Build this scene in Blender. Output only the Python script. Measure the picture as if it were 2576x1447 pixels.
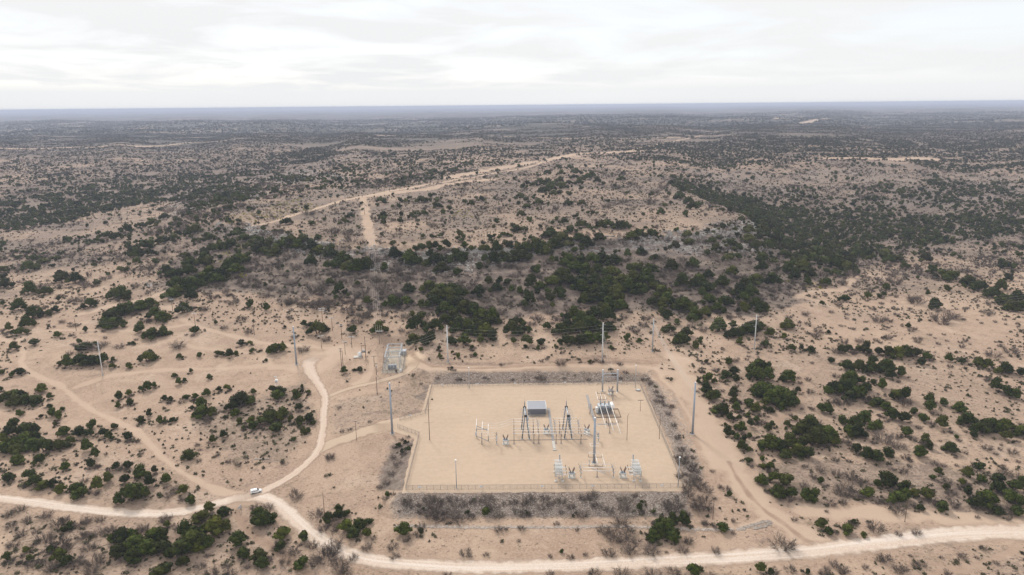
import bpy, bmesh, math, random
import numpy as np
from mathutils import Vector, Matrix

# ------------------------------------------------------------------ clear
for o in list(bpy.data.objects):
    bpy.data.objects.remove(o, do_unlink=True)
SC = bpy.context.scene
COL = SC.collection
random.seed(7)
RNG = np.random.RandomState(11)

# ------------------------------------------------------------------ camera
CAM_H = 162.0
PITCH = math.radians(14.35)
ROLL = math.radians(0.53)
FQ = 1792.0                     # focal length in pixels of a 2576 px wide view
CU, CV = 1288.0, 723.5
cam_d = bpy.data.cameras.new('camera')
cam_d.sensor_width = 36.0
cam_d.lens = FQ / 2576.0 * 36.0
cam_d.clip_start = 1.0
cam_d.clip_end = 120000.0
cam = bpy.data.objects.new('camera', cam_d)
COL.objects.link(cam)
FWD = Vector((0, math.cos(PITCH), -math.sin(PITCH)))
_r0 = Vector((1, 0, 0)); _u0 = Vector((0, math.sin(PITCH), math.cos(PITCH)))
RIGHT = _r0 * math.cos(ROLL) - _u0 * math.sin(ROLL)
UP = _u0 * math.cos(ROLL) + _r0 * math.sin(ROLL)
_m = Matrix((RIGHT, UP, -FWD)).transposed().to_4x4()
_m.translation = Vector((0, 0, CAM_H))
cam.matrix_world = _m
SC.camera = cam

# ------------------------------------------------------------------ sky and sun
SUN_EL = math.radians(39); SUN_AZ = math.radians(-25)    # azimuth from +y towards +x
w = bpy.data.worlds.new('World'); SC.world = w; w.use_nodes = True
nt = w.node_tree; N = nt.nodes; L = nt.links
for n in list(N): N.remove(n)
out = N.new('ShaderNodeOutputWorld'); bg = N.new('ShaderNodeBackground')
sky = N.new('ShaderNodeTexSky'); sky.sky_type = 'NISHITA'; sky.sun_disc = False
sky.sun_elevation = SUN_EL; sky.sun_rotation = SUN_AZ
sky.air_density = 1.0; sky.dust_density = 1.0
bg.inputs['Strength'].default_value = 0.10
tc = N.new('ShaderNodeTexCoord')
sep = N.new('ShaderNodeSeparateXYZ'); L.new(tc.outputs['Generated'], sep.inputs[0])
# flatten the direction on to a cloud layer far above: clouds draw out towards the horizon
zc = N.new('ShaderNodeMath'); zc.operation = 'MAXIMUM'; zc.inputs[1].default_value = 0.0; L.new(sep.outputs['Z'], zc.inputs[0])
za = N.new('ShaderNodeMath'); za.operation = 'ADD'; za.inputs[1].default_value = 0.10; L.new(zc.outputs[0], za.inputs[0])
dx = N.new('ShaderNodeMath'); dx.operation = 'DIVIDE'; L.new(sep.outputs['X'], dx.inputs[0]); L.new(za.outputs[0], dx.inputs[1])
dy = N.new('ShaderNodeMath'); dy.operation = 'DIVIDE'; L.new(sep.outputs['Y'], dy.inputs[0]); L.new(za.outputs[0], dy.inputs[1])
cb = N.new('ShaderNodeCombineXYZ'); L.new(dx.outputs[0], cb.inputs[0]); L.new(dy.outputs[0], cb.inputs[1])
n1 = N.new('ShaderNodeTexNoise'); n1.inputs['Scale'].default_value = 0.8; n1.inputs['Detail'].default_value = 7; n1.inputs['Roughness'].default_value = 0.55
n1.inputs['Distortion'].default_value = 0.4
L.new(cb.outputs[0], n1.inputs['Vector'])
cr = N.new('ShaderNodeValToRGB')
cr.color_ramp.elements[0].position = 0.33; cr.color_ramp.elements[0].color = (0.88, 0.88, 0.88, 1)
cr.color_ramp.elements[1].position = 0.56; cr.color_ramp.elements[1].color = (1, 1, 1, 1)
L.new(n1.outputs['Fac'], cr.inputs['Fac'])
n2 = N.new('ShaderNodeTexNoise'); n2.inputs['Scale'].default_value = 0.16; n2.inputs['Detail'].default_value = 3
L.new(cb.outputs[0], n2.inputs['Vector'])
cr2 = N.new('ShaderNodeValToRGB')   # slow change of cloud brightness
cr2.color_ramp.elements[0].position = 0.3; cr2.color_ramp.elements[0].color = (9.0, 9.06, 9.15, 1)
cr2.color_ramp.elements[1].position = 0.7; cr2.color_ramp.elements[1].color = (9.7, 9.74, 9.75, 1)
L.new(n2.outputs['Fac'], cr2.inputs['Fac'])
# thick low overcast is a little greyer than the thin cloud overhead
hz = N.new('ShaderNodeMapRange'); hz.inputs['From Min'].default_value = 0.0; hz.inputs['From Max'].default_value = 0.2
hz.inputs['To Min'].default_value = 0.945; hz.inputs['To Max'].default_value = 1.0
L.new(zc.outputs[0], hz.inputs['Value'])
ml = N.new('ShaderNodeVectorMath'); ml.operation = 'SCALE'; L.new(cr2.outputs['Color'], ml.inputs[0]); L.new(hz.outputs[0], ml.inputs['Scale'])
mx = N.new('ShaderNodeMix'); mx.data_type = 'RGBA'
# towards the horizon the layer closes up
cl_ = N.new('ShaderNodeMapRange'); cl_.inputs['From Min'].default_value = 0.02; cl_.inputs['From Max'].default_value = 0.16; cl_.inputs['To Min'].default_value = 1.0; cl_.inputs['To Max'].default_value = 0.0
L.new(zc.outputs[0], cl_.inputs['Value'])
mxf = N.new('ShaderNodeMath'); mxf.operation = 'MAXIMUM'; L.new(cr.outputs['Color'], mxf.inputs[0]); L.new(cl_.outputs[0], mxf.inputs[1])
L.new(mxf.outputs[0], mx.inputs['Factor']); skb = N.new('ShaderNodeVectorMath'); skb.operation = 'MULTIPLY'; skb.inputs[1].default_value = (2.25, 2.5, 3.0); L.new(sky.outputs[0], skb.inputs[0]); L.new(skb.outputs[0], mx.inputs['A']); L.new(ml.outputs[0], mx.inputs['B'])
L.new(mx.outputs['Result'], bg.inputs['Color']); L.new(bg.outputs[0], out.inputs[0])

sd = bpy.data.lights.new('sun', 'SUN'); sd.energy = 2.7; sd.angle = math.radians(11); sd.color = (1.0, 0.95, 0.88)
so = bpy.data.objects.new('sun', sd); COL.objects.link(so)
sv = Vector((math.sin(SUN_AZ) * math.cos(SUN_EL), math.cos(SUN_AZ) * math.cos(SUN_EL), math.sin(SUN_EL)))
so.rotation_euler = sv.to_track_quat('Z', 'Y').to_euler(); so.location = (-200, 700, 900)
SC.view_settings.view_transform = 'Standard'; SC.view_settings.look = 'None'
SC.view_settings.exposure = 0.0; SC.view_settings.gamma = 1.0
SC.render.engine = 'CYCLES'

# ------------------------------------------------------------------ picture <-> world geometry
def ray(u, v):
    return FWD * FQ + RIGHT * (u - CU) + UP * (CV - v)
def WZ(u, v, z):
    """point seen at (u,v) on the level z"""
    d = ray(u, v); t = (z - CAM_H) / d.z
    return Vector((d.x * t, d.y * t, z))
_F = np.array(FWD); _R = np.array(RIGHT); _U = np.array(UP)
def proj(x, y, z):
    x = np.asarray(x, float); y = np.asarray(y, float); z = np.asarray(z, float) - CAM_H
    d = x * _F[0] + y * _F[1] + z * _F[2]
    d = np.maximum(d, 1e-3)
    return CU + FQ * (x * _R[0] + y * _R[1] + z * _R[2]) / d, CV - FQ * (x * _U[0] + y * _U[1] + z * _U[2]) / d, d

# ------------------------------------------------------------------ noise in numpy
_perm = np.random.RandomState(5).permutation(65536).astype(np.int64)
def _h(ix, iy, s):
    return _perm[(ix * 7919 + iy * 104729 + s * 1013) & 65535] / 65535.0
def vnoise(x, y, s=0):
    x = np.asarray(x, float); y = np.asarray(y, float)
    ix = np.floor(x).astype(np.int64); iy = np.floor(y).astype(np.int64)
    fx = x - ix; fy = y - iy
    fx = fx * fx * (3 - 2 * fx); fy = fy * fy * (3 - 2 * fy)
    a = _h(ix, iy, s); b = _h(ix + 1, iy, s); c = _h(ix, iy + 1, s); d = _h(ix + 1, iy + 1, s)
    return (a * (1 - fx) + b * fx) * (1 - fy) + (c * (1 - fx) + d * fx) * fy
def fbm(x, y, o=4, s=0):
    r = 0; a = 0.5; t = 0
    for k in range(o):
        r = r + a * vnoise(x * 2 ** k + 17.3 * k, y * 2 ** k - 9.1 * k, s + k); t += a; a *= 0.5
    return r / t
def sstep(a, b, x):
    t = np.clip((x - a) / (b - a), 0, 1); return t * t * (3 - 2 * t)

# ------------------------------------------------------------------ lie of the land: level z at picture points
CTRL = """0,1447,-9 600,1447,-9.5 1200,1447,-7.5 1800,1447,-7 2576,1447,-8 -200,1300,-8 0,1280,-7.5 300,1290,-7.8 640,1240,-6.5 700,1330,-7.5
1000,1330,-5 1300,1330,-4.8 1700,1330,-4.6 1930,1310,-4.6 2250,1330,-5.5 2576,1330,-6.5 0,1100,-4.5 300,1150,-5 600,1150,-4.5 800,1120,-3 880,1100,-1.6
960,1075,-0.2 1000,1170,-3.5 950,1000,1.5 820,1000,0 1030,990,3 600,1000,-1 300,1000,-2.5 0,950,-2.5 -250,900,-3 780,920,3.5 1060,940,4.4 1300,928,4.6 1600,926,4.6
1700,1010,2.5 1770,1120,-0.8 1850,1200,-3.2 1780,1240,-4 2000,1100,-2.6 2300,1050,-2.2 2576,1100,-3.6 2850,1000,-3 2150,1230,-4.6 2500,1230,-5.4
1000,900,6 1120,905,6 1500,905,6.4 1700,900,5.5 1900,880,4.2 2200,890,1.5 2576,900,-0.5 500,900,1.5 250,900,0.2 0,850,0 740,900,4.2 700,850,6.5
400,800,4.5 150,780,3 -200,760,2 950,850,8.6 1300,852,9.4 1650,830,8.4 1900,830,6 2150,800,4 2400,820,1.5 2700,800,0.5 600,780,11 800,800,11
450,745,11.5 380,745,9 300,700,10 0,700,6 550,720,17 650,690,22 750,720,20 700,650,31 800,680,29.5 900,720,24 1000,760,18 1200,800,12.5 1500,760,16 1300,760,17.5
1750,760,12 1950,760,7.5 2150,700,6.5 2300,700,4.2 2576,700,3
1300,700,27 1100,700,28 1500,700,24.5 1700,700,21 1850,700,16 1300,660,34 1100,665,34 1500,650,33.5 1700,645,31.5 1850,640,29 950,660,34.5 850,655,33 1950,640,22 2060,650,13 2140,655,7
1300,625,41 1100,632,41 1200,630,41 950,628,41.5 860,612,42 750,592,43 640,572,43.5 540,550,43.5 1400,615,42 1500,602,43 1600,592,43.5 1700,585,43.5 1800,575,43 1900,566,42
1880,545,42.5 1820,515,43.5 1750,492,43.5 1690,470,44 1620,455,44.5 1560,435,45 700,545,45 900,560,44.5 1100,550,45 1300,540,45 1500,530,45 1700,530,44.5 900,490,46 1100,470,46.5 1300,430,47 1500,400,47.5
600,520,44 560,510,42.5 500,590,33 420,620,24 330,640,17.5 480,520,35 560,480,36 640,470,37 420,540,24 300,560,17 200,600,13 100,620,10.5 0,620,9 -250,620,8
0,570,9 150,550,11.5 300,515,13.5 450,490,16 560,460,20 650,440,23 720,410,28 820,385,34 640,500,42 760,470,43 850,430,44 950,400,46
0,520,14 200,490,15 300,455,19 420,440,22 550,415,27 100,450,24 0,440,27 200,430,28 0,400,34 300,395,35 600,385,38 0,372,38 300,365,40 700,360,44 0,352,40 300,345,43 600,338,46 900,330,49 -250,360,37
1200,360,49 1200,332,50.5 1500,350,49.5 1700,335,50 1500,325,50.5 1850,320,50 2100,315,48 2576,310,46
1700,400,46 1900,380,46 2200,370,45 2576,360,44 1900,430,38 2100,425,40 2300,410,40 2576,410,38 2800,400,38 2300,450,33 2576,450,26
1760,470,32 1800,485,26 1850,500,20 1850,465,32 2000,470,32 2150,480,30 2300,490,25 2500,500,17 2576,500,15
1950,535,12.5 2080,560,8.5 2200,590,5 2300,580,4.5 2450,565,5.5 2576,555,6.5 2800,560,5 2000,510,22 2200,530,16 2350,535,11 1960,590,16 2050,600,11 2150,620,6 2300,630,5.5 2450,620,5.5 2576,600,6 2700,640,4 2400,680,4
0,338,6 300,332,5 600,326,4 900,322,6 1200,322,10 -250,345,6 0,310,8 300,305,4 600,300,8 900,300,4 1200,300,10 1500,305,22 1800,300,25 2200,300,22 2576,300,25
0,290,12 600,285,14 1200,282,16 1800,280,20 2576,275,20 300,281,20 1500,271,24 2250,272,24 2800,296,20"""
_c = [tuple(map(float, s.split(','))) for s in CTRL.split()]
_cw = [WZ(*c) for c in _c]
def _ac(x, y):
    y = np.maximum(y, 60.0)
    return np.asarray(x) / y, 162.0 / y
_ca = np.array([p.x / p.y for p in _cw]); _cc = np.array([162.0 / p.y for p in _cw]); _cz = np.array([p.z for p in _cw])
_SM = 0.012
def _ker(da, dc): return -np.sqrt(da * da + dc * dc + _SM * _SM)
_n = len(_ca)
_A = np.zeros((_n + 3, _n + 3))
_A[:_n, :_n] = _ker(_ca[:, None] - _ca[None], _cc[:, None] - _cc[None]) + np.eye(_n) * 0.006
_A[:_n, _n] = 1; _A[:_n, _n + 1] = _ca; _A[:_n, _n + 2] = _cc
_A[_n:, :_n] = _A[:_n, _n:].T
_w = np.linalg.solve(_A, np.concatenate([_cz, [0, 0, 0]]))
def base_z(x, y):
    a, c = _ac(x, y)
    sh = a.shape; a = a.ravel(); c = c.ravel()
    a2 = np.clip(a, -1.0, 1.0); c2 = np.clip(c, 0.008, 0.78)
    r = np.zeros(len(a2))
    for k in range(0, len(a2), 40000):
        s = slice(k, k + 40000)
        r[s] = _ker(a2[s, None] - _ca[None], c2[s, None] - _cc[None]) @ _w[:_n] + _w[_n] + _w[_n + 1] * a2[s] + _w[_n + 2] * c2[s]
    return r.reshape(sh)

# polygons and lines in the ground plane
def seg_dist(x, y, pts, closed=False):
    best = np.full(np.shape(x), 1e18)
    n = len(pts)
    for i in range(n if closed else n - 1):
        ax, ay = pts[i][0], pts[i][1]; bx, by = pts[(i + 1) % n][0], pts[(i + 1) % n][1]
        dx, dy = bx - ax, by - ay; l2 = dx * dx + dy * dy + 1e-9
        t = np.clip(((x - ax) * dx + (y - ay) * dy) / l2, 0, 1)
        best = np.minimum(best, (x - ax - t * dx) ** 2 + (y - ay - t * dy) ** 2)
    return np.sqrt(best)
def inside(x, y, pts):
    r = np.zeros(np.shape(x), bool); n = len(pts)
    for i in range(n):
        x1, y1 = pts[i][0], pts[i][1]; x2, y2 = pts[(i + 1) % n][0], pts[(i + 1) % n][1]
        if y1 == y2: continue
        c = ((y1 > y) != (y2 > y)) & (x < (x2 - x1) * (y - y1) / (y2 - y1) + x1)
        r ^= c
    return r
def sdist(x, y, pts):
    d = seg_dist(x, y, pts, True)
    return np.where(inside(x, y, pts), -d, d)

# the fence line round the yard, in picture points on level 0
FENCE_Q = [(1021, 1233), (1721, 1228), (1608, 965), (1087, 973), (1070, 1041), (1006, 1058), (990, 1061)]
FENCE_Q2 = [(988, 1077), (1006, 1079), (1055, 1097), (1021, 1233)]
XL = WZ(1021, 1233, 0).x; XR = WZ(1721, 1228, 0).x
PADPOLY = [(p.x, p.y) for p in [WZ(u, v, 0) for u, v in
           [(1011, 1241), (1733, 1236), (1613, 961), (1081, 968), (1060, 1038), (1000, 1052), (960, 1060), (925, 1075), (940, 1094), (985, 1083), (1042, 1103)]]]
SUB_Q = [(955, 944), (1024, 944), (1030, 872), (975, 872)]
_sz = 4.6
SUBPOLY = [(p.x, p.y) for p in [WZ(u, v, _sz) for u, v in SUB_Q]]
def ground(x, y):
    x = np.asarray(x, float); y = np.asarray(y, float)
    z = base_z(x, y)
    far = sstep(1200, 5000, y)
    z = z + (fbm(x / 60, y / 60, 4, 3) - 0.5) * (1.6 + 3 * sstep(500, 1500, y)) * sstep(20, 90, np.abs(sdist(x, y, PADPOLY)))
    z = z + far * (fbm(x / 900 + y / 2600, y / 1500, 5, 9) - 0.5) * 70 * sstep(2200, 5000, y)
    # limestone ledges on the flank of the mesa
    # the mesa's rim: a short cliff just below the flat top
    t_ = np.clip((z - 27.) / 15.5, 0, 1); g_ = np.where(t_ < .72, t_ * .80, .576 + (t_ - .72) / .28 * .424)
    g_ = .5 * g_ + .5 * (t_ * .62 + .38 * sstep(.70, .95, t_))
    z = np.where(t_ < 1, (27. + 15.5 * g_) * (t_ > 0) + z * (t_ <= 0), z) * (1 - sstep(800, 1300, y)) + z * sstep(800, 1300, y)
    lw = sstep(13, 20, z) * (1 - sstep(42, 46, z)) * (1 - sstep(800, 1400, y))
    ph = z / 3.4 + fbm(x / 70, y / 70, 2, 21) * 0.8
    st = np.floor(ph) + sstep(0.55, 0.95, ph - np.floor(ph))
    z = z + lw * (st - ph) * 2.9
    d = sdist(x, y, PADPOLY)
    z = np.where(d < 0, 0.0, z * sstep(0, 1, np.clip(d / 12.0, 0, 1)) if False else z * np.clip(d / 12.0, 0, 1))
    d2 = sdist(x, y, SUBPOLY)
    k = np.clip(d2 / 7.0, 0, 1); k = np.where(d2 < 0, 0, k)
    return _sz * (1 - k) + z * k
def gz(x, y):
    return float(ground(np.array([x]), np.array([y]))[0])
def W_many(us, vs):
    """first ground point seen at each (u,v)"""
    us = np.asarray(us, float); vs = np.asarray(vs, float)
    d = _F[None] * FQ + _R[None] * (us - CU)[:, None] + _U[None] * (CV - vs)[:, None]
    d = d / d[:, 1:2]                        # per metre of y
    ys = np.concatenate([np.linspace(150, 900, 260), np.geomspace(903, 30000, 330)])
    X = d[:, 0:1] * ys[None]; Z = CAM_H + d[:, 2:3] * ys[None]
    G = ground(X, np.broadcast_to(ys[None], X.shape))
    below = Z < G
    idx = np.argmax(below, axis=1); idx = np.where(below.any(axis=1), idx, len(ys) - 1); idx = np.maximum(idx, 1)
    r = np.arange(len(us))
    f0 = (Z - G)[r, idx - 1]; f1 = (Z - G)[r, idx]
    lo = ys[idx - 1].copy(); hi = ys[idx].copy()
    for _ in range(7):
        t = np.clip(f0 / (f0 - f1 + 1e-9), 0.02, 0.98); y = lo + (hi - lo) * t
        f = CAM_H + d[:, 2] * y - ground(d[:, 0] * y, y)
        up = f > 0
        lo = np.where(up, y, lo); f0 = np.where(up, f, f0); hi = np.where(up, hi, y); f1 = np.where(up, f1, f)
    return np.stack([d[:, 0] * y, y, ground(d[:, 0] * y, y)], 1)
def W(u, v):
    return Vector(W_many([u], [v])[0])
def WL(pts):
    return W_many([p[0] for p in pts], [p[1] for p in pts])
def top_z(base, v):
    """level of the point straight above base that is seen on picture row v"""
    lo, hi = base.z, base.z + 80
    for _ in range(40):
        m = (lo + hi) / 2
        if proj(base.x, base.y, m)[1] > v: lo = m
        else: hi = m
    return (lo + hi) / 2

# ------------------------------------------------------------------ tagging
def tag(o, label=None, cat=None, group=None, kind=None):
    if label: o['label'] = label
    if cat: o['category'] = cat
    if group: o['group'] = group
    if kind: o['kind'] = kind
    return o
def empty(name, loc, label, cat, group=None, rz=0):
    o = bpy.data.objects.new(name, None); COL.objects.link(o)
    o.location = loc; o.rotation_euler = (0, 0, rz); o.empty_display_size = 0.5
    return tag(o, label, cat, group)
def copy_tree(o, parent=None):
    c = o.copy(); COL.objects.link(c)
    c.parent = parent
    for ch in o.children: copy_tree(ch, c)
    return c

# ------------------------------------------------------------------ mesh builder
class MB:
    def __init__(s): s.v = []; s.f = []; s.sm = []
    def box(s, c, d, rz=0.0):
        x, y, z = c; a, b, h = d[0] / 2, d[1] / 2, d[2] / 2
        cs, sn = math.cos(rz), math.sin(rz); i = len(s.v)
        for k in (-1, 1):
            for (p, q) in ((-1, -1), (1, -1), (1, 1), (-1, 1)):
                px, py = p * a, q * b
                s.v.append((x + px * cs - py * sn, y + px * sn + py * cs, z + k * h))
        for f in ((0, 3, 2, 1), (4, 5, 6, 7), (0, 1, 5, 4), (1, 2, 6, 5), (2, 3, 7, 6), (3, 0, 4, 7)):
            s.f.append(tuple(i + j for j in f)); s.sm.append(False)
        return s
    def tube(s, p, q, r0, r1=None, n=8, cap=True):
        r1 = r0 if r1 is None else r1
        p = Vector(p); q = Vector(q); ax = (q - p)
        if ax.length < 1e-6: return s
        ax.normalize()
        t = Vector((0, 0, 1)) if abs(ax.z) < 0.9 else Vector((1, 0, 0))
        a = ax.cross(t).normalized(); b = ax.cross(a)
        i = len(s.v)
        for c, r in ((p, r0), (q, r1)):
            for k in range(n):
                an = 2 * math.pi * k / n
                s.v.append(tuple(c + a * (math.cos(an) * r) + b * (math.sin(an) * r)))
        for k in range(n):
            s.f.append((i + k, i + n + k, i + n + (k + 1) % n, i + (k + 1) % n)); s.sm.append(n > 5)
        if cap:
            s.f.append(tuple(i + k for k in range(n))); s.sm.append(False)
            s.f.append(tuple(i + n + k for k in reversed(range(n)))); s.sm.append(False)
        return s
    def beam(s, p, q, w, h=None):
        """square bar"""
        p = Vector(p); q = Vector(q); h = h or w; ax = (q - p).normalized()
        t = Vector((0, 0, 1)) if abs(ax.z) < 0.95 else Vector((0, 1, 0))
        a = ax.cross(t).normalized() * w / 2; b = ax.cross(a).normalized() * h / 2; i = len(s.v)
        for c in (p, q):
            for (m, n) in ((-1, -1), (1, -1), (1, 1), (-1, 1)): s.v.append(tuple(c + a * m + b * n))
        for f in ((0, 3, 2, 1), (4, 5, 6, 7), (0, 1, 5, 4), (1, 2, 6, 5), (2, 3, 7, 6), (3, 0, 4, 7)):
            s.f.append(tuple(i + j for j in f)); s.sm.append(False)
        return s
    def ins(s, p, q, r=0.11, sheds=5):
        """ribbed post insulator"""
        p = Vector(p); q = Vector(q); d = (q - p)
        s.tube(p, q, r * 0.55, r * 0.45, 6)
        for k in range(sheds):
            a = p + d * ((k + 0.5) / sheds)
            s.tube(a - d.normalized() * 0.04, a + d.normalized() * 0.04, r * 1.25, r * 0.8, 7)
        return s
    def prism(s, prof, y0, y1, axis='y'):
        """profile [(a,z)] pushed along y"""
        i = len(s.v); n = len(prof)
        for yy in (y0, y1):
            for (a, z) in prof: s.v.append((a, yy, z))
        s.f.append(tuple(i + k for k in range(n))); s.sm.append(False)
        s.f.append(tuple(i + n + k for k in reversed(range(n)))); s.sm.append(False)
        for k in range(n):
            s.f.append((i + k, i + n + k, i + n + (k + 1) % n, i + (k + 1) % n)); s.sm.append(False)
        return s
    def mesh(s, name, mat):
        me = bpy.data.meshes.new(name); me.from_pydata(s.v, [], s.f); me.update()
        me.polygons.foreach_set('use_smooth', s.sm)
        if mat: me.materials.append(mat)
        return me
    def build(s, name, mat, parent=None, bevel=0):
        o = bpy.data.objects.new(name, s.mesh(name, mat)); COL.objects.link(o)
        if parent: o.parent = parent
        if bevel:
            m = o.modifiers.new('bevel', 'BEVEL'); m.width = bevel; m.segments = 2; m.limit_method = 'ANGLE'
        return o

# ------------------------------------------------------------------ materials
def new_mat(name):
    m = bpy.data.materials.new(name); m.use_nodes = True
    t = m.node_tree; t.nodes.clear()
    o = t.nodes.new('ShaderNodeOutputMaterial'); b = t.nodes.new('ShaderNodeBsdfPrincipled')
    t.links.new(b.outputs[0], o.inputs[0])
    return m, t, b, o
def simple(name, col, rough=0.6, metal=0.0, var=0.12, scale=1.5, spec=0.4, rnd=0.0):
    """painted or worn surface: base colour broken by two scales of noise"""
    m, t, b, o = new_mat(name)
    c = t.nodes.new('ShaderNodeTexCoord')
    n = t.nodes.new('ShaderNodeTexNoise'); n.inputs['Scale'].default_value = scale; n.inputs['Detail'].default_value = 6
    t.links.new(c.outputs['Object'], n.inputs['Vector'])
    r = t.nodes.new('ShaderNodeMapRange'); r.inputs['From Min'].default_value = 0.3; r.inputs['From Max'].default_value = 0.7
    r.inputs['To Min'].default_value = 1 - var; r.inputs['To Max'].default_value = 1 + var
    t.links.new(n.outputs['Fac'], r.inputs['Value'])
    s = t.nodes.new('ShaderNodeVectorMath'); s.operation = 'SCALE'; s.inputs[0].default_value = col
    if rnd:
        oi = t.nodes.new('ShaderNodeObjectInfo')
        r2 = t.nodes.new('ShaderNodeMapRange'); r2.inputs['To Min'].default_value = 1 - rnd; r2.inputs['To Max'].default_value = 1 + rnd
        t.links.new(oi.outputs['Random'], r2.inputs['Value'])
        mu = t.nodes.new('ShaderNodeMath'); mu.operation = 'MULTIPLY'; t.links.new(r.outputs[0], mu.inputs[0]); t.links.new(r2.outputs[0], mu.inputs[1])
        t.links.new(mu.outputs[0], s.inputs['Scale'])
    else: t.links.new(r.outputs[0], s.inputs['Scale'])
    t.links.new(s.outputs[0], b.inputs['Base Color'])
    b.inputs['Roughness'].default_value = rough; b.inputs['Metallic'].default_value = metal
    b.inputs['Specular IOR Level'].default_value = spec
    return m
M = {}
M['galv'] = simple('galvanised_steel', (0.40, 0.43, 0.46), 0.45, 0.35)
M['galv_dark'] = simple('weathered_steel_grey', (0.21, 0.23, 0.26), 0.5, 0.3)
M['pole_blue'] = simple('blue_grey_steel', (0.33, 0.38, 0.44), 0.45, 0.25, 0.08, 0.8)
M['pole_white'] = simple('pale_concrete_pole', (0.68, 0.69, 0.69), 0.55, 0.0, 0.06)
M['pole_grey'] = simple('grey_steel_pole', (0.42, 0.45, 0.47), 0.5, 0.2, 0.08)
M['wood'] = simple('creosoted_wood', (0.095, 0.06, 0.04), 0.9, 0, 0.25, 3)
M['wood_grey'] = simple('weathered_wood', (0.24, 0.19, 0.15), 0.9, 0, 0.2, 3)
M['arm'] = simple('pale_crossarm', (0.74, 0.76, 0.76), 0.7, 0, 0.1)
M['bus'] = simple('aluminium_bus_pipe', (0.86, 0.83, 0.79), 0.35, 0.15, 0.05)
M['bus_post'] = simple('bus_post_steel', (0.20, 0.16, 0.14), 0.6, 0.2, 0.15)
M['ins'] = simple('grey_brown_porcelain', (0.16, 0.09, 0.065), 0.25, 0, 0.1, 2, 0.6)
M['ins_grey'] = simple('grey_porcelain', (0.45, 0.47, 0.49), 0.3, 0, 0.1, 2, 0.6)
M['tx'] = simple('transformer_grey_paint', (0.52, 0.55, 0.58), 0.45, 0, 0.1)
M['tx_dark'] = simple('radiator_grey_paint', (0.34, 0.37, 0.40), 0.5, 0, 0.1)
M['white'] = simple('white_paint', (0.82, 0.82, 0.80), 0.4, 0, 0.04)
M['cream'] = simple('cream_paint', (0.62, 0.58, 0.49), 0.5, 0, 0.08)
M['concrete'] = simple('pale_concrete', (0.56, 0.53, 0.48), 0.9, 0, 0.12, 1.2)
M['concrete_grey'] = simple('grey_concrete', (0.33, 0.31, 0.30), 0.9, 0, 0.14, 1.2)
M['rust'] = simple('rusty_curb', (0.20, 0.145, 0.11), 0.9, 0, 0.2, 2)
M['wall'] = simple('grey_metal_siding', (0.17, 0.18, 0.21), 0.5, 0.1, 0.06)
M['roof'] = simple('light_grey_metal_roof', (0.33, 0.34, 0.37), 0.45, 0.2, 0.06)
M['wire'] = simple('aluminium_conductor', (0.52, 0.48, 0.44), 0.5, 0.3, 0.05)
M['black'] = simple('black_rubber', (0.02, 0.02, 0.02), 0.8, 0, 0.2)
M['glass'] = simple('dark_glass', (0.015, 0.016, 0.02), 0.08, 0, 0.1, 1, 0.8)
M['car'] = simple('white_car_paint', (0.84, 0.85, 0.86), 0.2, 0, 0.02, 1, 0.6)
M['rim'] = simple('alloy_rim', (0.35, 0.35, 0.36), 0.35, 0.6)
M['red'] = simple('red_lamp', (0.35, 0.02, 0.015), 0.3, 0, 0.1)
M['rock'] = simple('pale_limestone', (0.45, 0.38, 0.325), 0.95, 0, 0.2, 0.8, 0.1, 0.25)
M['sign'] = simple('sign_sheet', (0.78, 0.80, 0.80), 0.5, 0, 0.05)
M['sign_blue'] = simple('faded_blue_print', (0.30, 0.40, 0.52), 0.5, 0, 0.05)
M['trunk'] = simple('grey_bark', (0.13, 0.105, 0.085), 0.95, 0, 0.2, 3)

# chain link: diamond holes cut by a woven pattern
def chain_mat():
    m, t, b, o = new_mat('chain_link')
    b.inputs['Base Color'].default_value = (0.13, 0.14, 0.165, 1); b.inputs['Roughness'].default_value = 0.6
    tr = t.nodes.new('ShaderNodeBsdfTransparent'); mix = t.nodes.new('ShaderNodeMixShader')
    tcn = t.nodes.new('ShaderNodeTexCoord')
    sp = t.nodes.new('ShaderNodeSeparateXYZ'); t.links.new(tcn.outputs['UV'], sp.inputs[0])
    def m2(op, a, bb):
        n = t.nodes.new('ShaderNodeMath'); n.operation = op
        for k, q in enumerate((a, bb)):
            if q is None: continue
            if isinstance(q, (int, float)): n.inputs[k].default_value = q
            else: t.links.new(q, n.inputs[k])
        return n.outputs[0]
    s1 = m2('ADD', sp.outputs[0], sp.outputs[1]); s2 = m2('SUBTRACT', sp.outputs[0], sp.outputs[1])
    f = []
    for s in (s1, s2):
        a = m2('MULTIPLY', s, 1 / 0.14); a = m2('FRACT', a, None); f.append(m2('LESS_THAN', a, 0.10))
    mk = m2('MAXIMUM', f[0], f[1])
    t.links.new(mk, mix.inputs[0]); t.links.new(tr.outputs[0], mix.inputs[1]); t.links.new(b.outputs[0], mix.inputs[2])
    t.links.new(mix.outputs[0], o.inputs[0])
    return m
M['chain'] = chain_mat()
# ------------------------------------------------------------------ ground cover masks (by place on the ground)
def lin(s): return [tuple(map(float, p.split(','))) for p in s.split()]
def off(pts, ox, oy, s): return [(ox + x * s, oy + y * s) for x, y in pts]
BL = (0, 1006.2, .3418); BR = (1698, 1006.2, .3408); MR = (1698, 628.9, .3408); MC = (880.5, 628.9, .3418); ML = (0, 628.9, .3418)
def Lr(s, reg=None):
    p = lin(s)
    return off(p, *reg) if reg else p
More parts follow.
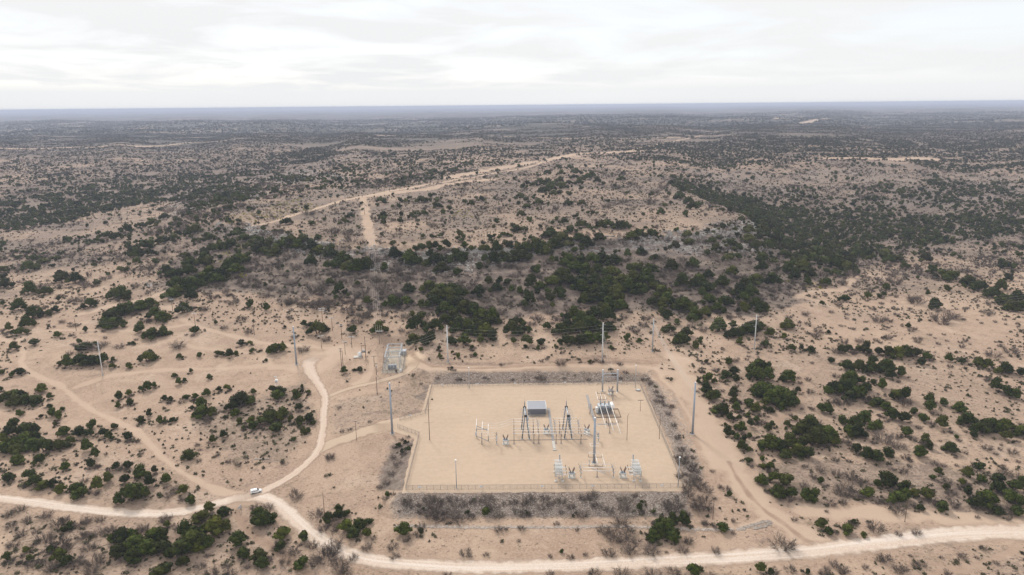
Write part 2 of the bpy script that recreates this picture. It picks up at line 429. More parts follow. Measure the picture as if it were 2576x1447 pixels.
# tracks worn in the ground: (line, width m, bareness, darkness)
TRACKS = [
 (Lr('560,0 700,90 850,150 1000,230 1100,320 1200,430 1350,540 1500,620 1650,680 1780,700', BL), 3.6, .9, 0),
 (Lr('-60,630 0,650 140,710 180,760 150,830 190,890 300,940 450,1000 560,1090 700,1190 900,1288', ML), 3.6, .9, 0),
 (Lr('0,650 120,690 180,610 400,592 600,590 800,592 1000,595 1180,585 1250,570 1400,545 1330,500 1290,450 1180,390 1175,350', ML), 3.6, .8, 0),
 (Lr('600,470 750,430 900,400 1030,370 1130,345 1200,320', ML), 8, .9, 0),
 (Lr('1400,545 1500,580 1700,630 1900,680 2100,700 2300,712 2500,735', ML), 4.0, .85, 0),
 (Lr('1340,690 1450,720 1600,740 1800,760 1900,750 2000,730', ML), 3.5, .7, 0),
 (Lr('560,1010 800,930 1100,890 1400,880 1700,870 1950,850 2150,850', ML), 5, .7, 0),
 (Lr('2560,735 2450,745 2350,790 2300,850', ML), 11, 1, 0),
 (Lr('2100,700 1990,760 1950,800 2010,860 2200,880', ML), 6, .8, 0),
 (Lr('940,892 935,930 920,955 893,966'), 4, .75, 0),
 (Lr('1340,2 1480,2'), 1, .1, 0),
 (Lr('640,568 700,555 780,530 850,508 900,497 960,485 1070,465 1150,452 1200,445 1330,420 1380,405 1420,395'), 7, .9, 0),
 (Lr('1420,398 1480,392 1560,385 1640,366 1700,355 1760,342 1800,333 1840,327'), 9, .9, 0),
 (Lr('1380,402 1450,388 1540,385 1600,380'), 34, .7, 0),
 (Lr('913,497 918,530 925,565 932,600 938,618'), 9, .42, 0),
 (Lr('1240,452 1160,458 1040,480 940,492'), 20, .5, 0),
 (Lr('1033,888 1050,905 1090,922 1160,926 1300,922 1420,919'), 2.6, .0, .85),
 (Lr('1400,912 1500,905 1600,908 1650,913'), 4, .0, .6),
 (Lr('1640,935 1690,990 1740,1080 1760,1130'), 3, 0, .5),
 (Lr('840,1110 900,1085 960,1060'), 4, 0, .4),
 (Lr('0,375 150,372 330,368 470,360 600,350'), 40, .7, 0),
 (Lr('950,341 1100,343 1300,345 1500,347 1700,346'), 36, .75, 0),
 (Lr('1350,406 1250,425 1130,448'), 26, .5, 0),
 (Lr('1955,300 1990,297 2015,295'), 60, 1, 0), (Lr('2010,312 2050,303 2080,298'), 60, 1, 0),
 (Lr('2100,398 2250,402 2350,400'), 40, .8, 0),
 (Lr('1030,905 1060,918 1100,928 1200,927 1300,925 1400,922 1500,922 1600,924 1640,930 1690,985 1720,1040 1760,1100 1800,1170'), 7, .9, 0),
 (Lr('1700,900 1720,960 1760,1030 1790,1080 1830,1130 1860,1190'), 14, .95, 0),
 (Lr('200,200 300,330 400,460 500,620 640,780 800,880 950,1010 1080,1080', BR), 13, .9, 0),
 (Lr('400,460 450,560 560,720 680,830 800,910 950,1030 1080,1085', BR), 2.0, .5, .8),
 (Lr('930,930 945,1020 935,1100 890,1180 800,1230 740,1300', MR), 3.0, .4, .55),
 (Lr('930,930 1000,870 1100,830', MR), 3.0, .4, .45),
 (Lr('760,100 740,200 720,270', BR), 4, .4, .4),
 (Lr('950,820 1200,835 1400,830 1600,850 1800,860 2100,880 2300,900 2576,900', BR), 9, .85, 0),
 (Lr('2300,960 2450,985 2530,1040 2500,1110 2350,1180 2200,1220 2050,1250 1900,1280', BR), 3.5, .5, .5),
 (Lr('1740,830 1790,920 1850,980 1930,1040 2000,1080 2100,1150 2200,1240 2260,1290', BL), 4.0, .2, .75),
 (Lr('1870,760 1760,765 1700,800', BL), 5, .5, .3),
 (Lr('500,990 400,1000 260,1070 100,1120', BR), 2.5, .5, .35),
 (Lr('510,940 560,925 660,880 700,885', BR), 3, .9, 0),
 (Lr('900,350 1000,310 1250,290 1330,200', MR), 6, .5, 0),
]
# areas: (polygon, edge m, {channel: value})
AREAS = [
 (Lr('1000,1238 1100,1243 1300,1241 1500,1239 1720,1236 1770,1210 1730,1240 1732,1300 1600,1300 1400,1303 1200,1300 1010,1300 985,1270'), 2, dict(scrub=.9, gravel=.85)),
 (Lr('1040,1000 1080,960 1090,940 1150,932 1400,930 1640,936 1660,960 1700,1060 1770,1200 1730,1235 1700,1150 1612,962 1300,966 1086,970 1070,1010'), 2.5, dict(scrub=.75, gravel=.7)),
 (Lr('850,1010 960,985 1060,958 1080,985 1062,1040 990,1056 900,1085 840,1095 825,1050'), 3, dict(scrub=.32, gravel=.18)),
 (Lr('940,1230 960,1170 990,1120 1050,1105 1035,1160 1015,1238 980,1240'), 2.5, dict(scrub=.85, gravel=.35)),
 (Lr('1035,885 1060,900 1110,925 1050,935 1020,955 960,960 1000,945 1030,930'), 2, dict(scrub=.4)),
 (Lr('1400,905 1500,895 1600,905 1640,915 1500,918 1400,917'), 3, dict(dark=.6, scrub=.6)),
 (Lr('1080,905 1200,912 1400,915 1500,917 1300,920 1150,920'), 2, dict(dark=.45, scrub=.5)),
 (Lr('850,1100 950,1060 985,1050 960,1075 880,1092 840,1110'), 2, dict(dark=.4, scrub=.8)),
 # flank of the mesa
 (Lr('560,560 640,590 760,600 930,630 1200,625 1500,603 1700,588 1905,568 2000,640 2080,700 2000,770 1800,800 1500,790 1300,800 1100,800 950,780 860,760 700,750 560,730 420,750 380,700 480,620 430,560'), 12, dict(scrub=.95)),
 (Lr('560,566 640,582 760,600 860,622 1000,632 1200,628 1400,616 1500,606 1700,590 1905,570 1960,610 1930,650 1700,645 1500,640 1350,640 1250,668 1100,672 950,665 830,650 700,625 600,600'), 8, dict(rock=.95, scrub=.7)),
 (Lr('430,490 560,470 680,480 640,505 540,520 430,540'), 8, dict(rock=.85, scrub=.6)),
 (Lr('680,440 780,425 880,445 820,460 700,462'), 8, dict(rock=.7, scrub=.6)),
 (Lr('0,470 200,450 420,420 700,390 860,378 850,410 700,455 560,475 420,500 200,540 0,580'), 16, dict(scrub=.8)),
 (Lr('1690,455 2000,490 2300,500 2576,480 2576,600 2300,640 2140,690 2000,690 1930,590 1800,520'), 16, dict(scrub=.8)),
 (Lr('1700,420 2000,430 2350,440 2576,440 2576,500 2250,520 1900,490'), 20, dict(scrub=.6, rock=.35)),
 (Lr('350,560 500,620 560,700 480,740 300,680 150,620 250,560'), 16, dict(scrub=.45)),
 (Lr('0,1270 200,1310 500,1320 600,1300 680,1300 760,1380 860,1447 600,1460 0,1460'), 4, dict(scrub=.35)),
 (Lr('1900,1180 2000,1150 2300,1160 2576,1200 2576,1310 2400,1300 2200,1270 1960,1260'), 4, dict(scrub=.5)),
 (Lr('1800,960 2000,880 2350,900 2576,1000 2576,1150 2000,1160 1850,1080'), 6, dict(scrub=.25)),
 (Lr('680,1000 760,960 800,1060 720,1170 560,1160 480,1080 500,1020'), 6, dict(scrub=.45)),
 (Lr('850,1080 920,1110 960,1120 950,1180 900,1260 830,1250 760,1230 810,1160'), 4, dict(bare=.2)),
 (Lr('1010,890 1055,885 1065,905 1040,935 1000,950 1030,940'), 2, dict(bare=1, tan=1)),
 (Lr('760,885 850,880 900,870 930,890 860,905 800,940 770,930'), 3, dict(bare=.9)),
]
_AW = []
def prep_masks():
    for pts, w_, b_, d_ in TRACKS:
        _AW.append(('t', WL(pts)[:, :2], w_, dict(bare=b_, dark=d_)))
    for pts, e_, ch in AREAS:
        _AW.append(('a', WL(pts)[:, :2], e_, ch))
prep_masks()
CH = ('bare', 'scrub', 'rock', 'dark', 'gravel', 'tan', 'cover')
def masks(x, y):
    x = np.asarray(x, float); y = np.asarray(y, float)
    R = {c: np.zeros(x.shape) for c in CH}
    wob = (fbm(x / 9, y / 9, 3, 40) - 0.5)
    trk = np.zeros(x.shape)
    for kind, pw, e, ch in _AW:
        lo = pw.min(0) - 40 - e * 3; hi = pw.max(0) + 40 + e * 3
        s = (x > lo[0]) & (x < hi[0]) & (y > lo[1]) & (y < hi[1])
        if not s.any(): continue
        xs, ys = x[s], y[s]
        pl = [tuple(p) for p in pw]
        if kind == 't':
            d = seg_dist(xs, ys, pl) + wob[s] * e * 0.9
            m = 1 - sstep(e * 0.32, e * 0.72, d)
            trk[s] = np.maximum(trk[s], m * max(ch['bare'], ch['dark']))
        else:
            d = sdist(xs, ys, pl) + wob[s] * e * 2.5
            m = 1 - sstep(-e, e, d)
        for c, v in ch.items():
            R[c][s] = np.maximum(R[c][s], m * v)
    k = 1 - np.clip(trk * 1.3, 0, 1)
    for c in ('scrub', 'rock', 'gravel'): R[c] *= k
    base = sstep(480, 800, y) * 0.58 + sstep(1500, 3000, y) * 0.2
    R['scrub'] = np.maximum(R['scrub'], np.where(trk > .3, 0, 1) * (base + (fbm(x / 55, y / 55, 3, 61) - 0.48) * 1.0))
    R['scrub'] = np.clip(R['scrub'], 0, 1)
    R['cover'] = sstep(1500, 3600, y) * (0.9 - 0.9 * np.clip(trk, 0, 1))
    R['trk'] = trk
    return R

# ------------------------------------------------------------------ ground sheet
def build_ground():
    a = np.linspace(-1.05, 1.05, 1000)
    c = np.concatenate([np.linspace(162 / 150., 162 / 222., 30)[:-1], np.linspace(162 / 222., 0.05, 660)[:-1], np.geomspace(0.05, 162 / 42000., 170)])
    Y = 162.0 / c
    X = a[None, :] * Y[:, None]; YY = np.broadcast_to(Y[:, None], X.shape).copy()
    Z = ground(X, YY)
    nr, nc = X.shape
    me = bpy.data.meshes.new('ground')
    co = np.stack([X, YY, Z], -1).reshape(-1, 3).astype(np.float32)
    i = np.arange(nr * nc).reshape(nr, nc)
    q = np.stack([i[:-1, :-1], i[:-1, 1:], i[1:, 1:], i[1:, :-1]], -1).reshape(-1, 4)
    me.vertices.add(len(co)); me.vertices.foreach_set('co', co.ravel())
    me.loops.add(q.size); me.loops.foreach_set('vertex_index', q.ravel().astype(np.int32))
    me.polygons.add(len(q)); me.polygons.foreach_set('loop_start', np.arange(0, q.size, 4, dtype=np.int32))
    me.update(calc_edges=True)
    me.polygons.foreach_set('use_smooth', np.ones(len(q), bool))
    R = masks(X.ravel(), YY.ravel())
    for ch in CH:
        at = me.attributes.new(ch, 'FLOAT', 'POINT'); at.data.foreach_set('value', R[ch].astype(np.float32))
    o = bpy.data.objects.new('ground', me); COL.objects.link(o)
    o['kind'] = 'structure'
    return o
def T(t, typ, **kw):
    n = t.nodes.new(typ)
    for k, v in kw.items():
        if k.startswith('i_'):
            n.inputs[k[2:].replace('_', ' ')].default_value = v
        else: setattr(n, k, v)
    return n
def ground_mat():
    m, t, b, o = new_mat('desert_ground'); L = t.links
    g = T(t, 'ShaderNodeNewGeometry')
    mp = g.outputs['Position']
    def noise(scale, det=4, rough=.55, dist=0.0, vec=None):
        n = T(t, 'ShaderNodeTexNoise'); n.inputs['Scale'].default_value = scale; n.inputs['Detail'].default_value = det
        n.inputs['Roughness'].default_value = rough; n.inputs['Distortion'].default_value = dist
        L.new(vec or mp, n.inputs['Vector']); return n.outputs['Fac']
    def mr(v, a, b_, c=0., d=1.):
        n = T(t, 'ShaderNodeMapRange'); n.interpolation_type = 'SMOOTHSTEP'
        L.new(v, n.inputs['Value'])
        for k, q in (('From Min', a), ('From Max', b_), ('To Min', c), ('To Max', d)):
            if hasattr(q, 'links'): L.new(q, n.inputs[k])
            else: n.inputs[k].default_value = q
        return n.outputs[0]
    def mth(op, a, b_=None):
        n = T(t, 'ShaderNodeMath', operation=op)
        for k, q in enumerate((a, b_)):
            if q is None: continue
            if isinstance(q, (int, float)): n.inputs[k].default_value = q
            else: L.new(q, n.inputs[k])
        return n.outputs[0]
    def mix(f, a, b_):
        n = T(t, 'ShaderNodeMix', data_type='RGBA')
        if isinstance(f, (int, float)): n.inputs['Factor'].default_value = f
        else: L.new(f, n.inputs['Factor'])
        for k, q in (('A', a), ('B', b_)):
            if isinstance(q, tuple): n.inputs[k].default_value = q + (1,)
            else: L.new(q, n.inputs[k])
        return n.outputs['Result']
    def att(name):
        n = T(t, 'ShaderNodeAttribute', attribute_name=name); return n.outputs['Fac']
    bare, scrub, rock, dark, gravel, tan, cover = [att(c) for c in CH]
    big = noise(.012, 5); med = noise(.09, 5, .6); fine = noise(1.1, 6, .65); tuft = noise(.75, 7, .7, .3); patch = noise(.16, 5, .62)
    sand = mix(mr(big, .35, .65), (.455, .325, .232), (.395, .275, .20))
    sand = mix(mr(med, .40, .62, 0, .75), sand, (.33, .225, .16))
    sand = mix(mr(noise(.03, 6, .7), .55, .66, 0, .7), sand, (.52, .39, .295))
    sand = mix(mr(fine, .42, .62, 0, .5), sand, (.54, .41, .31))
    sand = mix(mr(noise(2.2, 5, .75), .50, .62, 0, .45), sand, (.24, .17, .125))
    # low dry grass: small tufts everywhere, closing up where the ground is scrubby
    th = mth('SUBTRACT', .585, mth('MULTIPLY', scrub, .13))
    tm = mr(tuft, th, mth('ADD', th, .07))
    pm = mr(patch, mth('SUBTRACT', .60, mth('MULTIPLY', scrub, .24)), mth('SUBTRACT', .72, mth('MULTIPLY', scrub, .22)))
    tm2 = mth('MULTIPLY', mth('MAXIMUM', tm, mth('MULTIPLY', pm, mr(fine, .4, .62, .25, .75))), mth('SUBTRACT', 1, bare))
    gcol = mix(mr(med, .4, .6), (.11, .085, .055), (.13, .115, .06))
    gcol = mix(mr(noise(.05, 3), .45, .62), gcol, (.14, .10, .09))
    col = mix(mth('MULTIPLY', tm2, .85), sand, gcol)
    col = mix(mr(scrub, .05, .95, 0, .80), col, mix(mr(noise(.25, 6, .7), .42, .58), (.155, .12, .10), (.24, .19, .16)))
    # limestone rubble
    vr = T(t, 'ShaderNodeTexVoronoi'); vr.inputs['Scale'].default_value = .8; L.new(mp, vr.inputs['Vector'])
    stone = mr(vr.outputs['Distance'], .25, .5, 1, 0)
    gr = mth('MULTIPLY', gravel, mr(noise(.5, 5, .7), .4, .6))
    vcol = mix(mr(vr.outputs['Color'], 0, 1), (.235, .19, .16), (.47, .405, .355))
    col = mix(mth('MULTIPLY', gr, mth('ADD', .35, mth('MULTIPLY', stone, .5))), col, vcol)
    # ledges: rock shows where the ground is steep, drawn out along the level
    sx = T(t, 'ShaderNodeVectorMath', operation='MULTIPLY'); sx.inputs[1].default_value = (.05, .05, .9); L.new(mp, sx.inputs[0])
    led = noise(1.0, 6, .65, .2, sx.outputs[0])
    lp = noise(.04, 4, .6)
    rk = mth('MULTIPLY', rock, mth('MULTIPLY', mr(led, .43, .54), mr(lp, .38, .54)))
    rk = mth('MULTIPLY', rk, mr(noise(.7, 4, .7), .35, .6, .4, 1.))
    rcol = mix(mr(noise(.35, 4, .7), .4, .6), (.50, .465, .435), (.15, .13, .12))
    col = mix(rk, col, rcol)
    col = mix(mth('MULTIPLY', mth('MULTIPLY', bare, .75), mr(med, .25, .55, .75, 1)), col, mix(mr(fine, .3, .7), (.57, .43, .32), (.50, .365, .265)))
    col = mix(mth('MULTIPLY', tan, .8), col, (.60, .455, .32))
    col = mix(mth('MULTIPLY', dark, mr(patch, .3, .6, .45, .9)), col, (.26, .17, .12))
    # brush of the far country, too small and too much to build plant by plant
    fs = noise(.055, 8, .72); fb = noise(.0022, 5, .6); fc = noise(.011, 6, .65)
    thr = mth('SUBTRACT', .525, mth('MULTIPLY', mr(fb, .35, .65), .17))
    thr = mth('SUBTRACT', thr, mth('MULTIPLY', mth('SUBTRACT', fc, .5), .35))
    fh = noise(.0042, 8, .75, .5); fs = mth('ADD', mth('MULTIPLY', fs, .35), mth('MULTIPLY', fh, .65))
    fm = mth('MULTIPLY', mr(fs, mth('SUBTRACT', thr, .02), mth('ADD', thr, .02)), cover)
    fcol = mix(mr(fc, .4, .6), (.03, .038, .022), (.065, .062, .05))
    col = mix(mth('MULTIPLY', fm, .95), col, fcol)
    L.new(col, b.inputs['Base Color']); b.inputs['Roughness'].default_value = .95; b.inputs['Specular IOR Level'].default_value = .1
    bp = T(t, 'ShaderNodeBump'); bp.inputs['Strength'].default_value = .6; bp.inputs['Distance'].default_value = .5
    hh = mth('ADD', mth('MULTIPLY', fine, .5), mth('ADD', mth('MULTIPLY', tm2, .5), mth('MULTIPLY', mth('MULTIPLY', led, rock), 2.0)))
    L.new(hh, bp.inputs['Height']); L.new(bp.outputs[0], b.inputs['Normal'])
    return m
GROUND = build_ground(); GROUND.data.materials.append(ground_mat())

# ------------------------------------------------------------------ roads: sheets a little above the ground with crumbling edges
def road_mat(name, c1, c2, c3, ruts=True, edge=.35):
    m, t, b, o = new_mat(name); L = t.links
    g = T(t, 'ShaderNodeNewGeometry'); uv = T(t, 'ShaderNodeUVMap'); sp = T(t, 'ShaderNodeSeparateXYZ'); L.new(uv.outputs[0], sp.inputs[0])
    n1 = T(t, 'ShaderNodeTexNoise', i_Scale=.25, i_Detail=6.); L.new(g.outputs['Position'], n1.inputs['Vector'])
    n2 = T(t, 'ShaderNodeTexNoise', i_Scale=1.6, i_Detail=6.); L.new(g.outputs['Position'], n2.inputs['Vector'])
    def mth(op, a, b_=None):
        n = T(t, 'ShaderNodeMath', operation=op)
        for k, q in enumerate((a, b_)):
            if q is None: continue
            if isinstance(q, (int, float)): n.inputs[k].default_value = q
            else: L.new(q, n.inputs[k])
        return n.outputs[0]
    def mr(v, a, b_, c=0., d=1.):
        n = T(t, 'ShaderNodeMapRange', interpolation_type='SMOOTHSTEP'); L.new(v, n.inputs['Value'])
        n.inputs['From Min'].default_value = a; n.inputs['From Max'].default_value = b_; n.inputs['To Min'].default_value = c; n.inputs['To Max'].default_value = d
        return n.outputs[0]
    def mix(f, a, b_):
        n = T(t, 'ShaderNodeMix', data_type='RGBA'); L.new(f, n.inputs['Factor'])
        for k, q in (('A', a), ('B', b_)):
            if isinstance(q, tuple): n.inputs[k].default_value = q + (1,)
            else: L.new(q, n.inputs[k])
        return n.outputs['Result']
    v = mth('ABSOLUTE', mth('SUBTRACT', mth('MULTIPLY', sp.outputs[1], 2), 1))      # 0 middle .. 1 edge
    vw = mth('ADD', v, mth('MULTIPLY', mth('SUBTRACT', n1.outputs['Fac'], .5), .8))
    col = mix(mr(n2.outputs['Fac'], .3, .7), c1, c2)
    if ruts:
        # wheel lines: streaks along the way
        sv = T(t, 'ShaderNodeCombineXYZ'); L.new(mth('MULTIPLY', sp.outputs[0], .012), sv.inputs[0]); L.new(mth('MULTIPLY', sp.outputs[1], 9.), sv.inputs[1])
        ns = T(t, 'ShaderNodeTexNoise', i_Scale=1.0, i_Detail=4.); L.new(sv.outputs[0], ns.inputs['Vector'])
        col = mix(mr(ns.outputs['Fac'], .4, .68, 0, .6), col, c3)
    al = mr(vw, 1 - edge, 1.0, 1, 0)
    fa = T(t, 'ShaderNodeAttribute', attribute_name='fade'); al = mth('MULTIPLY', al, fa.outputs['Fac'])
    col = mix(mr(vw, .25, .8, 0, .9), col, c2)
    L.new(col, b.inputs['Base Color']); b.inputs['Roughness'].default_value = .95; b.inputs['Specular IOR Level'].default_value = .1
    tr = T(t, 'ShaderNodeBsdfTransparent'); ms = T(t, 'ShaderNodeMixShader')
    L.new(al, ms.inputs[0]); L.new(tr.outputs[0], ms.inputs[1]); L.new(b.outputs[0], ms.inputs[2]); L.new(ms.outputs[0], o.inputs[0])
    return m
def smooth_line(p, step):
    p = np.asarray(p); q = []
    n = len(p)
    for i in range(n - 1):
        p0 = p[max(i - 1, 0)]; p1 = p[i]; p2 = p[i + 1]; p3 = p[min(i + 2, n - 1)]
        k = max(2, int(np.linalg.norm(p2 - p1) / step))
        for j in range(k):
            t = j / k
            q.append(.5 * ((2 * p1) + (-p0 + p2) * t + (2 * p0 - 5 * p1 + 4 * p2 - p3) * t * t + (-p0 + 3 * p1 - 3 * p2 + p3) * t ** 3))
    q.append(p[-1]); return np.array(q)
def road(name, qpts, width, mat, lift=.07, across=12):
    c = smooth_line(WL(qpts)[:, :2], 1.0)
    t = np.gradient(c, axis=0); t /= np.linalg.norm(t, axis=1)[:, None] + 1e-9
    for _ in range(6): t[1:-1] = (t[:-2] + t[1:-1] + t[2:]) / 3
    t /= np.linalg.norm(t, axis=1)[:, None] + 1e-9
    nrm = np.stack([-t[:, 1], t[:, 0]], 1)
    wd = np.interp(np.arange(len(c)), np.linspace(0, len(c) - 1, len(width)), width) if hasattr(width, '__len__') else np.full(len(c), width)
    s = np.concatenate([[0], np.cumsum(np.linalg.norm(np.diff(c, axis=0), axis=1))])
    vs = np.linspace(-.5, .5, across + 1)
    P = c[:, None, :] + nrm[:, None, :] * (vs[None, :, None] * wd[:, None, None])
    Z = ground(P[..., 0], P[..., 1]) + lift
    nr, nc = Z.shape; i = np.arange(nr * nc).reshape(nr, nc)
    q = np.stack([i[:-1, 1:], i[:-1, :-1], i[1:, :-1], i[1:, 1:]], -1).reshape(-1, 4)
    me = bpy.data.meshes.new(name); me.from_pydata(np.concatenate([P, Z[..., None]], -1).reshape(-1, 3).tolist(), [], q.tolist()); me.update()
    uvl = me.uv_layers.new(name='UVMap')
    U = np.broadcast_to(s[:, None], Z.shape).ravel(); V = np.broadcast_to(vs[None] + .5, Z.shape).ravel()
    li = np.empty(len(me.loops), np.int32); me.loops.foreach_get('vertex_index', li)
    uvl.data.foreach_set('uv', np.stack([U[li], V[li]], 1).astype(np.float32).ravel())
    fd = np.clip(np.minimum(s, s[-1] - s) / 14.0, 0, 1); at = me.attributes.new('fade', 'FLOAT', 'POINT'); at.data.foreach_set('value', np.broadcast_to(fd[:, None], Z.shape).ravel().astype(np.float32))
    me.polygons.foreach_set('use_smooth', np.ones(len(me.polygons), bool))
    me.materials.append(mat)
    o = bpy.data.objects.new(name, me); COL.objects.link(o); o['kind'] = 'structure'
    return o, c
RM = road_mat('caliche_road', (.66, .55, .46), (.545, .41, .31), (.76, .67, .59), True, .6)
RM4 = road_mat('side_road_dust', (.60, .475, .38), (.52, .385, .29), (.68, .565, .475), True, .6)
RM2 = road_mat('graded_track', (.60, .46, .355), (.54, .40, .305), (.68, .55, .45))
RM3 = road_mat('yard_entry', (.515, .39, .285), (.48, .36, .265), (.55, .42, .31), False, .5)
R1 = Lr('-260,1228 -60,1248 0,1254 150,1273 300,1290 420,1291 500,1278 580,1257 640,1250 690,1262 740,1305 800,1355 870,1392 960,1413 1100,1424 1300,1426 1500,1420 1800,1404 2000,1390 2200,1367 2400,1345 2576,1338 2700,1342')
R2 = Lr('570,1262 640,1242 690,1222 740,1192 780,1158 803,1125 812,1080 814,1040 818,1008 812,985 795,958 779,932 778,912 788,904 806,890')
R3 = Lr('815,1022 822,1002 850,988 900,972 960,958 1005,944 1035,925 1050,900')
R4 = Lr('760,1165 800,1136 840,1113 900,1092 950,1078 1000,1070')
_, RC1 = road('dirt_road', R1, [7.5, 8.2, 8.8, 9.2, 9.8, 10.5, 10, 10, 11, 12, 13, 14, 14], RM)
_, RC2 = road('side_road', R2, [8.5, 7, 6.4, 6, 5.8, 6, 6.5, 8, 12, 18], RM4, .085)
_, RC3 = road('substation_road', R3, [4.5, 5, 5, 5, 6, 9, 12], RM3, .075)
_, RC4 = road('entry_road', R4, [7, 9, 11, 13, 14, 12], RM3, .06)

def pad_mat(name, c1, c2):
    m, t, b, o = new_mat(name); L = t.links
    g = T(t, 'ShaderNodeNewGeometry')
    n1 = T(t, 'ShaderNodeTexNoise', i_Scale=.035, i_Detail=6.); L.new(g.outputs['Position'], n1.inputs['Vector'])
    n2 = T(t, 'ShaderNodeTexNoise', i_Scale=4., i_Detail=5.); L.new(g.outputs['Position'], n2.inputs['Vector'])
    n3 = T(t, 'ShaderNodeTexNoise', i_Scale=.4, i_Detail=5.); L.new(g.outputs['Position'], n3.inputs['Vector'])
    r = T(t, 'ShaderNodeMapRange'); r.inputs['From Min'].default_value = .35; r.inputs['From Max'].default_value = .65; L.new(n1.outputs['Fac'], r.inputs['Value'])
    x = T(t, 'ShaderNodeMix', data_type='RGBA'); L.new(r.outputs[0], x.inputs['Factor']); x.inputs['A'].default_value = c1 + (1,); x.inputs['B'].default_value = c2 + (1,)
    a = T(t, 'ShaderNodeMath', operation='ADD'); L.new(n2.outputs['Fac'], a.inputs[0]); L.new(n3.outputs['Fac'], a.inputs[1])
    r2 = T(t, 'ShaderNodeMapRange'); r2.inputs['From Min'].default_value = .7; r2.inputs['From Max'].default_value = 1.3; r2.inputs['To Min'].default_value = .93; r2.inputs['To Max'].default_value = 1.07; L.new(a.outputs[0], r2.inputs['Value'])
    # faint wheel arcs worn by turning trucks
    wv = T(t, 'ShaderNodeTexWave', wave_type='RINGS', rings_direction='Z'); wv.inputs['Scale'].default_value = .055; wv.inputs['Distortion'].default_value = 9.; wv.inputs['Detail'].default_value = 3.; wv.inputs['Detail Scale'].default_value = .25
    L.new(g.outputs['Position'], wv.inputs['Vector'])
    r3 = T(t, 'ShaderNodeMapRange'); r3.inputs['From Min'].default_value = .82; r3.inputs['From Max'].default_value = 1.; r3.inputs['To Max'].default_value = .15; L.new(wv.outputs['Fac'], r3.inputs['Value'])
    x2 = T(t, 'ShaderNodeMix', data_type='RGBA'); L.new(r3.outputs[0], x2.inputs['Factor']); L.new(x.outputs['Result'], x2.inputs['A']); x2.inputs['B'].default_value = (c1[0] * 1.07, c1[1] * 1.08, c1[2] * 1.1, 1)
    s = T(t, 'ShaderNodeVectorMath', operation='SCALE'); L.new(x2.outputs['Result'], s.inputs[0]); L.new(r2.outputs[0], s.inputs['Scale'])
    L.new(s.outputs[0], b.inputs['Base Color']); b.inputs['Roughness'].default_value = .95; b.inputs['Specular IOR Level'].default_value = .1
    bp = T(t, 'ShaderNodeBump'); bp.inputs['Strength'].default_value = .3; bp.inputs['Distance'].default_value = .1; L.new(n2.outputs['Fac'], bp.inputs['Height']); L.new(bp.outputs[0], b.inputs['Normal'])
    return m
def sheet(name, poly, z, mat):
    bm = bmesh.new()
    # crumbled outline
    pts = []
    n = len(poly)
    for i in range(n):
        a = Vector(poly[i]); c = Vector(poly[(i + 1) % n]); k = max(1, int((c - a).length / 1.5))
        nn = Vector((-(c - a).y, (c - a).x)).normalized()
        for j in range(k):
            p = a.lerp(c, j / k); p += nn * ((float(vnoise(p.x / 3, p.y / 3, 77)) - .5) * .9)
            pts.append(bm.verts.new((p.x, p.y, z)))
    es = [bm.edges.new((pts[i], pts[(i + 1) % len(pts)])) for i in range(len(pts))]
    bmesh.ops.triangle_fill(bm, edges=es, use_beauty=True, normal=(0, 0, 1))
    for f in bm.faces:
        if f.normal.z < 0: f.normal_flip()
    me = bpy.data.meshes.new(name); bm.to_mesh(me); bm.free(); me.materials.append(mat)
    o = bpy.data.objects.new(name, me); COL.objects.link(o); o['kind'] = 'structure'; return o
PADM = pad_mat('yard_surfacing', (.515, .39, .283), (.48, .36, .262))
sheet('substation_yard', PADPOLY, .05, PADM)
sheet('small_yard', [(p.x, p.y) for p in [WZ(u, v, _sz) for u, v in [(960, 939), (1016, 939), (1023, 878), (978, 878)]]], _sz + .05, pad_mat('small_yard_surfacing', (.40, .34, .27), (.44, .37, .29)))
# ------------------------------------------------------------------ enlarged views used for measuring
def zq(ox, oy, s, x, y): return (ox + x * s) / 1.5901, (oy + y * s) / 1.5901
def A1(x, y): return zq(1600, 1450, .24184, x, y)
def A2(x, y): return zq(1850, 1540, .20730, x, y)
def A3(x, y): return zq(2200, 1500, .16584, x, y)
def A4(x, y): return zq(2150, 1760, .19410, x, y)
def A5(x, y): return zq(1400, 1330, .13825, x, y)
def A7(x, y): return zq(1200, 1150, .28324, x, y)
def A8(x, y): return zq(2350, 1440, .13820, x, y)
def P2(x, y, z=0.): return WZ(*A2(x, y), z)
def P3(x, y, z=0.): return WZ(*A3(x, y), z)
def P4(x, y, z=0.): return WZ(*A4(x, y), z)
def loc(p, o): return Vector(p) - Vector(o)

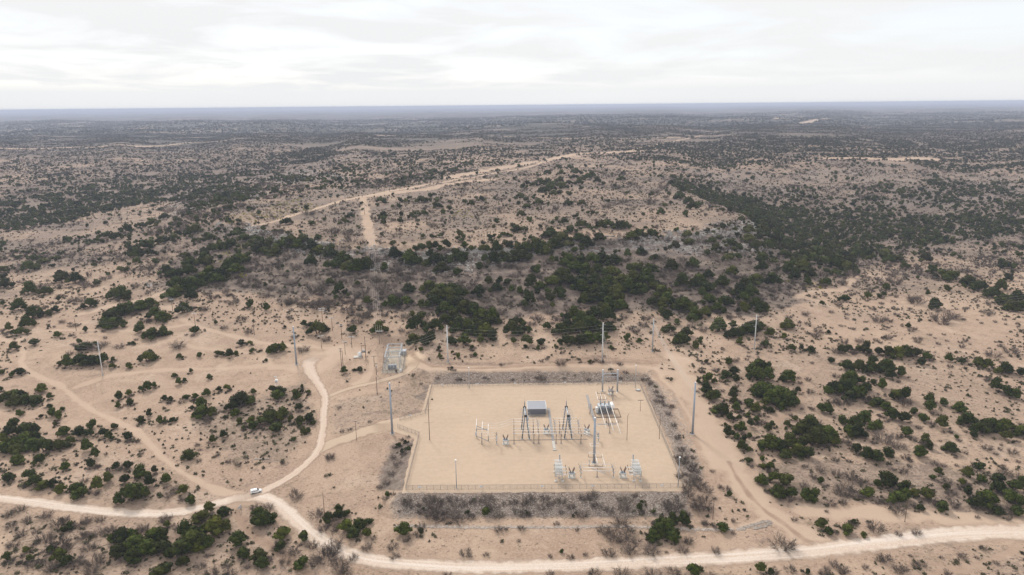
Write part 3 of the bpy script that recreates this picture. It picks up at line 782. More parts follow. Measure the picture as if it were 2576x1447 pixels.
# ------------------------------------------------------------------ line poles
def steel_pole(bq, tq_v, rb, rt, mat, label, plinth=True, hooks=3, side=1, name='steel_pole', grp='steel line poles'):
    b = W(*bq); h = top_z(b, tq_v) - b.z
    e = empty(name, b, label, 'pole', grp)
    m = MB(); m.tube((0, 0, .1), (0, 0, h), rb, rt, 14)
    m.build('shaft', M[mat], e)
    MB().tube((0, 0, h), (0, 0, h + .12), rt * 1.25, rt * 1.1, 12).build('top_cap', M['white'], e)
    if plinth:
        MB().tube((0, 0, -.3), (0, 0, .22), rb * 1.9, rb * 1.8, 14).build('footing', M['concrete'], e)
        f = MB().tube((0, 0, .22), (0, 0, .34), rb * 1.5, rb * 1.5, 14)
        for k in range(8):
            a = k * math.pi / 4; f.tube((math.cos(a) * rb * 1.35, math.sin(a) * rb * 1.35, .2), (math.cos(a) * rb * 1.35, math.sin(a) * rb * 1.35, .48), .05, .05, 5)
        f.build('base_flange', M['galv_dark'], e)
    for k in range(hooks):
        z = h - 1.2 - k * 2.2
        s = side if k % 2 == 0 else -side
        MB().ins((s * rt * .8, 0, z), (s * (rt + 1.5), -.1, z - .1), .13, 7).build('insulator', M['ins_grey'], e)
    return e, h
SPL = {}
for key, bq, tv, rb, rt, mat, lab, hk in [
    ('A', (259, 945), 859, .34, .17, 'pole_white', 'slim leaning white pole alone on the left flats', 3),
    ('B', (746, 917), 822, .62, .34, 'pole_blue', 'thick blue-grey steel pole beside the top of the side road', 3),
    ('C', (987, 1091), 964, .60, .34, 'pole_blue', 'thick blue-grey steel pole at the yard entrance', 3),
    ('D', (1127, 911), 819, .52, .28, 'pole_white', 'pale pole just right of the small old substation', 3),
    ('E', (1515, 908), 812, .46, .24, 'pole_white', 'pale pole directly behind the grey H-shaped dead end frame', 4),
    ('F', (1641, 885), 803, .48, .28, 'pole_grey', 'grey steel pole where the wires turn down to the right', 4),
    ('G', (1897, 879), 792, .38, .20, 'pole_white', 'slim white pole at the foot of the right hillside', 4),
    ('H', (1742, 1092), 962, .58, .36, 'pole_blue', 'thick light blue pole on the track right of the yard', 3)]:
    SPL[key] = steel_pole(bq, tv, rb, rt, mat, lab, hooks=hk)

def wood_pole(bq, tv, label, arms=1, armw=2.4, mat='wood', r=.19, dark_arm=False, ry=0.0, grp='wooden distribution poles', extra=None):
    b = W(*bq); h = top_z(b, tv) - b.z
    e = empty('wooden_pole', b, label, 'pole', grp, ry)
    MB().tube((0, 0, -.3), (0, 0, h), r, r * .7, 8).build('shaft', M[mat], e)
    for k in range(arms):
        z = h - .35 - k * 1.5
        a = MB().box((0, .12, z), (armw, .26, .24)).build('crossarm', M['wood_grey' if dark_arm else 'arm'], e)
        for s in (-.45, -.15, .45):
            MB().ins((s * armw, .12, z + .08), (s * armw, .12, z + .38), .09, 3).build('insulator', M['ins_grey'], a)
        MB().tube((-.3 * armw, .1, z), (0, .05, z - .7), .02, .02, 4).tube((.3 * armw, .1, z), (0, .05, z - .7), .02, .02, 4).build('brace', M['galv_dark'], e)
    if extra == 'can':
        MB().tube((.38, 0, h - 2.4), (.38, 0, h - 1.5), .27, .27, 10).build('transformer_can', M['tx'], e)
    return e, h
WP = {}
for key, bq, tv, lab, kw in [
    ('a', (380, 745), 714, 'wooden pole with double pale crossarm at the bend of the sandy lane', dict(arms=2, armw=4.2)),
    ('b', (690, 873), 1, '', None),
    ('c', (434.5, 782), 752, 'wooden pole with pale crossarm second down the left line', dict(armw=3.6)),
    ('d', (491.5, 820), 788, 'thin wooden pole with pale crossarm above the track junction', dict(armw=3.6)),
    ('e', (192, 832), 801, 'bare wooden pole standing left of the tree clump on sand', dict(arms=0)),
    ('f', (640, 842), 810, 'bare dark wooden pole between the two bends of the track', dict(arms=0)),
    ('g', A7(319, 485), A7(0, 290)[1], 'wooden pole with double pale crossarm highest on the slope', dict(arms=2, armw=4.6, ry=.2)),
    ('h', A7(459, 611), A7(0, 428)[1], 'wooden pole with one crossarm next down from the double-armed pole', dict(armw=3.6, ry=.2)),
    ('i', A7(592, 727), A7(0, 530)[1], 'wooden pole left of the round bush on the track', dict(armw=2.0, ry=.1)),
    ('j', A7(734, 850), A7(0, 694)[1], 'wooden pole with broad pale crossarm below the round bush', dict(armw=4.4)),
    ('k', A7(308, 862), A7(0, 680)[1], 'pale weathered pole and crossarm by the left end of the wires', dict(armw=3.8, mat='wood_grey', ry=.2)),
    ('l', A7(640, 945), A7(0, 760)[1], 'thin grey pole with small pale crossarm above the twin poles', dict(armw=3.0, mat='wood_grey', ry=.2)),
    ('m', A7(589, 1143), A7(0, 860)[1], 'left of the two tall dark poles standing over a bush', dict(arms=2, armw=2.0, dark_arm=True)),
    ('n', A7(611, 1140), A7(0, 890)[1], 'right of the two tall dark poles standing over a bush', dict(arms=0)),
    ('o', A7(1125, 800), A7(0, 612)[1], 'pale pole with white crossarm holding the wires off the mesa', dict(armw=4.6, mat='wood_grey', arms=1)),
    ('p', A7(932, 1025), A7(0, 690)[1], 'tall thin pole beside the white storage tank', dict(arms=0, mat='wood')),
    ('q', A7(1050, 1118), A7(0, 965)[1], 'short crossarm pole just left of the small substation', dict(armw=3.4, dark_arm=True)),
    ('r', A7(1080, 1235), A7(0, 1070)[1], 'dark pole carrying a can by the small substation corner', dict(armw=2.4, dark_arm=True, extra='can')),
    ('s', (949, 991), A7(0, 1262)[1], 'dark wooden pole by the bend of the substation road', dict(arms=0)),
    ('t', (897, 1106), 1059, 'slender brown pole beside the yard entry road', dict(armw=1.6, dark_arm=True, r=.12)),
    ('u', (816, 1290), 1241, 'slender brown pole by the road below the fork', dict(arms=0, r=.13)),
    ('v', (1315.5, 1290), 1243, 'slender dark pole on the rubble bank below the yard', dict(arms=0, r=.13)),
    ('w', (1793, 1307), 1253, 'slender brown pole right of the rubble bank', dict(arms=0, r=.13)),
    ('x', (2276, 1313), 1256, 'slender brown pole above the lower right road', dict(arms=0, r=.13)),
    ('y', (1577, 1108), 1046, 'thin brown pole with bent top inside the yard', dict(arms=0, r=.12)),
    ('z', A1(491, 1287), A1(0, 600)[1], 'tall brown wooden pole with three thin crossarms inside the yard', dict(arms=0, r=.17)),
    ('aa', A3(2178, 875), A3(0, 600)[1], 'short T-shaped brown pole near the right fence', dict(armw=3.2, dark_arm=True, r=.10)),
    ('ab', (1658.5, 1105), 1044, 'thin brown pole against the right fence', dict(arms=0, r=.12))]:
    if kw is None: continue
    WP[key] = wood_pole(bq, tv, lab, **kw)
e, h = WP['z']
for k, (vz, aw) in enumerate(((680, 1.2), (785, 1.9), (1000, 2.6))):
    z = top_z(Vector(e.location), A1(0, vz)[1]) - e.location.z
    MB().tube((-aw, 0, z + .3), (0, 0, z), .04, .05, 5).tube((aw, 0, z + .3), (0, 0, z), .04, .05, 5).build('crossarm', M['bus_post'], e)
e, h = WP['y']
MB().tube((0, 0, h - .1), (.7, 0, h + 1.3), .09, .07, 6).build('bent_top', M['bus_post'], e)
# far poles of the line on the mesa
for k, (x, y, ty) in enumerate([(1303, 695, 648), (1665, 577, 543), (1738, 585, 547), (1822, 553, 514), (1960, 524, 497), (2205, 472, 448), (2333, 464, 436), (1835, 640, 600)]):
    wood_pole((x * .5, 220 + y * .5), 220 + ty * .5, ['short pole with crossarm at the left end of the mesa lane', 'dark pole left of the fork on the mesa lane', 'second dark pole left of the mesa lane fork', 'taller pale pole right at the mesa lane fork',
              'dark pole right of the mesa lane fork', 'dark pole halfway along the mesa lane', 'pale pole farther along the mesa lane', 'pole in the cleared strip on the mesa front'][k], armw=3.2, r=.2, grp='poles along the mesa lane')
for k, (u, v, tv) in enumerate([(1492, 400, 391), (1568, 393, 380), (1640, 372, 363)]):
    wood_pole((u, v), tv, ['dark pole at the pale clearing on the mesa', 'pole at the right of the pale clearing', 'far pole beyond the pale clearing'][k], armw=4, r=.28, grp='poles along the mesa lane')

# ------------------------------------------------------------------ wires: thin sagging conductors, one object each
def wire(p, q, sag, label, r=.035, grp='overhead wires', n=18):
    p = Vector(p); q = Vector(q); m = MB(); prev = p
    for k in range(1, n + 1):
        t = k / n; c = p.lerp(q, t); c.z -= sag * 4 * t * (1 - t); m.tube(prev, c, r, r, 4, False); prev = c
    o = m.build('conductor', M['wire']); return tag(o, label, 'wire', grp)
def top(e, h, dx=0, dz=0): return Vector(e.location) + Vector((dx, 0, h + dz))
SA, SB, SC_, SD, SE, SF, SG, SH = [SPL[k] for k in 'ABCDEFGH']
for k in range(4):
    wire(top(*SF, .3 * k - .4, -1 - k * 1.6), top(*SH, .4 * k - .6, -1 - k * 2.0), 2.5, '%s wire from the grey turning pole down to the light blue pole' % ('highest', 'second', 'third', 'lowest')[k], .05, 'wires right of the yard')
    wire(top(*SF, .4, -1 - k * 1.8), top(*SG, 0, -.6 - k * 2.0), 1.5, '%s wire between the grey turning pole and the right white pole' % ('highest', 'second', 'third', 'lowest')[k], .028, 'wires at the mesa foot')
    g2 = W(2620, 800); wire(top(*SG, 0, -.6 - k * 2.), g2 + Vector((0, 0, 22 - k * 2)), 2, '%s wire leaving the right white pole for the picture edge' % ('highest', 'second', 'third', 'lowest')[k], .028, 'wires over the right plain')
for k in range(3):
    wire(top(*SD, .6, -1.5 - k * 2.2), top(*SE, -.6, -1.6 - k * 2.2), 3.0, '%s wire strung between the two pale poles behind the yard' % ('upper', 'middle', 'lower')[k], .025, 'wires behind the yard')
    wire(top(*SE, .6, -1.5 - k * 2), top(*SF, -.4, -1.2 - k * 2), 1.0, '%s wire between the pale pole and the grey turning pole' % ('upper', 'middle', 'lower')[k], .028, 'wires behind the yard')
    s0 = WZ(*A5(1520, 330 + 40 * k), _sz + 8)
    wire(top(*SD, -.5, -1.5 - k * 2.2), s0, 1.5, '%s wire from the pale pole to the small substation' % ('upper', 'middle', 'lower')[k], .035, 'wires into the small substation')
    wire(top(*SA, .3, -1.5 - k * 2.), W(-60, 880) + Vector((0, 0, 18 - 2 * k)), 2, '%s wire leaving the leaning white pole to the left' % ('upper', 'middle', 'lower')[k], .028, 'wires over the left flats')
    wire(top(*SA, .3, -1.5 - k * 2.), top(*SB, -.4, -1.5 - k * 2.), 5, '%s wire between the leaning white pole and the thick pole' % ('upper', 'middle', 'lower')[k], .022, 'wires over the left flats')
pe, ph_ = WP['o']; mt = W(934, 612)
for k in range(4):
    wire(Vector(pe.location) + Vector((-2.1 + 1.4 * k, 0, ph_)), mt + Vector((-2.5 + 1.6 * k, 0, 11)), 9, '%s wire running up the mesa from the pale crossarm pole' % ('leftmost', 'second', 'third', 'rightmost')[k], .05, 'wires up the mesa')
for (a, b_, nm) in (('a', 'c', 'first'), ('c', 'd', 'second')):
    for k in range(3):
        ea, ha = WP[a]; eb, hb = WP[b_]
        wire(Vector(ea.location) + Vector((-1.5 + 1.5 * k, 0, ha)), Vector(eb.location) + Vector((-1.5 + 1.5 * k, 0, hb)), .8, '%s wire of the %s span on the left hill line' % (('left', 'middle', 'right')[k], nm), .03, 'wires of the left hill line')
for (a, b_, nm) in (('g', 'h', 'upper'), ('i', 'j', 'lower'), ('h', 'i', 'middle')):
    for k in range(3):
        ea, ha = WP[a]; eb, hb = WP[b_]
        wire(Vector(ea.location) + Vector((-1.4 + 1.4 * k, 0, ha)), Vector(eb.location) + Vector((-1.4 + 1.4 * k, 0, hb)), .5, '%s wire of the %s span above the track' % (('left', 'centre', 'right')[k], nm), .03, 'wires above the track')
for k in range(2):
    ea, ha = WP['e']; eb, hb = WP['f']
    wire(Vector(ea.location) + Vector((0, 0, ha - k * 1.2)), Vector(eb.location) + Vector((0, 0, hb - k * 1.2)), 4, '%s long wire between the bare poles on the left flats' % ('upper', 'lower')[k], .022, 'wires over the sandy flats')

# ------------------------------------------------------------------ yard lights
for key, bq, tv, lab in [('l1', (1180.5, 978), 925, 'slim grey light mast by the back fence at left'), ('l2', (1148.5, 1229), 1157, 'slim grey light mast by the front fence at left'),
                         ('l3', (1706, 1223), 1150, 'slim grey light mast at the front right corner'), ('l4', A8(1383, 803), A8(0, 155)[1], 'slim grey light mast at the back right corner')]:
    b = W(*bq); h = top_z(b, tv) - b.z; e = empty('light_mast', b, lab, 'light mast', 'light masts round the yard')
    MB().tube((0, 0, .2), (0, 0, h), .2, .11, 10).build('mast', M['pole_grey' if key != 'l2' else 'pole_blue'], e)
    MB().tube((0, 0, -.1), (0, 0, .25), .4, .4, 10).build('footing', M['concrete'], e)
    MB().box((0, -.3, h + .1), (.75, .8, .16)).build('lamp_head', M['white'], e)

# ------------------------------------------------------------------ chain link fence
def fence(pts, label, sign_at=(), gate=None):
    P = [WZ(u, v, 0) for u, v in pts]; o = P[0]; e = empty('chain_link_fence', (o.x, o.y, 0), label, 'fence', 'fence runs round the yard')
    H = 2.15; rail = MB(); V = []; F = []; UV = []; s = 0; first = True; M.setdefault('fence', simple('galvanised_fence', (.17, .155, .155), .6, .2))
    for a, b in zip(P[:-1], P[1:]):
        L_ = (b - a).length; n = max(1, round(L_ / 3.05)); d = (b - a) / n
        for k in range(n + 1):
            if k == 0 and not first: continue
            p = a + d * k - o; MB().tube((p.x, p.y, -.2), (p.x, p.y, H + .12), .055, .055, 6).build('fence_post', M['fence'], e)
        first = False
        rail.tube((a - o) + Vector((0, 0, H)), (b - o) + Vector((0, 0, H)), .035, .035, 6)
        rail.tube((a - o) + Vector((0, 0, .12)), (b - o) + Vector((0, 0, .12)), .02, .02, 4)
        nx = (b - a).normalized(); up = Vector((-nx.y, nx.x, 0)) * .25
        for q in (.16, .32): rail.tube((a - o) + Vector((0, 0, H + q)), (b - o) + Vector((0, 0, H + q)), .018, .018, 3)
        i = len(V); A_ = a - o; B_ = b - o
        V += [(A_.x, A_.y, .06), (B_.x, B_.y, .06), (B_.x, B_.y, H), (A_.x, A_.y, H)]; F.append((i, i + 1, i + 2, i + 3)); UV += [(s, 0), (s + L_, 0), (s + L_, H), (s, H)]; s += L_
    rail.build('rails', M['fence'], e)
    me = bpy.data.meshes.new('mesh_panel'); me.from_pydata(V, [], F); uv = me.uv_layers.new(name='UVMap')
    for i, c in enumerate(UV): uv.data[i].uv = c
    me.materials.append(M['chain']); c = bpy.data.objects.new('mesh_panel', me); COL.objects.link(c); c.parent = e
    for f in sign_at:
        p = P[0].lerp(P[1], f) - o
        for dx, w_, mt in ((0, 1.15, 'sign'), (1.15, .65, 'cream')):
            q = (P[1] - P[0]).normalized() * dx
            sg = MB().box((p.x + q.x, p.y + q.y - .09, 1.5 - .1 * bool(dx)), (w_, .03, .72 if not dx else .35)).build('warning_sign', M[mt], e)
            if not dx: MB().box((p.x, p.y - .112, 1.52), (w_ * .7, .012, .12)).box((p.x, p.y - .112, 1.3), (w_ * .5, .012, .07)).build('print', M['sign_blue'], sg)
    return e
fence([(1021, 1233), (1721, 1228)], 'front run of brown chain-link fence along the rubble bank', (.05, .27, .49, .67, .92))
fence([(1721, 1228), (1608, 965)], 'right-hand run of chain-link fence from front to back')
fence([(1608, 965), (1087, 973)], 'back run of chain-link fence below the rear bank', (.09, .36, .60, .78, .95))
fence([(1087, 973), (1070, 1041)], 'left run of chain-link fence from the back corner')
fence([(1070, 1041), (1006, 1058)], 'slanting run of chain-link fence above the yard entrance', (.6,))
fence([(1000, 1077), (1006, 1079), (1055, 1097)], 'slanting run of chain-link fence below the yard entrance')
fence([(1055, 1097), (1021, 1233)], 'left run of chain-link fence down to the front corner')

# ------------------------------------------------------------------ control house
b0 = P2(1262, 577); b1 = P2(1607, 577); bw = (b1 - b0).length; bd = 8.6
e = empty('control_house', ((b0.x + b1.x) / 2, b0.y + bd / 2, 0.05), 'grey metal control house with light sloping roof', 'building')
hw = bw / 2; fh, bh = 3.3, 3.8
m = MB(); m.v = [(-hw, -bd / 2, 0), (hw, -bd / 2, 0), (hw, bd / 2, 0), (-hw, bd / 2, 0), (-hw, -bd / 2, fh), (hw, -bd / 2, fh), (hw, bd / 2, bh), (-hw, bd / 2, bh)]
m.f = [(0, 1, 5, 4), (1, 2, 6, 5), (2, 3, 7, 6), (3, 0, 4, 7)]; m.sm = [False] * 4
wl = m.build('wall', M['wall'], e)
ribs = MB()
for k in range(24):
    x = -hw + (k + .5) * bw / 24; ribs.box((x, -bd / 2 - .03, fh / 2), (.06, .05, fh - .1))
ribs.build('siding_ribs', M['wall'], wl)
m = MB(); t = .12
a = [(-hw - .25, -bd / 2 - .3, fh - .01), (hw + .25, -bd / 2 - .3, fh - .01), (hw + .25, bd / 2 + .2, bh + .02), (-hw - .25, bd / 2 + .2, bh + .02)]
m.v = a + [(x, y, z + t) for x, y, z in a]; m.f = [(0, 3, 2, 1), (4, 5, 6, 7), (0, 1, 5, 4), (1, 2, 6, 5), (2, 3, 7, 6), (3, 0, 4, 7)]; m.sm = [False] * 6
rf = m.build('roof', M['roof'], e)
m = MB()
for k in range(17):
    x = -hw + k * bw / 16; m.beam((x, -bd / 2 - .25, fh + t + .03), (x, bd / 2 + .15, bh + t + .05), .05, .06)
m.build('roof_seams', M['roof'], rf)
MB().beam((-hw - .3, bd / 2 + .2, bh + .2), (hw + .3, bd / 2 + .2, bh + .2), .35, .3).beam((-hw - .3, -bd / 2 - .3, fh + .12), (-hw - .3, bd / 2 + .1, bh + .14), .2, .22).beam((hw + .3, -bd / 2 - .3, fh + .12), (hw + .3, bd / 2 + .1, bh + .14), .2, .22).build('roof_trim', M['white'], e)
for k in range(3):
    MB().box((hw + .45, -bd / 2 + 1.5 + k * 2.2, 1.4), (.8, 1.0, 1.5)).build('air_conditioner', M['cream'], e)
d_ = MB().box((hw + .04, bd / 2 - 1.4, 1.05), (.08, 1.0, 2.1)).build('door', M['cream'], e)
MB().box((hw + .1, bd / 2 - 1.05, 1.05), (.08, .08, .16)).build('handle', M['galv_dark'], d_)
e = empty('cable_tray', P2(1440, 608), 'low dark cable tray on little stands before the control house', 'cable tray')
m = MB()
MB().box((0, 0, .45), (9.2, .5, .14)).build('tray', M['galv_dark'], e)
for k in range(5): MB().box((-3.9 + k * 1.55, 0, .2), (.35, .5, .4)).build('stand', M['concrete_grey'], e)

# cable trenches: lids laid end to end
def trench(p, q, w_, label, mat='concrete_grey', dark=None):
    d = (q - p); L_ = d.length; n = int(L_ / 1.2); e = empty('cable_trench', (p.x, p.y, .05), label, 'cable trench', 'concrete cable trenches', math.atan2(d.y, d.x))
    m = MB()
    for k in range(n): m.box(((k + .5) * L_ / n, 0, .07), (L_ / n - .05, w_, .12))
    m.build('lids', M[mat], e); MB().box((L_ / 2, 0, .04), (L_ + .1, w_ + .25, .05)).build('edge', M['concrete_grey'], e)
    return e
trench(P2(1775, 1232), P2(1750, 1085), 1.25, 'pale front stretch of concrete trench lids ending in a block', 'concrete')
trench(P2(1750, 1080), P2(1662, 455), 1.15, 'grey line of trench lids from the control house towards the front')
trench(P3(1070, 1100), P3(890, 485), 1.15, 'grey line of trench lids left of the transformer')
trench(P2(880, 1073), P2(2412, 1052), .3, 'thin dark conduit line across the yard', 'rust')
trench(P3(1150, 1190), P3(1600, 1190), .9, 'short grey trench in front of the transformer')
tag(MB().box(tuple(P2(1780, 1252, .3)), (1.8, .8, .5)).build('concrete_block', M['concrete'], None, .04), 'pale concrete block at the end of the cable trench', 'block')

# ------------------------------------------------------------------ dead end towers
def a_tower(front, fapex, back, bapex, label, mast_v, spire_v):
    fm = (front[0] + front[1]) / 2; bm_ = (back[0] + back[1]) / 2
    hf = top_z(fm, fapex); hb = top_z(bm_, bapex)
    e = empty('dead_end_tower', (fm.x, fm.y, 0), label, 'power tower', 'grey A-shaped dead end towers')
    for (l, r_), mid, h in ((front, fm, hf), (back, bm_, hb)):
        ap = Vector((mid.x, mid.y, h))
        for s, p in ((-1, l), (1, r_)):
            o = MB().tube(loc(p, e.location) + Vector((0, 0, .2)), loc(ap, e.location) + Vector((s * .35, 0, 0)), .36, .27, 10).build('leg', M['galv_dark'], e)
            MB().box(tuple(loc(p, e.location) + Vector((0, 0, .12))), (1.3, 1.3, .3)).build('footing', M['concrete'], o)
        MB().tube(loc(ap, e.location) + Vector((-.75, 0, 0)), loc(ap, e.location) + Vector((.75, 0, 0)), .5, .5, 12).build('apex_joint', M['black'], e)
    a = Vector((fm.x, fm.y, hf)) - e.location; b = Vector((bm_.x, bm_.y, hb)) - e.location
    MB().tube(a, b, .34, .34, 10).build('girder', M['galv'], e)
    bu = proj(bm_.x, bm_.y, hb)
    hm = top_z(bm_, mast_v); hs = top_z(bm_, spire_v)
    MB().tube(b, b + Vector((0, 0, hm - hb)), .24, .2, 8).build('mast', M['galv_dark'], e)
    MB().tube(b + Vector((0, 0, hm - hb)), b + Vector((0, 0, hs - hb)), .05, .02, 5).build('lightning_spike', M['galv'], e)
    for k in range(3):
        c = a.lerp(b, (k + .5) / 3)
        for s in (-1, 1):
            i_ = MB().ins(c + Vector((s * .35, 0, -.1)), c + Vector((s * 2.3, -.1, -.75)), .14, 9).build('strain_insulator', M['ins_grey'], e)
            # dropper looping down to the gear
            m = MB(); p0 = c + Vector((s * 2.3, -.1, -.75)); p1 = c + Vector((s * 1.2, -.5, -4.4)); pv = p0
            for j in range(1, 9):
                t = j / 8; q = p0.lerp(p1, t) + Vector((s * 1.0 * math.sin(t * math.pi), 0, 0)); m.tube(pv, q, .035, .035, 4, False); pv = q
            m.build('jumper', M['wire'], e)
    # switch gear hung on the right leg and behind
    g = MB().box(tuple(a.lerp(b, .35) + Vector((1.1, 0, -2.6))), (.9, 3.2, .16)).box(tuple(a.lerp(b, .35) + Vector((1.1, 0, -3.6))), (.9, 2.6, .14))
    for k in range(3):
        c = a.lerp(b, .1 + .28 * k) + Vector((1.1, 0, -2.5)); g.ins(c + Vector((-.3, 0, 0)), c + Vector((-.45, 0, .9)), .14, 4); g.ins(c + Vector((.3, 0, 0)), c + Vector((.5, 0, .9)), .14, 4)
    g.build('switch_rack', M['galv'], e)
    g = MB()
    for k in range(6):
        t = .15 + k * .11; p = front[1].lerp(Vector((fm.x, fm.y, hf)), t) - e.location; g.box((p.x + .5, p.y - .1, p.z + .4), (.5, .35, .6))
    g.build('control_boxes', M['tx'], e)
    MB().box(tuple(front[1].lerp(Vector((fm.x, fm.y, hf)), .5) - e.location + Vector((.6, -.2, .5))), (.6, .5, .45)).build('white_box', M['white'], e)
    return e
a_tower((P2(1150, 1045), P2(1290, 1045)), A2(0, 600)[1], (P2(1137, 855), P2(1262, 855)), A2(0, 432)[1], 'left grey A-shaped dead end tower beside the control house', A2(0, 322)[1], A2(0, 215)[1])
a_tower((P2(1968, 1038), P2(2108, 1038)), A2(0, 598)[1], (P2(1932, 855), P2(2065, 855)), A2(0, 425)[1], 'middle grey A-shaped dead end tower right of the cable trench', A2(0, 312)[1], A2(0, 225)[1])

# H frame
lp, rp = P3(1265, 405), P3(1622, 398); h1 = top_z(lp, A8(0, 290)[1]); h2 = top_z(rp, A8(0, 285)[1])
e = empty('dead_end_gantry', lp, 'grey H-shaped dead end frame by the back fence', 'power frame')
rl = loc(rp, lp)
for o_, h in ((Vector((0, 0, 0)), h1), (rl, h2)):
    c = MB().tube(o_ + Vector((0, 0, .2)), o_ + Vector((0, 0, h)), .5, .38, 14).build('column', M['galv'], e)
    MB().tube(o_ + Vector((0, 0, h)), o_ + Vector((0, 0, h + .15)), .5, .45, 14).build('cap', M['white'], c)
    MB().box((o_.x, o_.y, .13), (1.7, 1.7, .3)).build('footing', M['concrete'], c)
zb1 = top_z(lp, A8(0, 402)[1]); zb2 = top_z(lp, A8(0, 490)[1])
MB().beam((0, 0, zb1), (rl.x, rl.y, zb1), .42).build('beam', M['galv'], e)
MB().beam((0, 0, zb2), (rl.x, rl.y, zb2), .2).build('beam', M['galv'], e)
for k in range(3):
    x = rl.x * (.22 + .28 * k); MB().ins((x, .2, zb1), (x, 1.7, zb1 - .1), .15, 8).build('strain_insulator', M['ins_grey'], e)
    wire(lp + Vector((x, 1.7, zb1 - .1)), top(*SE, -.5 + .5 * k, -3 - 1.5 * k), .8, '%s wire from the H-shaped frame back to the pale pole' % ('left', 'middle', 'right')[k], .04, 'wires over the back bank')
    m = MB(); p0 = Vector((x, -.2, zb1 - .3)); p1 = Vector((rl.x * .45 + (k - 1) * 1.3, -2.5, 5.0)); pv = p0
    for j in range(1, 9):
        t = j / 8; q = p0.lerp(p1, t); q.y -= .6 * math.sin(t * math.pi); m.tube(pv, q, .035, .035, 4, False); pv = q
    m.build('jumper', M['wire'], e)

# ------------------------------------------------------------------ rigid bus: supports, pipes, switches
def support(p, z, length, label, ax='y', n=3, grp='bus supports'):
    e = empty('bus_support', (p.x, p.y, 0.05), label, 'bus support', grp)
    MB().tube((0, 0, .1), (0, 0, z - 1.35), .17, .14, 8).build('post', M['bus_post'], e)
    MB().box((0, 0, .08), (.95, .95, .2)).build('footing', M['concrete_grey'], e)
    d = Vector((0, 1, 0)) if ax == 'y' else Vector((1, 0, 0))
    if n > 1: MB().beam(-d * length / 2 + Vector((0, 0, z - 1.3)), d * length / 2 + Vector((0, 0, z - 1.3)), .2).build('crossbeam', M['bus_post'], e)
    for k in range(n):
        s = (k / (n - 1) - .5) * length if n > 1 else 0; q = d * s
        MB().ins(q + Vector((0, 0, z - 1.25)), q + Vector((0, 0, z - .1)), .12, 5).build('insulator', M['ins'], e)
    return e
def pipe(p, q, label, r=.10, grp='aluminium bus pipes', mat='bus'):
    e = MB().tube(loc(p, p), loc(q, p), r, r, 8).build('bus_pipe', M[mat]); e.location = p; return tag(e, label, 'bus pipe', grp)
ZB = 6.6
for k, (x, y) in enumerate([(995, 1140), (1378, 1130), (1473, 1135), (1805, 1132), (1903, 1132), (2285, 1132)]):
    support(P2(x, y), ZB, 6.2, '%s bus support in the front row' % ('leftmost', 'second from left', 'third from left', 'fourth from left', 'fifth from left', 'rightmost')[k], grp='front row of bus supports')
for k, (x, y) in enumerate([(993, 940), (1365, 938), (1872, 940)]):
    support(P2(x, y), ZB, 6.2, '%s bus support in the rear row' % ('left', 'middle', 'right')[k], grp='rear row of bus supports')
for k, y in enumerate((835, 887, 940)):
    pipe(P2(970, y, ZB), P2(2345, y - 8, ZB), '%s of the three long pale bus pipes across the yard' % ('rear', 'middle', 'front')[k])
    pipe(P2(2345, y - 8, ZB), P2(2480, y + 55, ZB), '%s pale bus pipe slanting towards the tall steel pole' % ('rear', 'middle', 'front')[k])
for k, y in enumerate((655, 705, 755)):
    pipe(P2(958, y, ZB), P2(1420 + 8 * k, y, ZB), '%s short rear bus pipe at the left tower' % ('upper', 'middle', 'lower')[k])
    pipe(P2(1800 + 8 * k, y - 12, ZB), P2(2200 + 12 * k, y - 12, ZB), '%s short rear bus pipe at the middle tower' % ('upper', 'middle', 'lower')[k])
    y2 = 735 + 48 * k
    pipe(P2(290 + 110 * k, y2, ZB), P2(690, y2, ZB), '%s thin pipe of the left bay' % ('upper', 'middle', 'lower')[k], .07)
    pipe(P2(690, y2, ZB), P2(958, y, ZB), '%s slanting pipe joining the left bay to the tower' % ('upper', 'middle', 'lower')[k], .07)
    pipe(P2(285 + 110 * k, 918 + 55 * k, 4.6), P2(640, 918 + 55 * k, 4.6), '%s lower pipe of the left bay' % ('upper', 'middle', 'lower')[k], .06)
# left bay: three thick pipes running front to back on slanting beams
e = empty('bus_gantry', P2(375, 1150), 'slanting steel frame under the left bay pipes', 'steel frame'); o_ = e.location
for x, y, z in ((272, 1005, 6.3), (375, 1150, 6.3), (500, 1085, 3.2)):
    p = loc(P2(x, y), o_)
    MB().tube(p, p + Vector((0, 0, z)), .2, .15, 8).build('post', M['galv_dark'], e)
MB().beam(loc(P2(278, 792, 6.3), o_), loc(P2(500, 885, 6.3), o_), .22).beam(loc(P2(265, 855, 6.0), o_), loc(P2(492, 855, 6.0), o_), .2).beam(loc(P2(270, 985, 2.6), o_), loc(P2(492, 1083, 2.6), o_), .2).build('beams', M['galv_dark'], e)
for k, (x, y) in enumerate(((272, 800), (380, 850), (497, 880))):
    p = loc(P2(x, y, 6.3), o_); MB().ins(p, p + Vector((0, 0, 1.1)), .14, 4).build('insulator', M['ins'], e)
MB().box(tuple(loc(P2(262, 945, 1.9), o_)), (.8, .6, 2.2)).build('control_cabinet', M['tx'], e)
for k, (a, b_) in enumerate((((275, 655), (260, 850)), ((388, 705), (375, 900)), ((500, 752), (490, 950)))):
    pipe(P2(*a, 7.5), P2(*b_, 7.5), '%s thick white pipe running front to back in the left bay' % ('left', 'middle', 'right')[k], .15)
support(P2(662, 1142), ZB, 1, 'tall single bus post right of the left bay', n=1, grp='single bus posts')
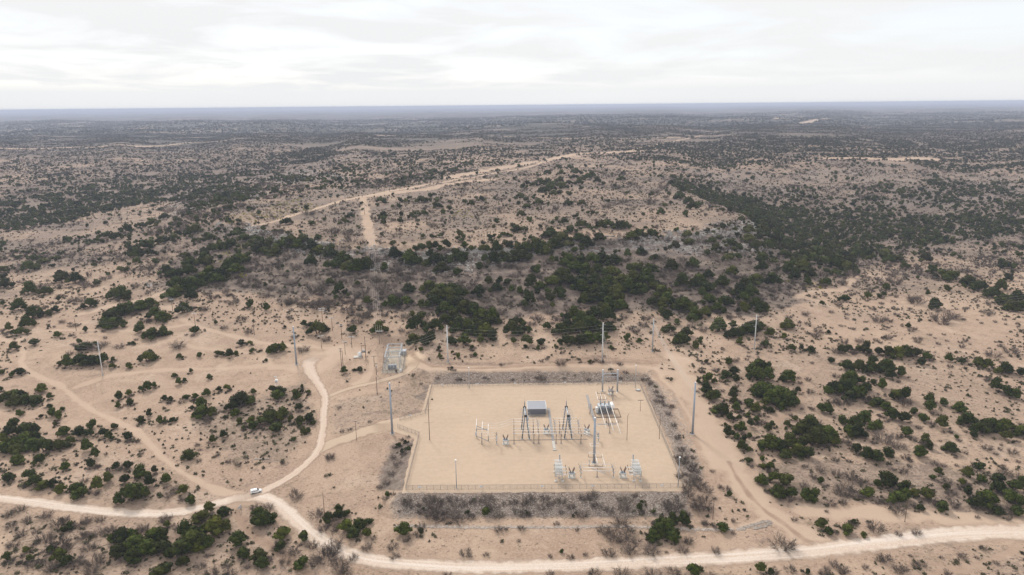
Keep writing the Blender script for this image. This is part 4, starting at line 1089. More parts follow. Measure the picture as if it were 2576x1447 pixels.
def vswitch(pb, tops, label, rear=True):
    """three pole switch: one post row with V shaped blades over each phase"""
    e = empty('disconnect_switch', (pb.x, pb.y, .05), label, 'disconnect switch', 'V-shaped disconnect switches')
    MB().tube((0, 0, 0), (0, 0, 4.4), .15, .13, 8).build('post', M['bus_post'], e)
    MB().box((0, 0, .08), (1.0, 1.0, .22)).build('footing', M['concrete'], e)
    o_ = e.location; n = len(tops)
    ps = [loc(P2(*t_, 4.6) if not isinstance(t_, Vector) else t_, o_) for t_ in tops]
    MB().beam(ps[0], ps[-1], .24).build('beam', M['galv_dark'], e)
    for p in ps:
        for s in (-1, 1):
            MB().ins(p, p + Vector((s * .95, 0, 1.5)), .085, 6).build('insulator', M['ins_grey' if s > 0 else 'ins'], e)
        MB().tube(p + Vector((-.95, 0, 1.5)), p + Vector((-1.5, 0, 1.7)), .05, .04, 5).tube(p + Vector((.95, 0, 1.5)), p + Vector((1.5, 0, 1.7)), .05, .04, 5).build('blade', M['bus'], e)
        MB().box(tuple(p + Vector((0, 0, .05))), (.7, .5, .25)).build('bearing', M['galv'], e)
    return e
vswitch(P2(1457, 932), [(1452, 695), (1458, 748), (1462, 800)], 'V-shaped switch between left tower and rear breaker')
vswitch(P2(1780, 935), [(1775, 692), (1782, 745), (1788, 795)], 'V-shaped switch left of the middle tower')
vswitch(P2(2243, 938), [(2232, 690), (2240, 742), (2250, 795)], 'V-shaped switch right of the middle tower')
vswitch(P2(662, 1146), [(658, 965), (660, 1022), (661, 1078)], 'V-shaped switch left of the front left breaker')
vswitch(P4(895, 775), [P4(878, 545, 3.2), P4(890, 610, 3.2), P4(905, 690, 3.2)], 'V-shaped switch left of the front bus')
vswitch(P4(1562, 775), [P4(1545, 545, 3.2), P4(1562, 610, 3.2), P4(1580, 690, 3.2)], 'V-shaped switch right of the front bus')
vswitch(WZ(*zq(2280, 1620, .1658, 690, 880), 0), [WZ(*zq(2280, 1620, .1658, 668, 700), 3.), WZ(*zq(2280, 1620, .1658, 680, 750), 3.), WZ(*zq(2280, 1620, .1658, 690, 810), 3.)], 'V-shaped switch right of the tallest pole')
vswitch(P3(1490, 545), [P3(1492, 400, 3.5), P3(1470, 385, 3.5), P3(1440, 370, 3.5)], 'V-shaped switch between the H-shaped frame legs')

def breaker(p, label, flip=1):
    e = empty('circuit_breaker', (p.x, p.y, .05), label, 'circuit breaker', 'V-topped circuit breakers')
    MB().box((0, 0, .16), (3.2, 2.6, .35)).build('pad', M['concrete'], e, .05)
    for sx in (-1, 1):
        for sy in (-1, 1): MB().beam((sx * .95, sy * .75, .3), (sx * .95, sy * .75, 2.0), .16).build('leg', M['galv_dark'], e)
    MB().box((0, 0, 2.05), (2.6, 2.1, .3)).tube((-1.3, .2, 2.5), (1.0, .2, 2.5), .38, .38, 10).build('tank', M['tx'], e)
    for y in (-.75, 0, .75):
        for s in (-1, 1):
            b_ = MB().ins((s * .35, y, 2.6), (s * 1.35, y, 4.9), .19, 8).build('bushing', M['ins'], e)
            MB().tube((s * 1.35, y, 4.9), (s * 1.43, y, 5.15), .05, .05, 5).build('terminal', M['bus'], b_)
    MB().box((flip * 1.45, -.1, 1.75), (.55, 1.0, 1.5)).build('cabinet', M['cream'], e, .03)
    return e
breaker(P2(832, 1140), 'breaker on a pale pad at the front left')
breaker(P2(1617, 940), 'breaker beside the grey trench lids')
breaker(P2(2398, 940), 'breaker left of the tallest steel pole')
breaker(P4(702, 775), 'breaker between left rack and front bus')
breaker(P4(1760, 768), 'breaker between front bus and right rack', -1)
breaker(P3(1465, 468), 'small breaker between the H-shaped frame legs')

# ------------------------------------------------------------------ main transformer
c0 = P3(1310, 900); e = empty('power_transformer', (c0.x, c0.y, .05), 'big grey power transformer with finned radiators and white oil tank', 'transformer'); o_ = e.location; e.scale = (1.28, 1.28, 1.12)
MB().box((0, 0, .15), (6.6, 4.2, .35)).build('plinth', M['concrete_grey'], e)
MB().box((0, 0, 2.1), (5.4, 2.6, 3.6)).box((0, 0, 3.95), (5.7, 2.9, .16)).build('tank', M['tx'], e, .06)
for y in (-2.0, 2.0):
    for k in range(4):
        x = -2.25 + k * 1.5; r_ = MB()
        for j in range(7): r_.box((x - .45 + j * .15, y * (1.0), 1.95), (.05, 1.0, 2.9))
        r_.tube((x, y * .66, 3.25), (x, y * 1.05, 3.25), .09, .09, 6)
        r_.build('radiator', M['tx_dark'], e)
for k in range(3):
    x = -1.8 + k * 1.7
    MB().tube((x, -.6, 4.0), (x, -.6, 4.5), .32, .25, 10).ins((x, -.6, 4.5), (x - .15, -.9, 6.4), .22, 8).build('bushing', M['ins_grey'], e)
    MB().ins((x + .5, .7, 4.0), (x + .5, .9, 5.3), .16, 6).build('bushing', M['ins_grey'], e)
cn = loc(P3(1500, 720, 6.3), o_); cn = Vector((cn.x / 1.28, cn.y / 1.28, cn.z / 1.12))
MB().tube(cn + Vector((-.1, 1.9, 0)), cn + Vector((.1, -1.9, 0)), .68, .68, 18).build('oil_tank', M['white'], e)
MB().beam((cn.x, cn.y - .9, 3.9), (cn.x, cn.y - .9, cn.z - .7), .18).beam((cn.x - .8, cn.y + .8, 3.9), (cn.x, cn.y + .8, cn.z - .7), .18).tube((2.0, 0, 4.0), (cn.x, cn.y, cn.z - .6), .09, .09, 6).build('tank_stand', M['tx'], e)
MB().box((-3.35, -.6, 1.7), (.9, 1.5, 2.6)).build('control_cabinet', M['white'], e, .04)
MB().box((3.2, .2, 2.6), (1.0, 1.8, 2.4)).build('tap_changer', M['tx'], e, .04)
cb = [P3(1040, 832), P3(1642, 830), P3(1712, 1025), P3(1108, 1030)]
m = MB()
for a, b_ in zip(cb, cb[1:] + cb[:1]): m.beam(a + Vector((0, 0, .22)), b_ + Vector((0, 0, .22)), .26, .42)
tag(m.build('oil_curb', M['rust']), 'low brown curb enclosing the ground round the big transformer', 'curb')

# pipes and gantries over and behind the transformer
for k, (a, b_) in enumerate((((1195, 728), (1355, 1280)), ((1335, 728), (1530, 1345)), ((1475, 740), (1705, 1412)))):
    pipe(P3(*a, 7.6), P3(*b_, 7.6), '%s long white pipe running over the transformer' % ('left', 'middle', 'right')[k], .14)
for k, (a, b_) in enumerate((((1103, 402), (1178, 650)), ((1210, 438), (1275, 650)), ((1315, 480), (1370, 642)))):
    pipe(P3(*a, 6.8), P3(*b_, 6.8), '%s pale pipe behind the transformer' % ('left', 'middle', 'right')[k], .11)
pipe(P3(1595, 390, 6.5), P3(1622, 455, 6.5), 'short pale pipe at the right leg of the H-shaped frame', .11)
pipe(P3(1200, 372, 6.0), P3(1520, 372, 6.0), 'thin pipe crossing in front of the H-shaped frame', .07)
def gantry(base, z, x0, x1, label, ins=True):
    e = empty('pipe_gantry', (base.x, base.y, .05), label, 'steel frame', 'T-shaped pipe gantries')
    MB().tube((0, 0, 0), (0, 0, z), .17, .14, 8).build('post', M['bus_post'], e)
    MB().box((0, 0, .08), (.9, .9, .2)).build('footing', M['concrete_grey'], e)
    MB().beam((x0, 0, z), (x1, 0, z), .2).build('beam', M['bus_post'], e)
    for s in (x0, (x0 + x1) / 2, x1): MB().ins((s, 0, z), (s, 0, z + 1.1), .13, 5).build('insulator', M['ins'], e)
    return e
for (bx, by, z, vx0, vx1, vy, lab) in [(1370, 1155, 5.9, 1240, 1545, 1125, 'front of the two gantries before the transformer'), (1410, 1230, 6.3, 1300, 1545, 1052, 'gantry just before the transformer curb'),
        (1442, 1408, 5.6, 1350, 1640, 1280, 'gantry at the front end of the transformer pipes'), (1268, 735, 3.4, 1172, 1366, 683, 'low gantry close behind the transformer'),
        (1222, 665, 5.4, 1135, 1325, 548, 'gantry under the pipes behind the transformer'), (1515, 612, 5.4, 1400, 1630, 480, 'gantry right of the H-shaped frame breaker')]:
    b_ = P3(bx, by); sc = (b_ - P3(bx + 100, by)).length / 100
    gantry(b_, z, (vx0 - bx) * sc, (vx1 - bx) * sc, lab)
e = empty('switch_rack', P3(965, 960), 'tall slim rack of grey insulators left of the transformer', 'switch rack'); o_ = e.location
MB().tube((0, 0, 0), (0, 0, 6.2), .18, .15, 8).build('post', M['bus_post'], e)
MB().tube(loc(P3(948, 905), o_), loc(P3(948, 905, 5.2), o_), .13, .12, 8).build('post', M['bus_post'], e)
for k in range(4):
    z = 3.0 + k * .95; i_ = MB().beam((-.9, .6, z), (.8, -.5, z), .16)
    i_.ins((-.8, .6, z), (-.9, .6, z + .8), .16, 4); i_.ins((.7, -.5, z), (.9, -.5, z + .8), .16, 4); i_.build('insulator_tier', M['ins_grey'], e)
# front bus round the tallest pole
ZF = 5.2
for k, y in enumerate((500, 568, 637)):
    pipe(P4(915 + 12 * k, y, ZF), P4(1515 + 8 * k, y, ZF), '%s of the three pipes of the front bus' % ('rear', 'middle', 'front')[k], .11)
support(P4(1228, 770), 4.6, 1, 'single post under the front bus', n=1, grp='single bus posts')
pipe(P4(1190, 300, 5.4), P4(1242, 488, 5.4), 'left white pipe slanting down from the tallest pole', .13)
pipe(P4(1328, 290, 5.4), P4(1400, 556, 5.4), 'right white pipe slanting down from the tallest pole', .13)
e = empty('pipe_gantry', P4(1185, 545), 'U-shaped pipe frames standing before the tallest pole', 'steel frame'); o_ = e.location
for (x0, x1, y, z) in ((1050, 1330, 355, 4.2), (1060, 1345, 548, 3.2)):
    a, b_ = loc(P4(x0, y, z), o_), loc(P4(x1, y, z), o_)
    MB().beam(a, b_, .18).build('beam', M['bus_post'], e)
    for p in (a, b_): MB().ins(p, p + Vector((0, 0, 1.4)), .12, 5).build('insulator', M['ins'], e)
MB().tube((0, 0, 0), (0, 0, 3.2), .18, .15, 8).tube((0, 4.2, 0), (0, 4.2, 4.2), .18, .15, 8).build('post', M['bus_post'], e)
e = tag(MB().beam(P4(1110, 572, 3.6), P4(1395, 700, 3.6), .2).build('slanting_beam', M['galv']), 'slanting grey beam under the front bus', 'beam')
b_ = P4(1068, 545); h = top_z(b_, A4(0, 432)[1]); e = empty('yard_post', b_, 'short green-topped post left of the tallest pole', 'post')
MB().tube((0, 0, 0), (0, 0, h), .13, .11, 8).build('post', M['galv'], e); MB().tube((0, 0, h), (0, 0, h + .3), .4, .3, 10).build('head', M['tx_dark'], e)

# tallest pole in the yard
b_ = P4(1166, 478); h = top_z(b_, A3(0, 1035)[1]); e = empty('steel_pole', b_, 'tallest blue-grey steel pole in the front half of the yard', 'pole', 'steel line poles')
MB().tube((0, 0, .3), (0, 0, h), .66, .44, 18).build('shaft', M['pole_blue'], e)
MB().tube((0, 0, h), (0, 0, h + .15), .52, .5, 16).build('top_cap', M['white'], e)
MB().tube((0, 0, -.1), (0, 0, .4), 1.3, 1.25, 18).build('footing', M['concrete'], e)
MB().tube((0, 0, .4), (0, 0, .6), .95, .95, 18).build('base_flange', M['galv_dark'], e)
for z, w_ in ((5.3, 2.4), (9.0, 1.9)):
    MB().beam((-w_, -.6, z), (w_, -.6, z), .14).beam((-w_, 2.2 if z > 8 else .6, z), (w_, 2.2 if z > 8 else .6, z), .12).beam((-w_, -.6, z), (-w_, 2.2 if z > 8 else .6, z), .14).build('outrigger', M['bus'], e)
for k in range(4):
    MB().ins((.6, -.4, h - 3.5 - k * 3.0), (1.9, -.6, h - 3.7 - k * 3.0), .17, 7).build('insulator', M['white'], e)
TP = b_ + Vector((0, 0, h))

# ------------------------------------------------------------------ capacitor racks at the front
def cap_rack(p, label, mirror=1, steps=3):
    e = empty('capacitor_rack', (p.x, p.y, .05), label, 'capacitor rack', 'tall capacitor racks at the front fence')
    for sx in (-1, 1):
        for y in (0, 8.2): MB().box((sx * 1.5, y, .2), (1.2, 1.3, .5)).build('footing', M['concrete'], e, .04)
        MB().beam((sx * 1.5, 0, .4), (sx * 1.5, 0, 4.0), .2).beam((sx * 1.5, 8.2, .4), (sx * 1.5, 8.2, 4.0), .2).beam((sx * 1.5, -.3, 3.0), (sx * 1.5, 7.8, 3.0), .2).build('leg_frame', M['galv'], e)
    MB().beam((-1.5, 0, .6), (1.5, 0, 2.9), .13).beam((1.5, .1, .6), (-1.5, .1, 2.9), .13).build('cross_brace', M['galv'], e)
    for r_ in range(steps):
        y0 = .3 + r_ * 3.1; m = MB(); dk = MB()
        for lv in range(3):
            z = 3.15 + lv * 1.15
            for yy in (-.6, 0, .6): m.box((0, y0 + yy, z), (3.1, .12, .12))
            for q_ in (-1.42, -.5, .5, 1.42): m.box((q_, y0, z), (.09, 1.3, .1)).box((q_, y0 - .6, z + .5), (.07, .07, 1.))
            m.box((0, y0 - .6, z + .98), (3.1, .1, .1)).box((-1.42, y0 - .6, z + .5), (.1, .1, 1.)).box((1.42, y0 - .6, z + .5), (.1, .1, 1.))
            for c in range(5):
                dk.box((-1.15 + c * .57, y0, z + .42), (.22, .8, .5))
        st = m.build('shelf_stack', M['white'] if 0 else M['white'], e); dk.build('capacitor_cans', M['pole_grey'], st)
        MB().box((0, y0 - .1, 6.75), (3.3, .16, .22)).box((0, y0 + .75, 6.75), (3.3, .16, .22)).build('top_rail', M['white'], e)
        s = mirror * 1
        a = MB().beam((s * 1.5, y0 + .3, 3.3), (s * 3.5, y0 + .3, 3.3), .14).beam((s * 1.5, y0 - .2, 3.3), (s * 3.5, y0 - .2, 3.3), .14).box((s * 3.5, y0, 3.4), (.2, .8, .35)).build('outrigger', M['white'], e)
        MB().ins((s * 3.3, y0, 3.4), (s * 3.3, y0, 4.7), .15, 5).build('insulator', M['ins'], e)
        MB().tube((-s * 1.85, y0, 2.2), (-s * 1.85, y0, 5.6), .16, .16, 8).box((-s * 1.9, y0, 4.8), (.5, .7, .7)).build('fuse_column', M['cream'], e)
    MB().box((mirror * .7, 7.5, 7.6), (.5, .5, 3.2)).build('rear_post', M['galv'], e)
    return e
cap_rack(P4(447, 860), 'left of the two tall white capacitor racks by the front fence', 1)
cap_rack(P4(2052, 858), 'right of the two tall white capacitor racks by the front fence', -1)
# small round slab near the back right corner
q = WZ(*A8(1465, 865), .5); e = empty('drain_manhole', (q.x, q.y, 0), 'round pale lid by the back right fence corner', 'manhole')
MB().tube((0, 0, 0), (0, 0, .7), 1.4, 1.4, 16).build('ring', M['concrete_grey'], e); MB().tube((0, 0, .7), (0, 0, .82), 1.2, 1.1, 16).build('lid', M['concrete'], e)

# ------------------------------------------------------------------ the small old substation
def PS(x, y, z=0.): return WZ(*zq(1500, 1360, .10363, x, y), _sz + z)
o_ = PS(640, 1280)
e = empty('lattice_gantry', o_, 'galvanised lattice gantry of the small old substation', 'steel gantry')
def L5(x, y, z=0.): return loc(PS(x, y, z), o_)
ZG = 8.2
cr_ = [L5(375, 670, ZG), L5(935, 650, ZG), L5(1040, 150, ZG), L5(505, 165, ZG)]
m = MB()
def lattice(m, a, b_, s=.5):
    n = max(2, int((b_ - a).length / 1.2)); d = (b_ - a).normalized(); up = Vector((0, 0, 1)) if abs(d.z) < .9 else Vector((0, 1, 0)); sd_ = d.cross(up).normalized() * s / 2; uu = up * s / 2
    for o1 in (sd_ + uu, sd_ - uu, -sd_ + uu, -sd_ - uu): m.beam(a + o1, b_ + o1, .10)
    for k in range(n):
        p, q = a.lerp(b_, k / n), a.lerp(b_, (k + 1) / n); f = 1 if k % 2 else -1
        m.beam(p + sd_ * f + uu, q - sd_ * f + uu, .06); m.beam(p + sd_ + uu * f, q + sd_ - uu * f, .06)
mid = [cr_[0].lerp(cr_[3], .4), cr_[1].lerp(cr_[2], .4)]; mid2 = [cr_[0].lerp(cr_[3], .72), cr_[1].lerp(cr_[2], .72)]
for a, b_ in ((cr_[0], cr_[1]), (cr_[1], cr_[2]), (cr_[2], cr_[3]), (cr_[3], cr_[0]), (mid[0], mid[1]), (mid2[0], mid2[1])):
    mm = MB(); lattice(mm, a, b_); mm.build('girder', M['galv'], e)
for p in cr_ + mid:
    mm = MB(); lattice(mm, Vector((p.x, p.y, 0)), p, .55); mm.build('column', M['galv'], e)
for k in range(4):
    t_ = .15 + .23 * k; a, b_ = cr_[0].lerp(cr_[3], t_), cr_[1].lerp(cr_[2], t_)
    MB().tube(a + Vector((0, 0, -1.6)), b_ + Vector((0, 0, -1.6)), .06, .06, 5).build('busbar', M['wire'], e)
    for f in (-.04, .06, .2, .5, .8, .94, 1.04): 
        p = a.lerp(b_, f); MB().ins(p + Vector((0, 0, -.3)), p + Vector((0, 0, .9 if f in (-.04, .06, .94, 1.04) else -1.4)), .14, 5).build('insulator', M['ins_grey'], e)
for k in range(3):
    p = PS(555 + k * 118, 1125 - 8 * k); t_ = empty('line_transformer', p, '%s of the three grey transformers in the small substation' % ('left', 'middle', 'right')[k], 'transformer', 'transformers of the small substation')
    MB().box((0, 0, .15), (1.7, 1.7, .3)).build('plinth', M['concrete_grey'], t_)
    MB().box((0, 0, 1.6), (1.5, 1.5, 2.7)).build('tank', M['tx'], t_, .05)
    f_ = MB()
    for j in range(7): f_.box((-.66 + j * .22, -.95, 1.5), (.05, .5, 2.2))
    f_.build('fins', M['tx'], t_)
    for s in (-.4, .4): MB().ins((s, 0, 2.9), (s * 1.3, 0, 4.2), .14, 5).build('bushing', M['ins'], t_)
for k, (x, y) in enumerate(((820, 1245), (500, 820), (990, 1230))):
    p = PS(x, y); t_ = empty('switch_cabinet', p, ('dark cabinet at the front of the small substation', 'pale cabinet behind the left transformer', 'pale cabinet at the right corner of the small substation')[k], 'cabinet')
    MB().box((0, 0, .9), (1.1, .9, 1.7)).build('case', M[('wood', 'cream', 'white')[k]], t_, .04); MB().box((0, -.47, .95), (.9, .04, 1.4)).build('door', M[('wood', 'cream', 'white')[k]], t_)
p = PS(1100, 600); t_ = empty('equipment_shed', p, 'small grey shed at the right of the lattice gantry', 'shed')
MB().box((0, 2.2, 1.35), (2.6, 4.6, 2.7)).build('wall', M['tx_dark'], t_); MB().box((0, 2.2, 2.82), (3.0, 5.0, .2)).build('roof', M['roof'], t_)
MB().box((0, -.12, 1.05), (.9, .06, 2.0)).build('door', M['cream'], t_)
rk = MB(); rnd = random.Random(3)
lf = empty('switch_stand', PS(370, 1180), 'narrow stand of switches left in the small substation', 'switch stand')
for y in (0, 4.5, 9):
    MB().beam((-.8, y, 0), (-.8, y, 5), .14).beam((.8, y, 0), (.8, y, 5), .14).beam((-1, y, 4.6), (1, y, 4.6), .14).beam((-1, y, 3.2), (1, y, 3.2), .12).build('frame', M['galv'], lf)
    MB().ins((-.6, y, 4.7), (-.6, y, 5.6), .14, 4).ins((0, y, 4.7), (0, y, 5.6), .14, 4).ins((.6, y, 4.7), (.6, y, 5.6), .14, 4).build('insulators', M['ins'], lf)
# its fence
SQ = [PS(290, 1290), PS(1065, 1275), PS(1190, 470), PS(350, 600)]
e = empty('small_yard_fence', SQ[0], 'chain-link fence round the small old substation', 'fence')
me = bpy.data.meshes.new('mesh_panel'); V = []; F = []; UV = []; s = 0
rl_ = MB()
for a, b_ in zip(SQ, SQ[1:] + SQ[:1]):
    a = loc(a, e.location); b_ = loc(b_, e.location); n = max(1, round((b_ - a).length / 3.0)); i = len(V); L_ = (b_ - a).length
    for k in range(n): p = a.lerp(b_, k / n); MB().tube((p.x, p.y, -.3), (p.x, p.y, 2.3), .06, .06, 6).build('fence_post', M['bus_post'], e)
    rl_.tube(a + Vector((0, 0, 2.1)), b_ + Vector((0, 0, 2.1)), .04, .04, 5)
    V += [(a.x, a.y, 0), (b_.x, b_.y, 0), (b_.x, b_.y, 2.1), (a.x, a.y, 2.1)]; F.append((i, i + 1, i + 2, i + 3)); UV += [(s, 0), (s + L_, 0), (s + L_, 2.1), (s, 2.1)]; s += L_
me.from_pydata(V, [], F); uv = me.uv_layers.new(name='UVMap')
for i, c in enumerate(UV): uv.data[i].uv = c
me.materials.append(M['chain']); c = bpy.data.objects.new('mesh_panel', me); COL.objects.link(c); c.parent = e
rl_.build('rails', M['bus_post'], e)

# white tank on its pale pad, transformer platform beside it
p = W(*A7(847, 975)); e = empty('storage_tank', p, 'small round white tank left of the small substation', 'tank')
MB().tube((0, 0, .3), (0, 0, 2.6), 1.35, 1.35, 18).tube((0, 0, 2.6), (0, 0, 3.1), 1.35, .4, 18).build('shell', M['white'], e)
MB().box((-1.2, -.6, .05), (5.5, 3.6, .2)).build('pad', M['concrete'], e)
MB().tube((.9, -1.1, .3), (.9, -1.1, 2.9), .05, .05, 5).build('pipe', M['galv'], e)
p = W(*A7(905, 990)); e = empty('platform_transformer', p, 'grey transformer on a two-pole platform beside the white tank', 'transformer')
for k, s in enumerate((-1.2, 1.2)): MB().tube((s, 0, -.2), (s, 0, 8.2), .14, .11, 8).build('pole', M['wood'], e)
MB().box((0, 0, 3.6), (3.0, .9, .2)).box((0, 0, 8.0), (3.4, .15, .18)).build('platform', M['wood'], e)
for s in (-.7, .1, .8): MB().tube((s, 0, 3.7), (s, 0, 5.1), .34, .34, 10).build('transformer_can', M['pole_grey'], e)

# ------------------------------------------------------------------ white wellhead-like apparatus on the left slope
def PW(x, y, z): return WZ(*zq(1070, 1480, .05529, x, y), z)
b_ = W(*zq(1070, 1480, .05529, 640, 1130)); bz = b_.z
e = empty('loading_arm', b_, 'white steel apparatus with hooked neck on the slope left of the side road', 'machine', None, .05)
m = MB()
fr = [(-.95, 0, 0), (.75, 0, 0), (.95, 1.2, 0), (-.75, 1.2, 0)]
for a, c in zip(fr, fr[1:] + fr[:1]): m.beam(a, c, .16)
for a in fr: m.beam(a, (a[0] * .62, a[1] * .8 + .1, 1.9), .14)
m.beam((-.6, .1, 1.9), (.5, .1, 1.9), .16).beam((-.5, 1.0, 1.9), (.6, 1.0, 1.9), .16)
m.build('frame', M['white'], e)
MB().tube((.15, .55, 1.7), (.15, .55, 3.5), .85, .8, 14).build('drum', M['white'], e)
MB().tube((.15, -.32, 3.0), (.15, -.36, 3.0), .3, .3, 10).box((.15, -.3, 2.25), (.9, .06, .1)).build('dark_openings', M['black'], e)
nk = [(.0, .5, 3.5), (.1, .5, 4.4), (.35, .5, 5.2), (.2, .5, 5.8), (-.15, .5, 5.7), (-.35, .5, 5.2), (-.75, .5, 5.35), (-1.05, .5, 5.7)]
m = MB()
for a, c in zip(nk[:-1], nk[1:]): m.tube(a, c, .22, .2, 8)
m.build('hooked_neck', M['white'], e)
MB().tube((-.85, .38, 5.35), (-.85, .3, 5.35), .17, .17, 10).build('nozzle', M['black'], e)
for (x, z) in ((-.85, 3.3), (1.1, 3.2), (1.35, 1.7), (1.0, .2)): MB().tube((x * .6, .4, z), (x, .3, z - .1), .14, .17, 8).build('side_flange', M['white'], e)

# ------------------------------------------------------------------ white car
def car():
    p = W(*zq(920, 1930, .08984, 1165, 455)); q1 = W(*zq(920, 1930, .08984, 1025, 545)); q2 = W(*zq(920, 1930, .08984, 1330, 460))
    hd = math.atan2((q2 - q1).y, (q2 - q1).x)
    e = empty('parked_suv', (p.x, p.y, gz(p.x, p.y) + .10), 'white four-wheel-drive wagon driving off the main road at the fork', 'car', None, hd)
    Lh = 2.42; Wd = .95
    def loft(secs, name, mat, bev=.05):
        """secs: (x, halfwidth low, z low, halfwidth high, z high)"""
        m = MB()
        for (x, w0, z0, w1, z1) in secs:
            zm = z0 + (z1 - z0) * .55
            m.v += [(x, -w0 * .94, z0), (x, -w0, zm), (x, -w1, z1), (x, w1, z1), (x, w0, zm), (x, w0 * .94, z0)]
        n = len(secs)
        for i in range(n - 1):
            for k in range(6):
                a = i * 6 + k; b2 = i * 6 + (k + 1) % 6; m.f.append((a, a + 6, b2 + 6, b2)); m.sm.append(False)
        m.f.append(tuple(range(6))); m.f.append(tuple(reversed(range((n - 1) * 6, n * 6)))); m.sm += [False, False]
        o = m.build(name, mat, e, bev)
        return o
    body = loft([(-2.42, .86, .50, .84, .95), (-2.3, .94, .36, .92, 1.08), (-1.2, .96, .32, .94, 1.10), (1.0, .96, .32, .94, 1.08), (1.25, .96, .32, .90, 1.10), (2.1, .93, .36, .84, 1.0), (2.36, .86, .42, .76, .88), (2.45, .74, .48, .7, .72)], 'body', M['car'])
    cab = loft([(-2.28, .90, 1.04, .70, 1.62), (-2.0, .91, 1.04, .76, 1.80), (-.4, .91, 1.04, .78, 1.84), (.45, .90, 1.04, .75, 1.76), (1.28, .86, 1.04, .70, 1.12)], 'cabin', M['car'], .04)
    for s in (-1, 1):
        for (x0, x1, t0, t1) in ((-2.0, -1.3, .02, .02), (-1.16, -.25, .02, .02), (-.15, .82, .02, -.34)):
            m = MB(); y0 = s * .925; y1 = s * .80
            m.v = [(x0, y0, 1.12), (x1 + .0, y0, 1.12), (x1 + t1, y1, 1.66), (x0 + .04, y1, 1.66)]; m.f = [(0, 1, 2, 3) if s < 0 else (3, 2, 1, 0)]; m.sm = [False]
            m.v = [(a, b2 + s * .012, c) for a, b2, c in m.v] + [(a, b2 - s * .02, c) for a, b2, c in m.v]; m.f += [(7, 6, 5, 4), (0, 4, 5, 1), (1, 5, 6, 2), (2, 6, 7, 3), (3, 7, 4, 0)]; m.sm = [False] * 6
            m.build('side_window', M['glass'], cab)
        MB().box((2.34, s * .62, .82), (.16, .32, .2)).build('headlight', M['ins_grey'], e, .03)
        MB().box((-2.39, s * .78, .95), (.12, .14, .3)).build('tail_light', M['red'], e, .02)
        MB().box((.85, s * 1.06, 1.14), (.18, .2, .16)).build('wing_mirror', M['car'], e, .03)
        for x in (-1.45, 1.48):
            w_ = MB().tube((x, s * .72, .38), (x, s * .98, .38), .385, .385, 20).build('tyre', M['black'], e)
            MB().tube((x, s * .95, .38), (x, s * .995, .38), .23, .22, 14).build('rim', M['rim'], w_)
        MB().beam((-1.9, s * .66, 1.88), (.2, s * .66, 1.88), .05).build('roof_rail', M['galv_dark'], e)
    m = MB(); m.v = [(1.24, -.80, 1.13), (1.24, .80, 1.13), (.52, .68, 1.70), (.52, -.68, 1.70)]; m.v += [(a - .04, b2, c - .03) for a, b2, c in m.v]; m.v = [(a + .03 if i < 4 else a, b2, c + .03 if i < 4 else c) for i, (a, b2, c) in enumerate(m.v)]
    m.f = [(0, 1, 2, 3), (7, 6, 5, 4), (0, 4, 5, 1), (1, 5, 6, 2), (2, 6, 7, 3), (3, 7, 4, 0)]; m.sm = [False] * 6; m.build('windscreen', M['glass'], cab)
    MB().box((-2.31, 0, 1.35), (.05, 1.3, .38)).build('rear_window', M['glass'], cab)
    MB().box((2.44, 0, .72), (.08, 1.0, .16)).build('grille', M['black'], e); MB().box((0, 0, .36), (4.4, 1.7, .14)).build('sill', M['black'], e)
car()

# roadside board on two posts, seen from behind
pa = W(*zq(920, 1930, .08984, 415, 1325)); pb = W(*zq(920, 1930, .08984, 505, 1235)); hA = 2.6
e = empty('notice_board', pa, 'small grey notice board on two posts beside the fork', 'sign'); d = loc(pb, pa)
for q in (Vector((0, 0, 0)), d): MB().tube(q + Vector((0, 0, -.3)), q + Vector((0, 0, hA)), .07, .07, 6).build('post', M['galv_dark'], e)
u_ = d.normalized(); m = MB(); m.beam(Vector((0, 0, 2.1)) - u_ * .15, d + Vector((0, 0, 2.1)) + u_ * .15, .05, 1.2); m.build('board', M['tx'], e)
# road marker
p = W(*zq(0, 1600, .5435, 1567, 775)); e = empty('marker_post', p, 'short dark marker post at the lower road edge before the fork', 'post')
MB().box((0, 0, .5), (.5, .3, 1.0)).build('stake', M['wood'], e); MB().box((0, -.17, .8), (.4, .03, .3)).build('plate', M['rust'], e)

# pale poles lying on the ground
for k, (a, c_, lab) in enumerate((((1870, 440), (1980, 436), 'pale pole lying on the scrubby slope left of the side road'),)):
    p = W(*zq(0, 1600, .5435, *a)); q = W(*zq(0, 1600, .5435, *c_)); p.z += .2; q.z += .2
    o = MB().tube(loc(p, p), loc(q, p), .17, .14, 8).build('fallen_pole', M['concrete']); o.location = p; tag(o, lab, 'pole')

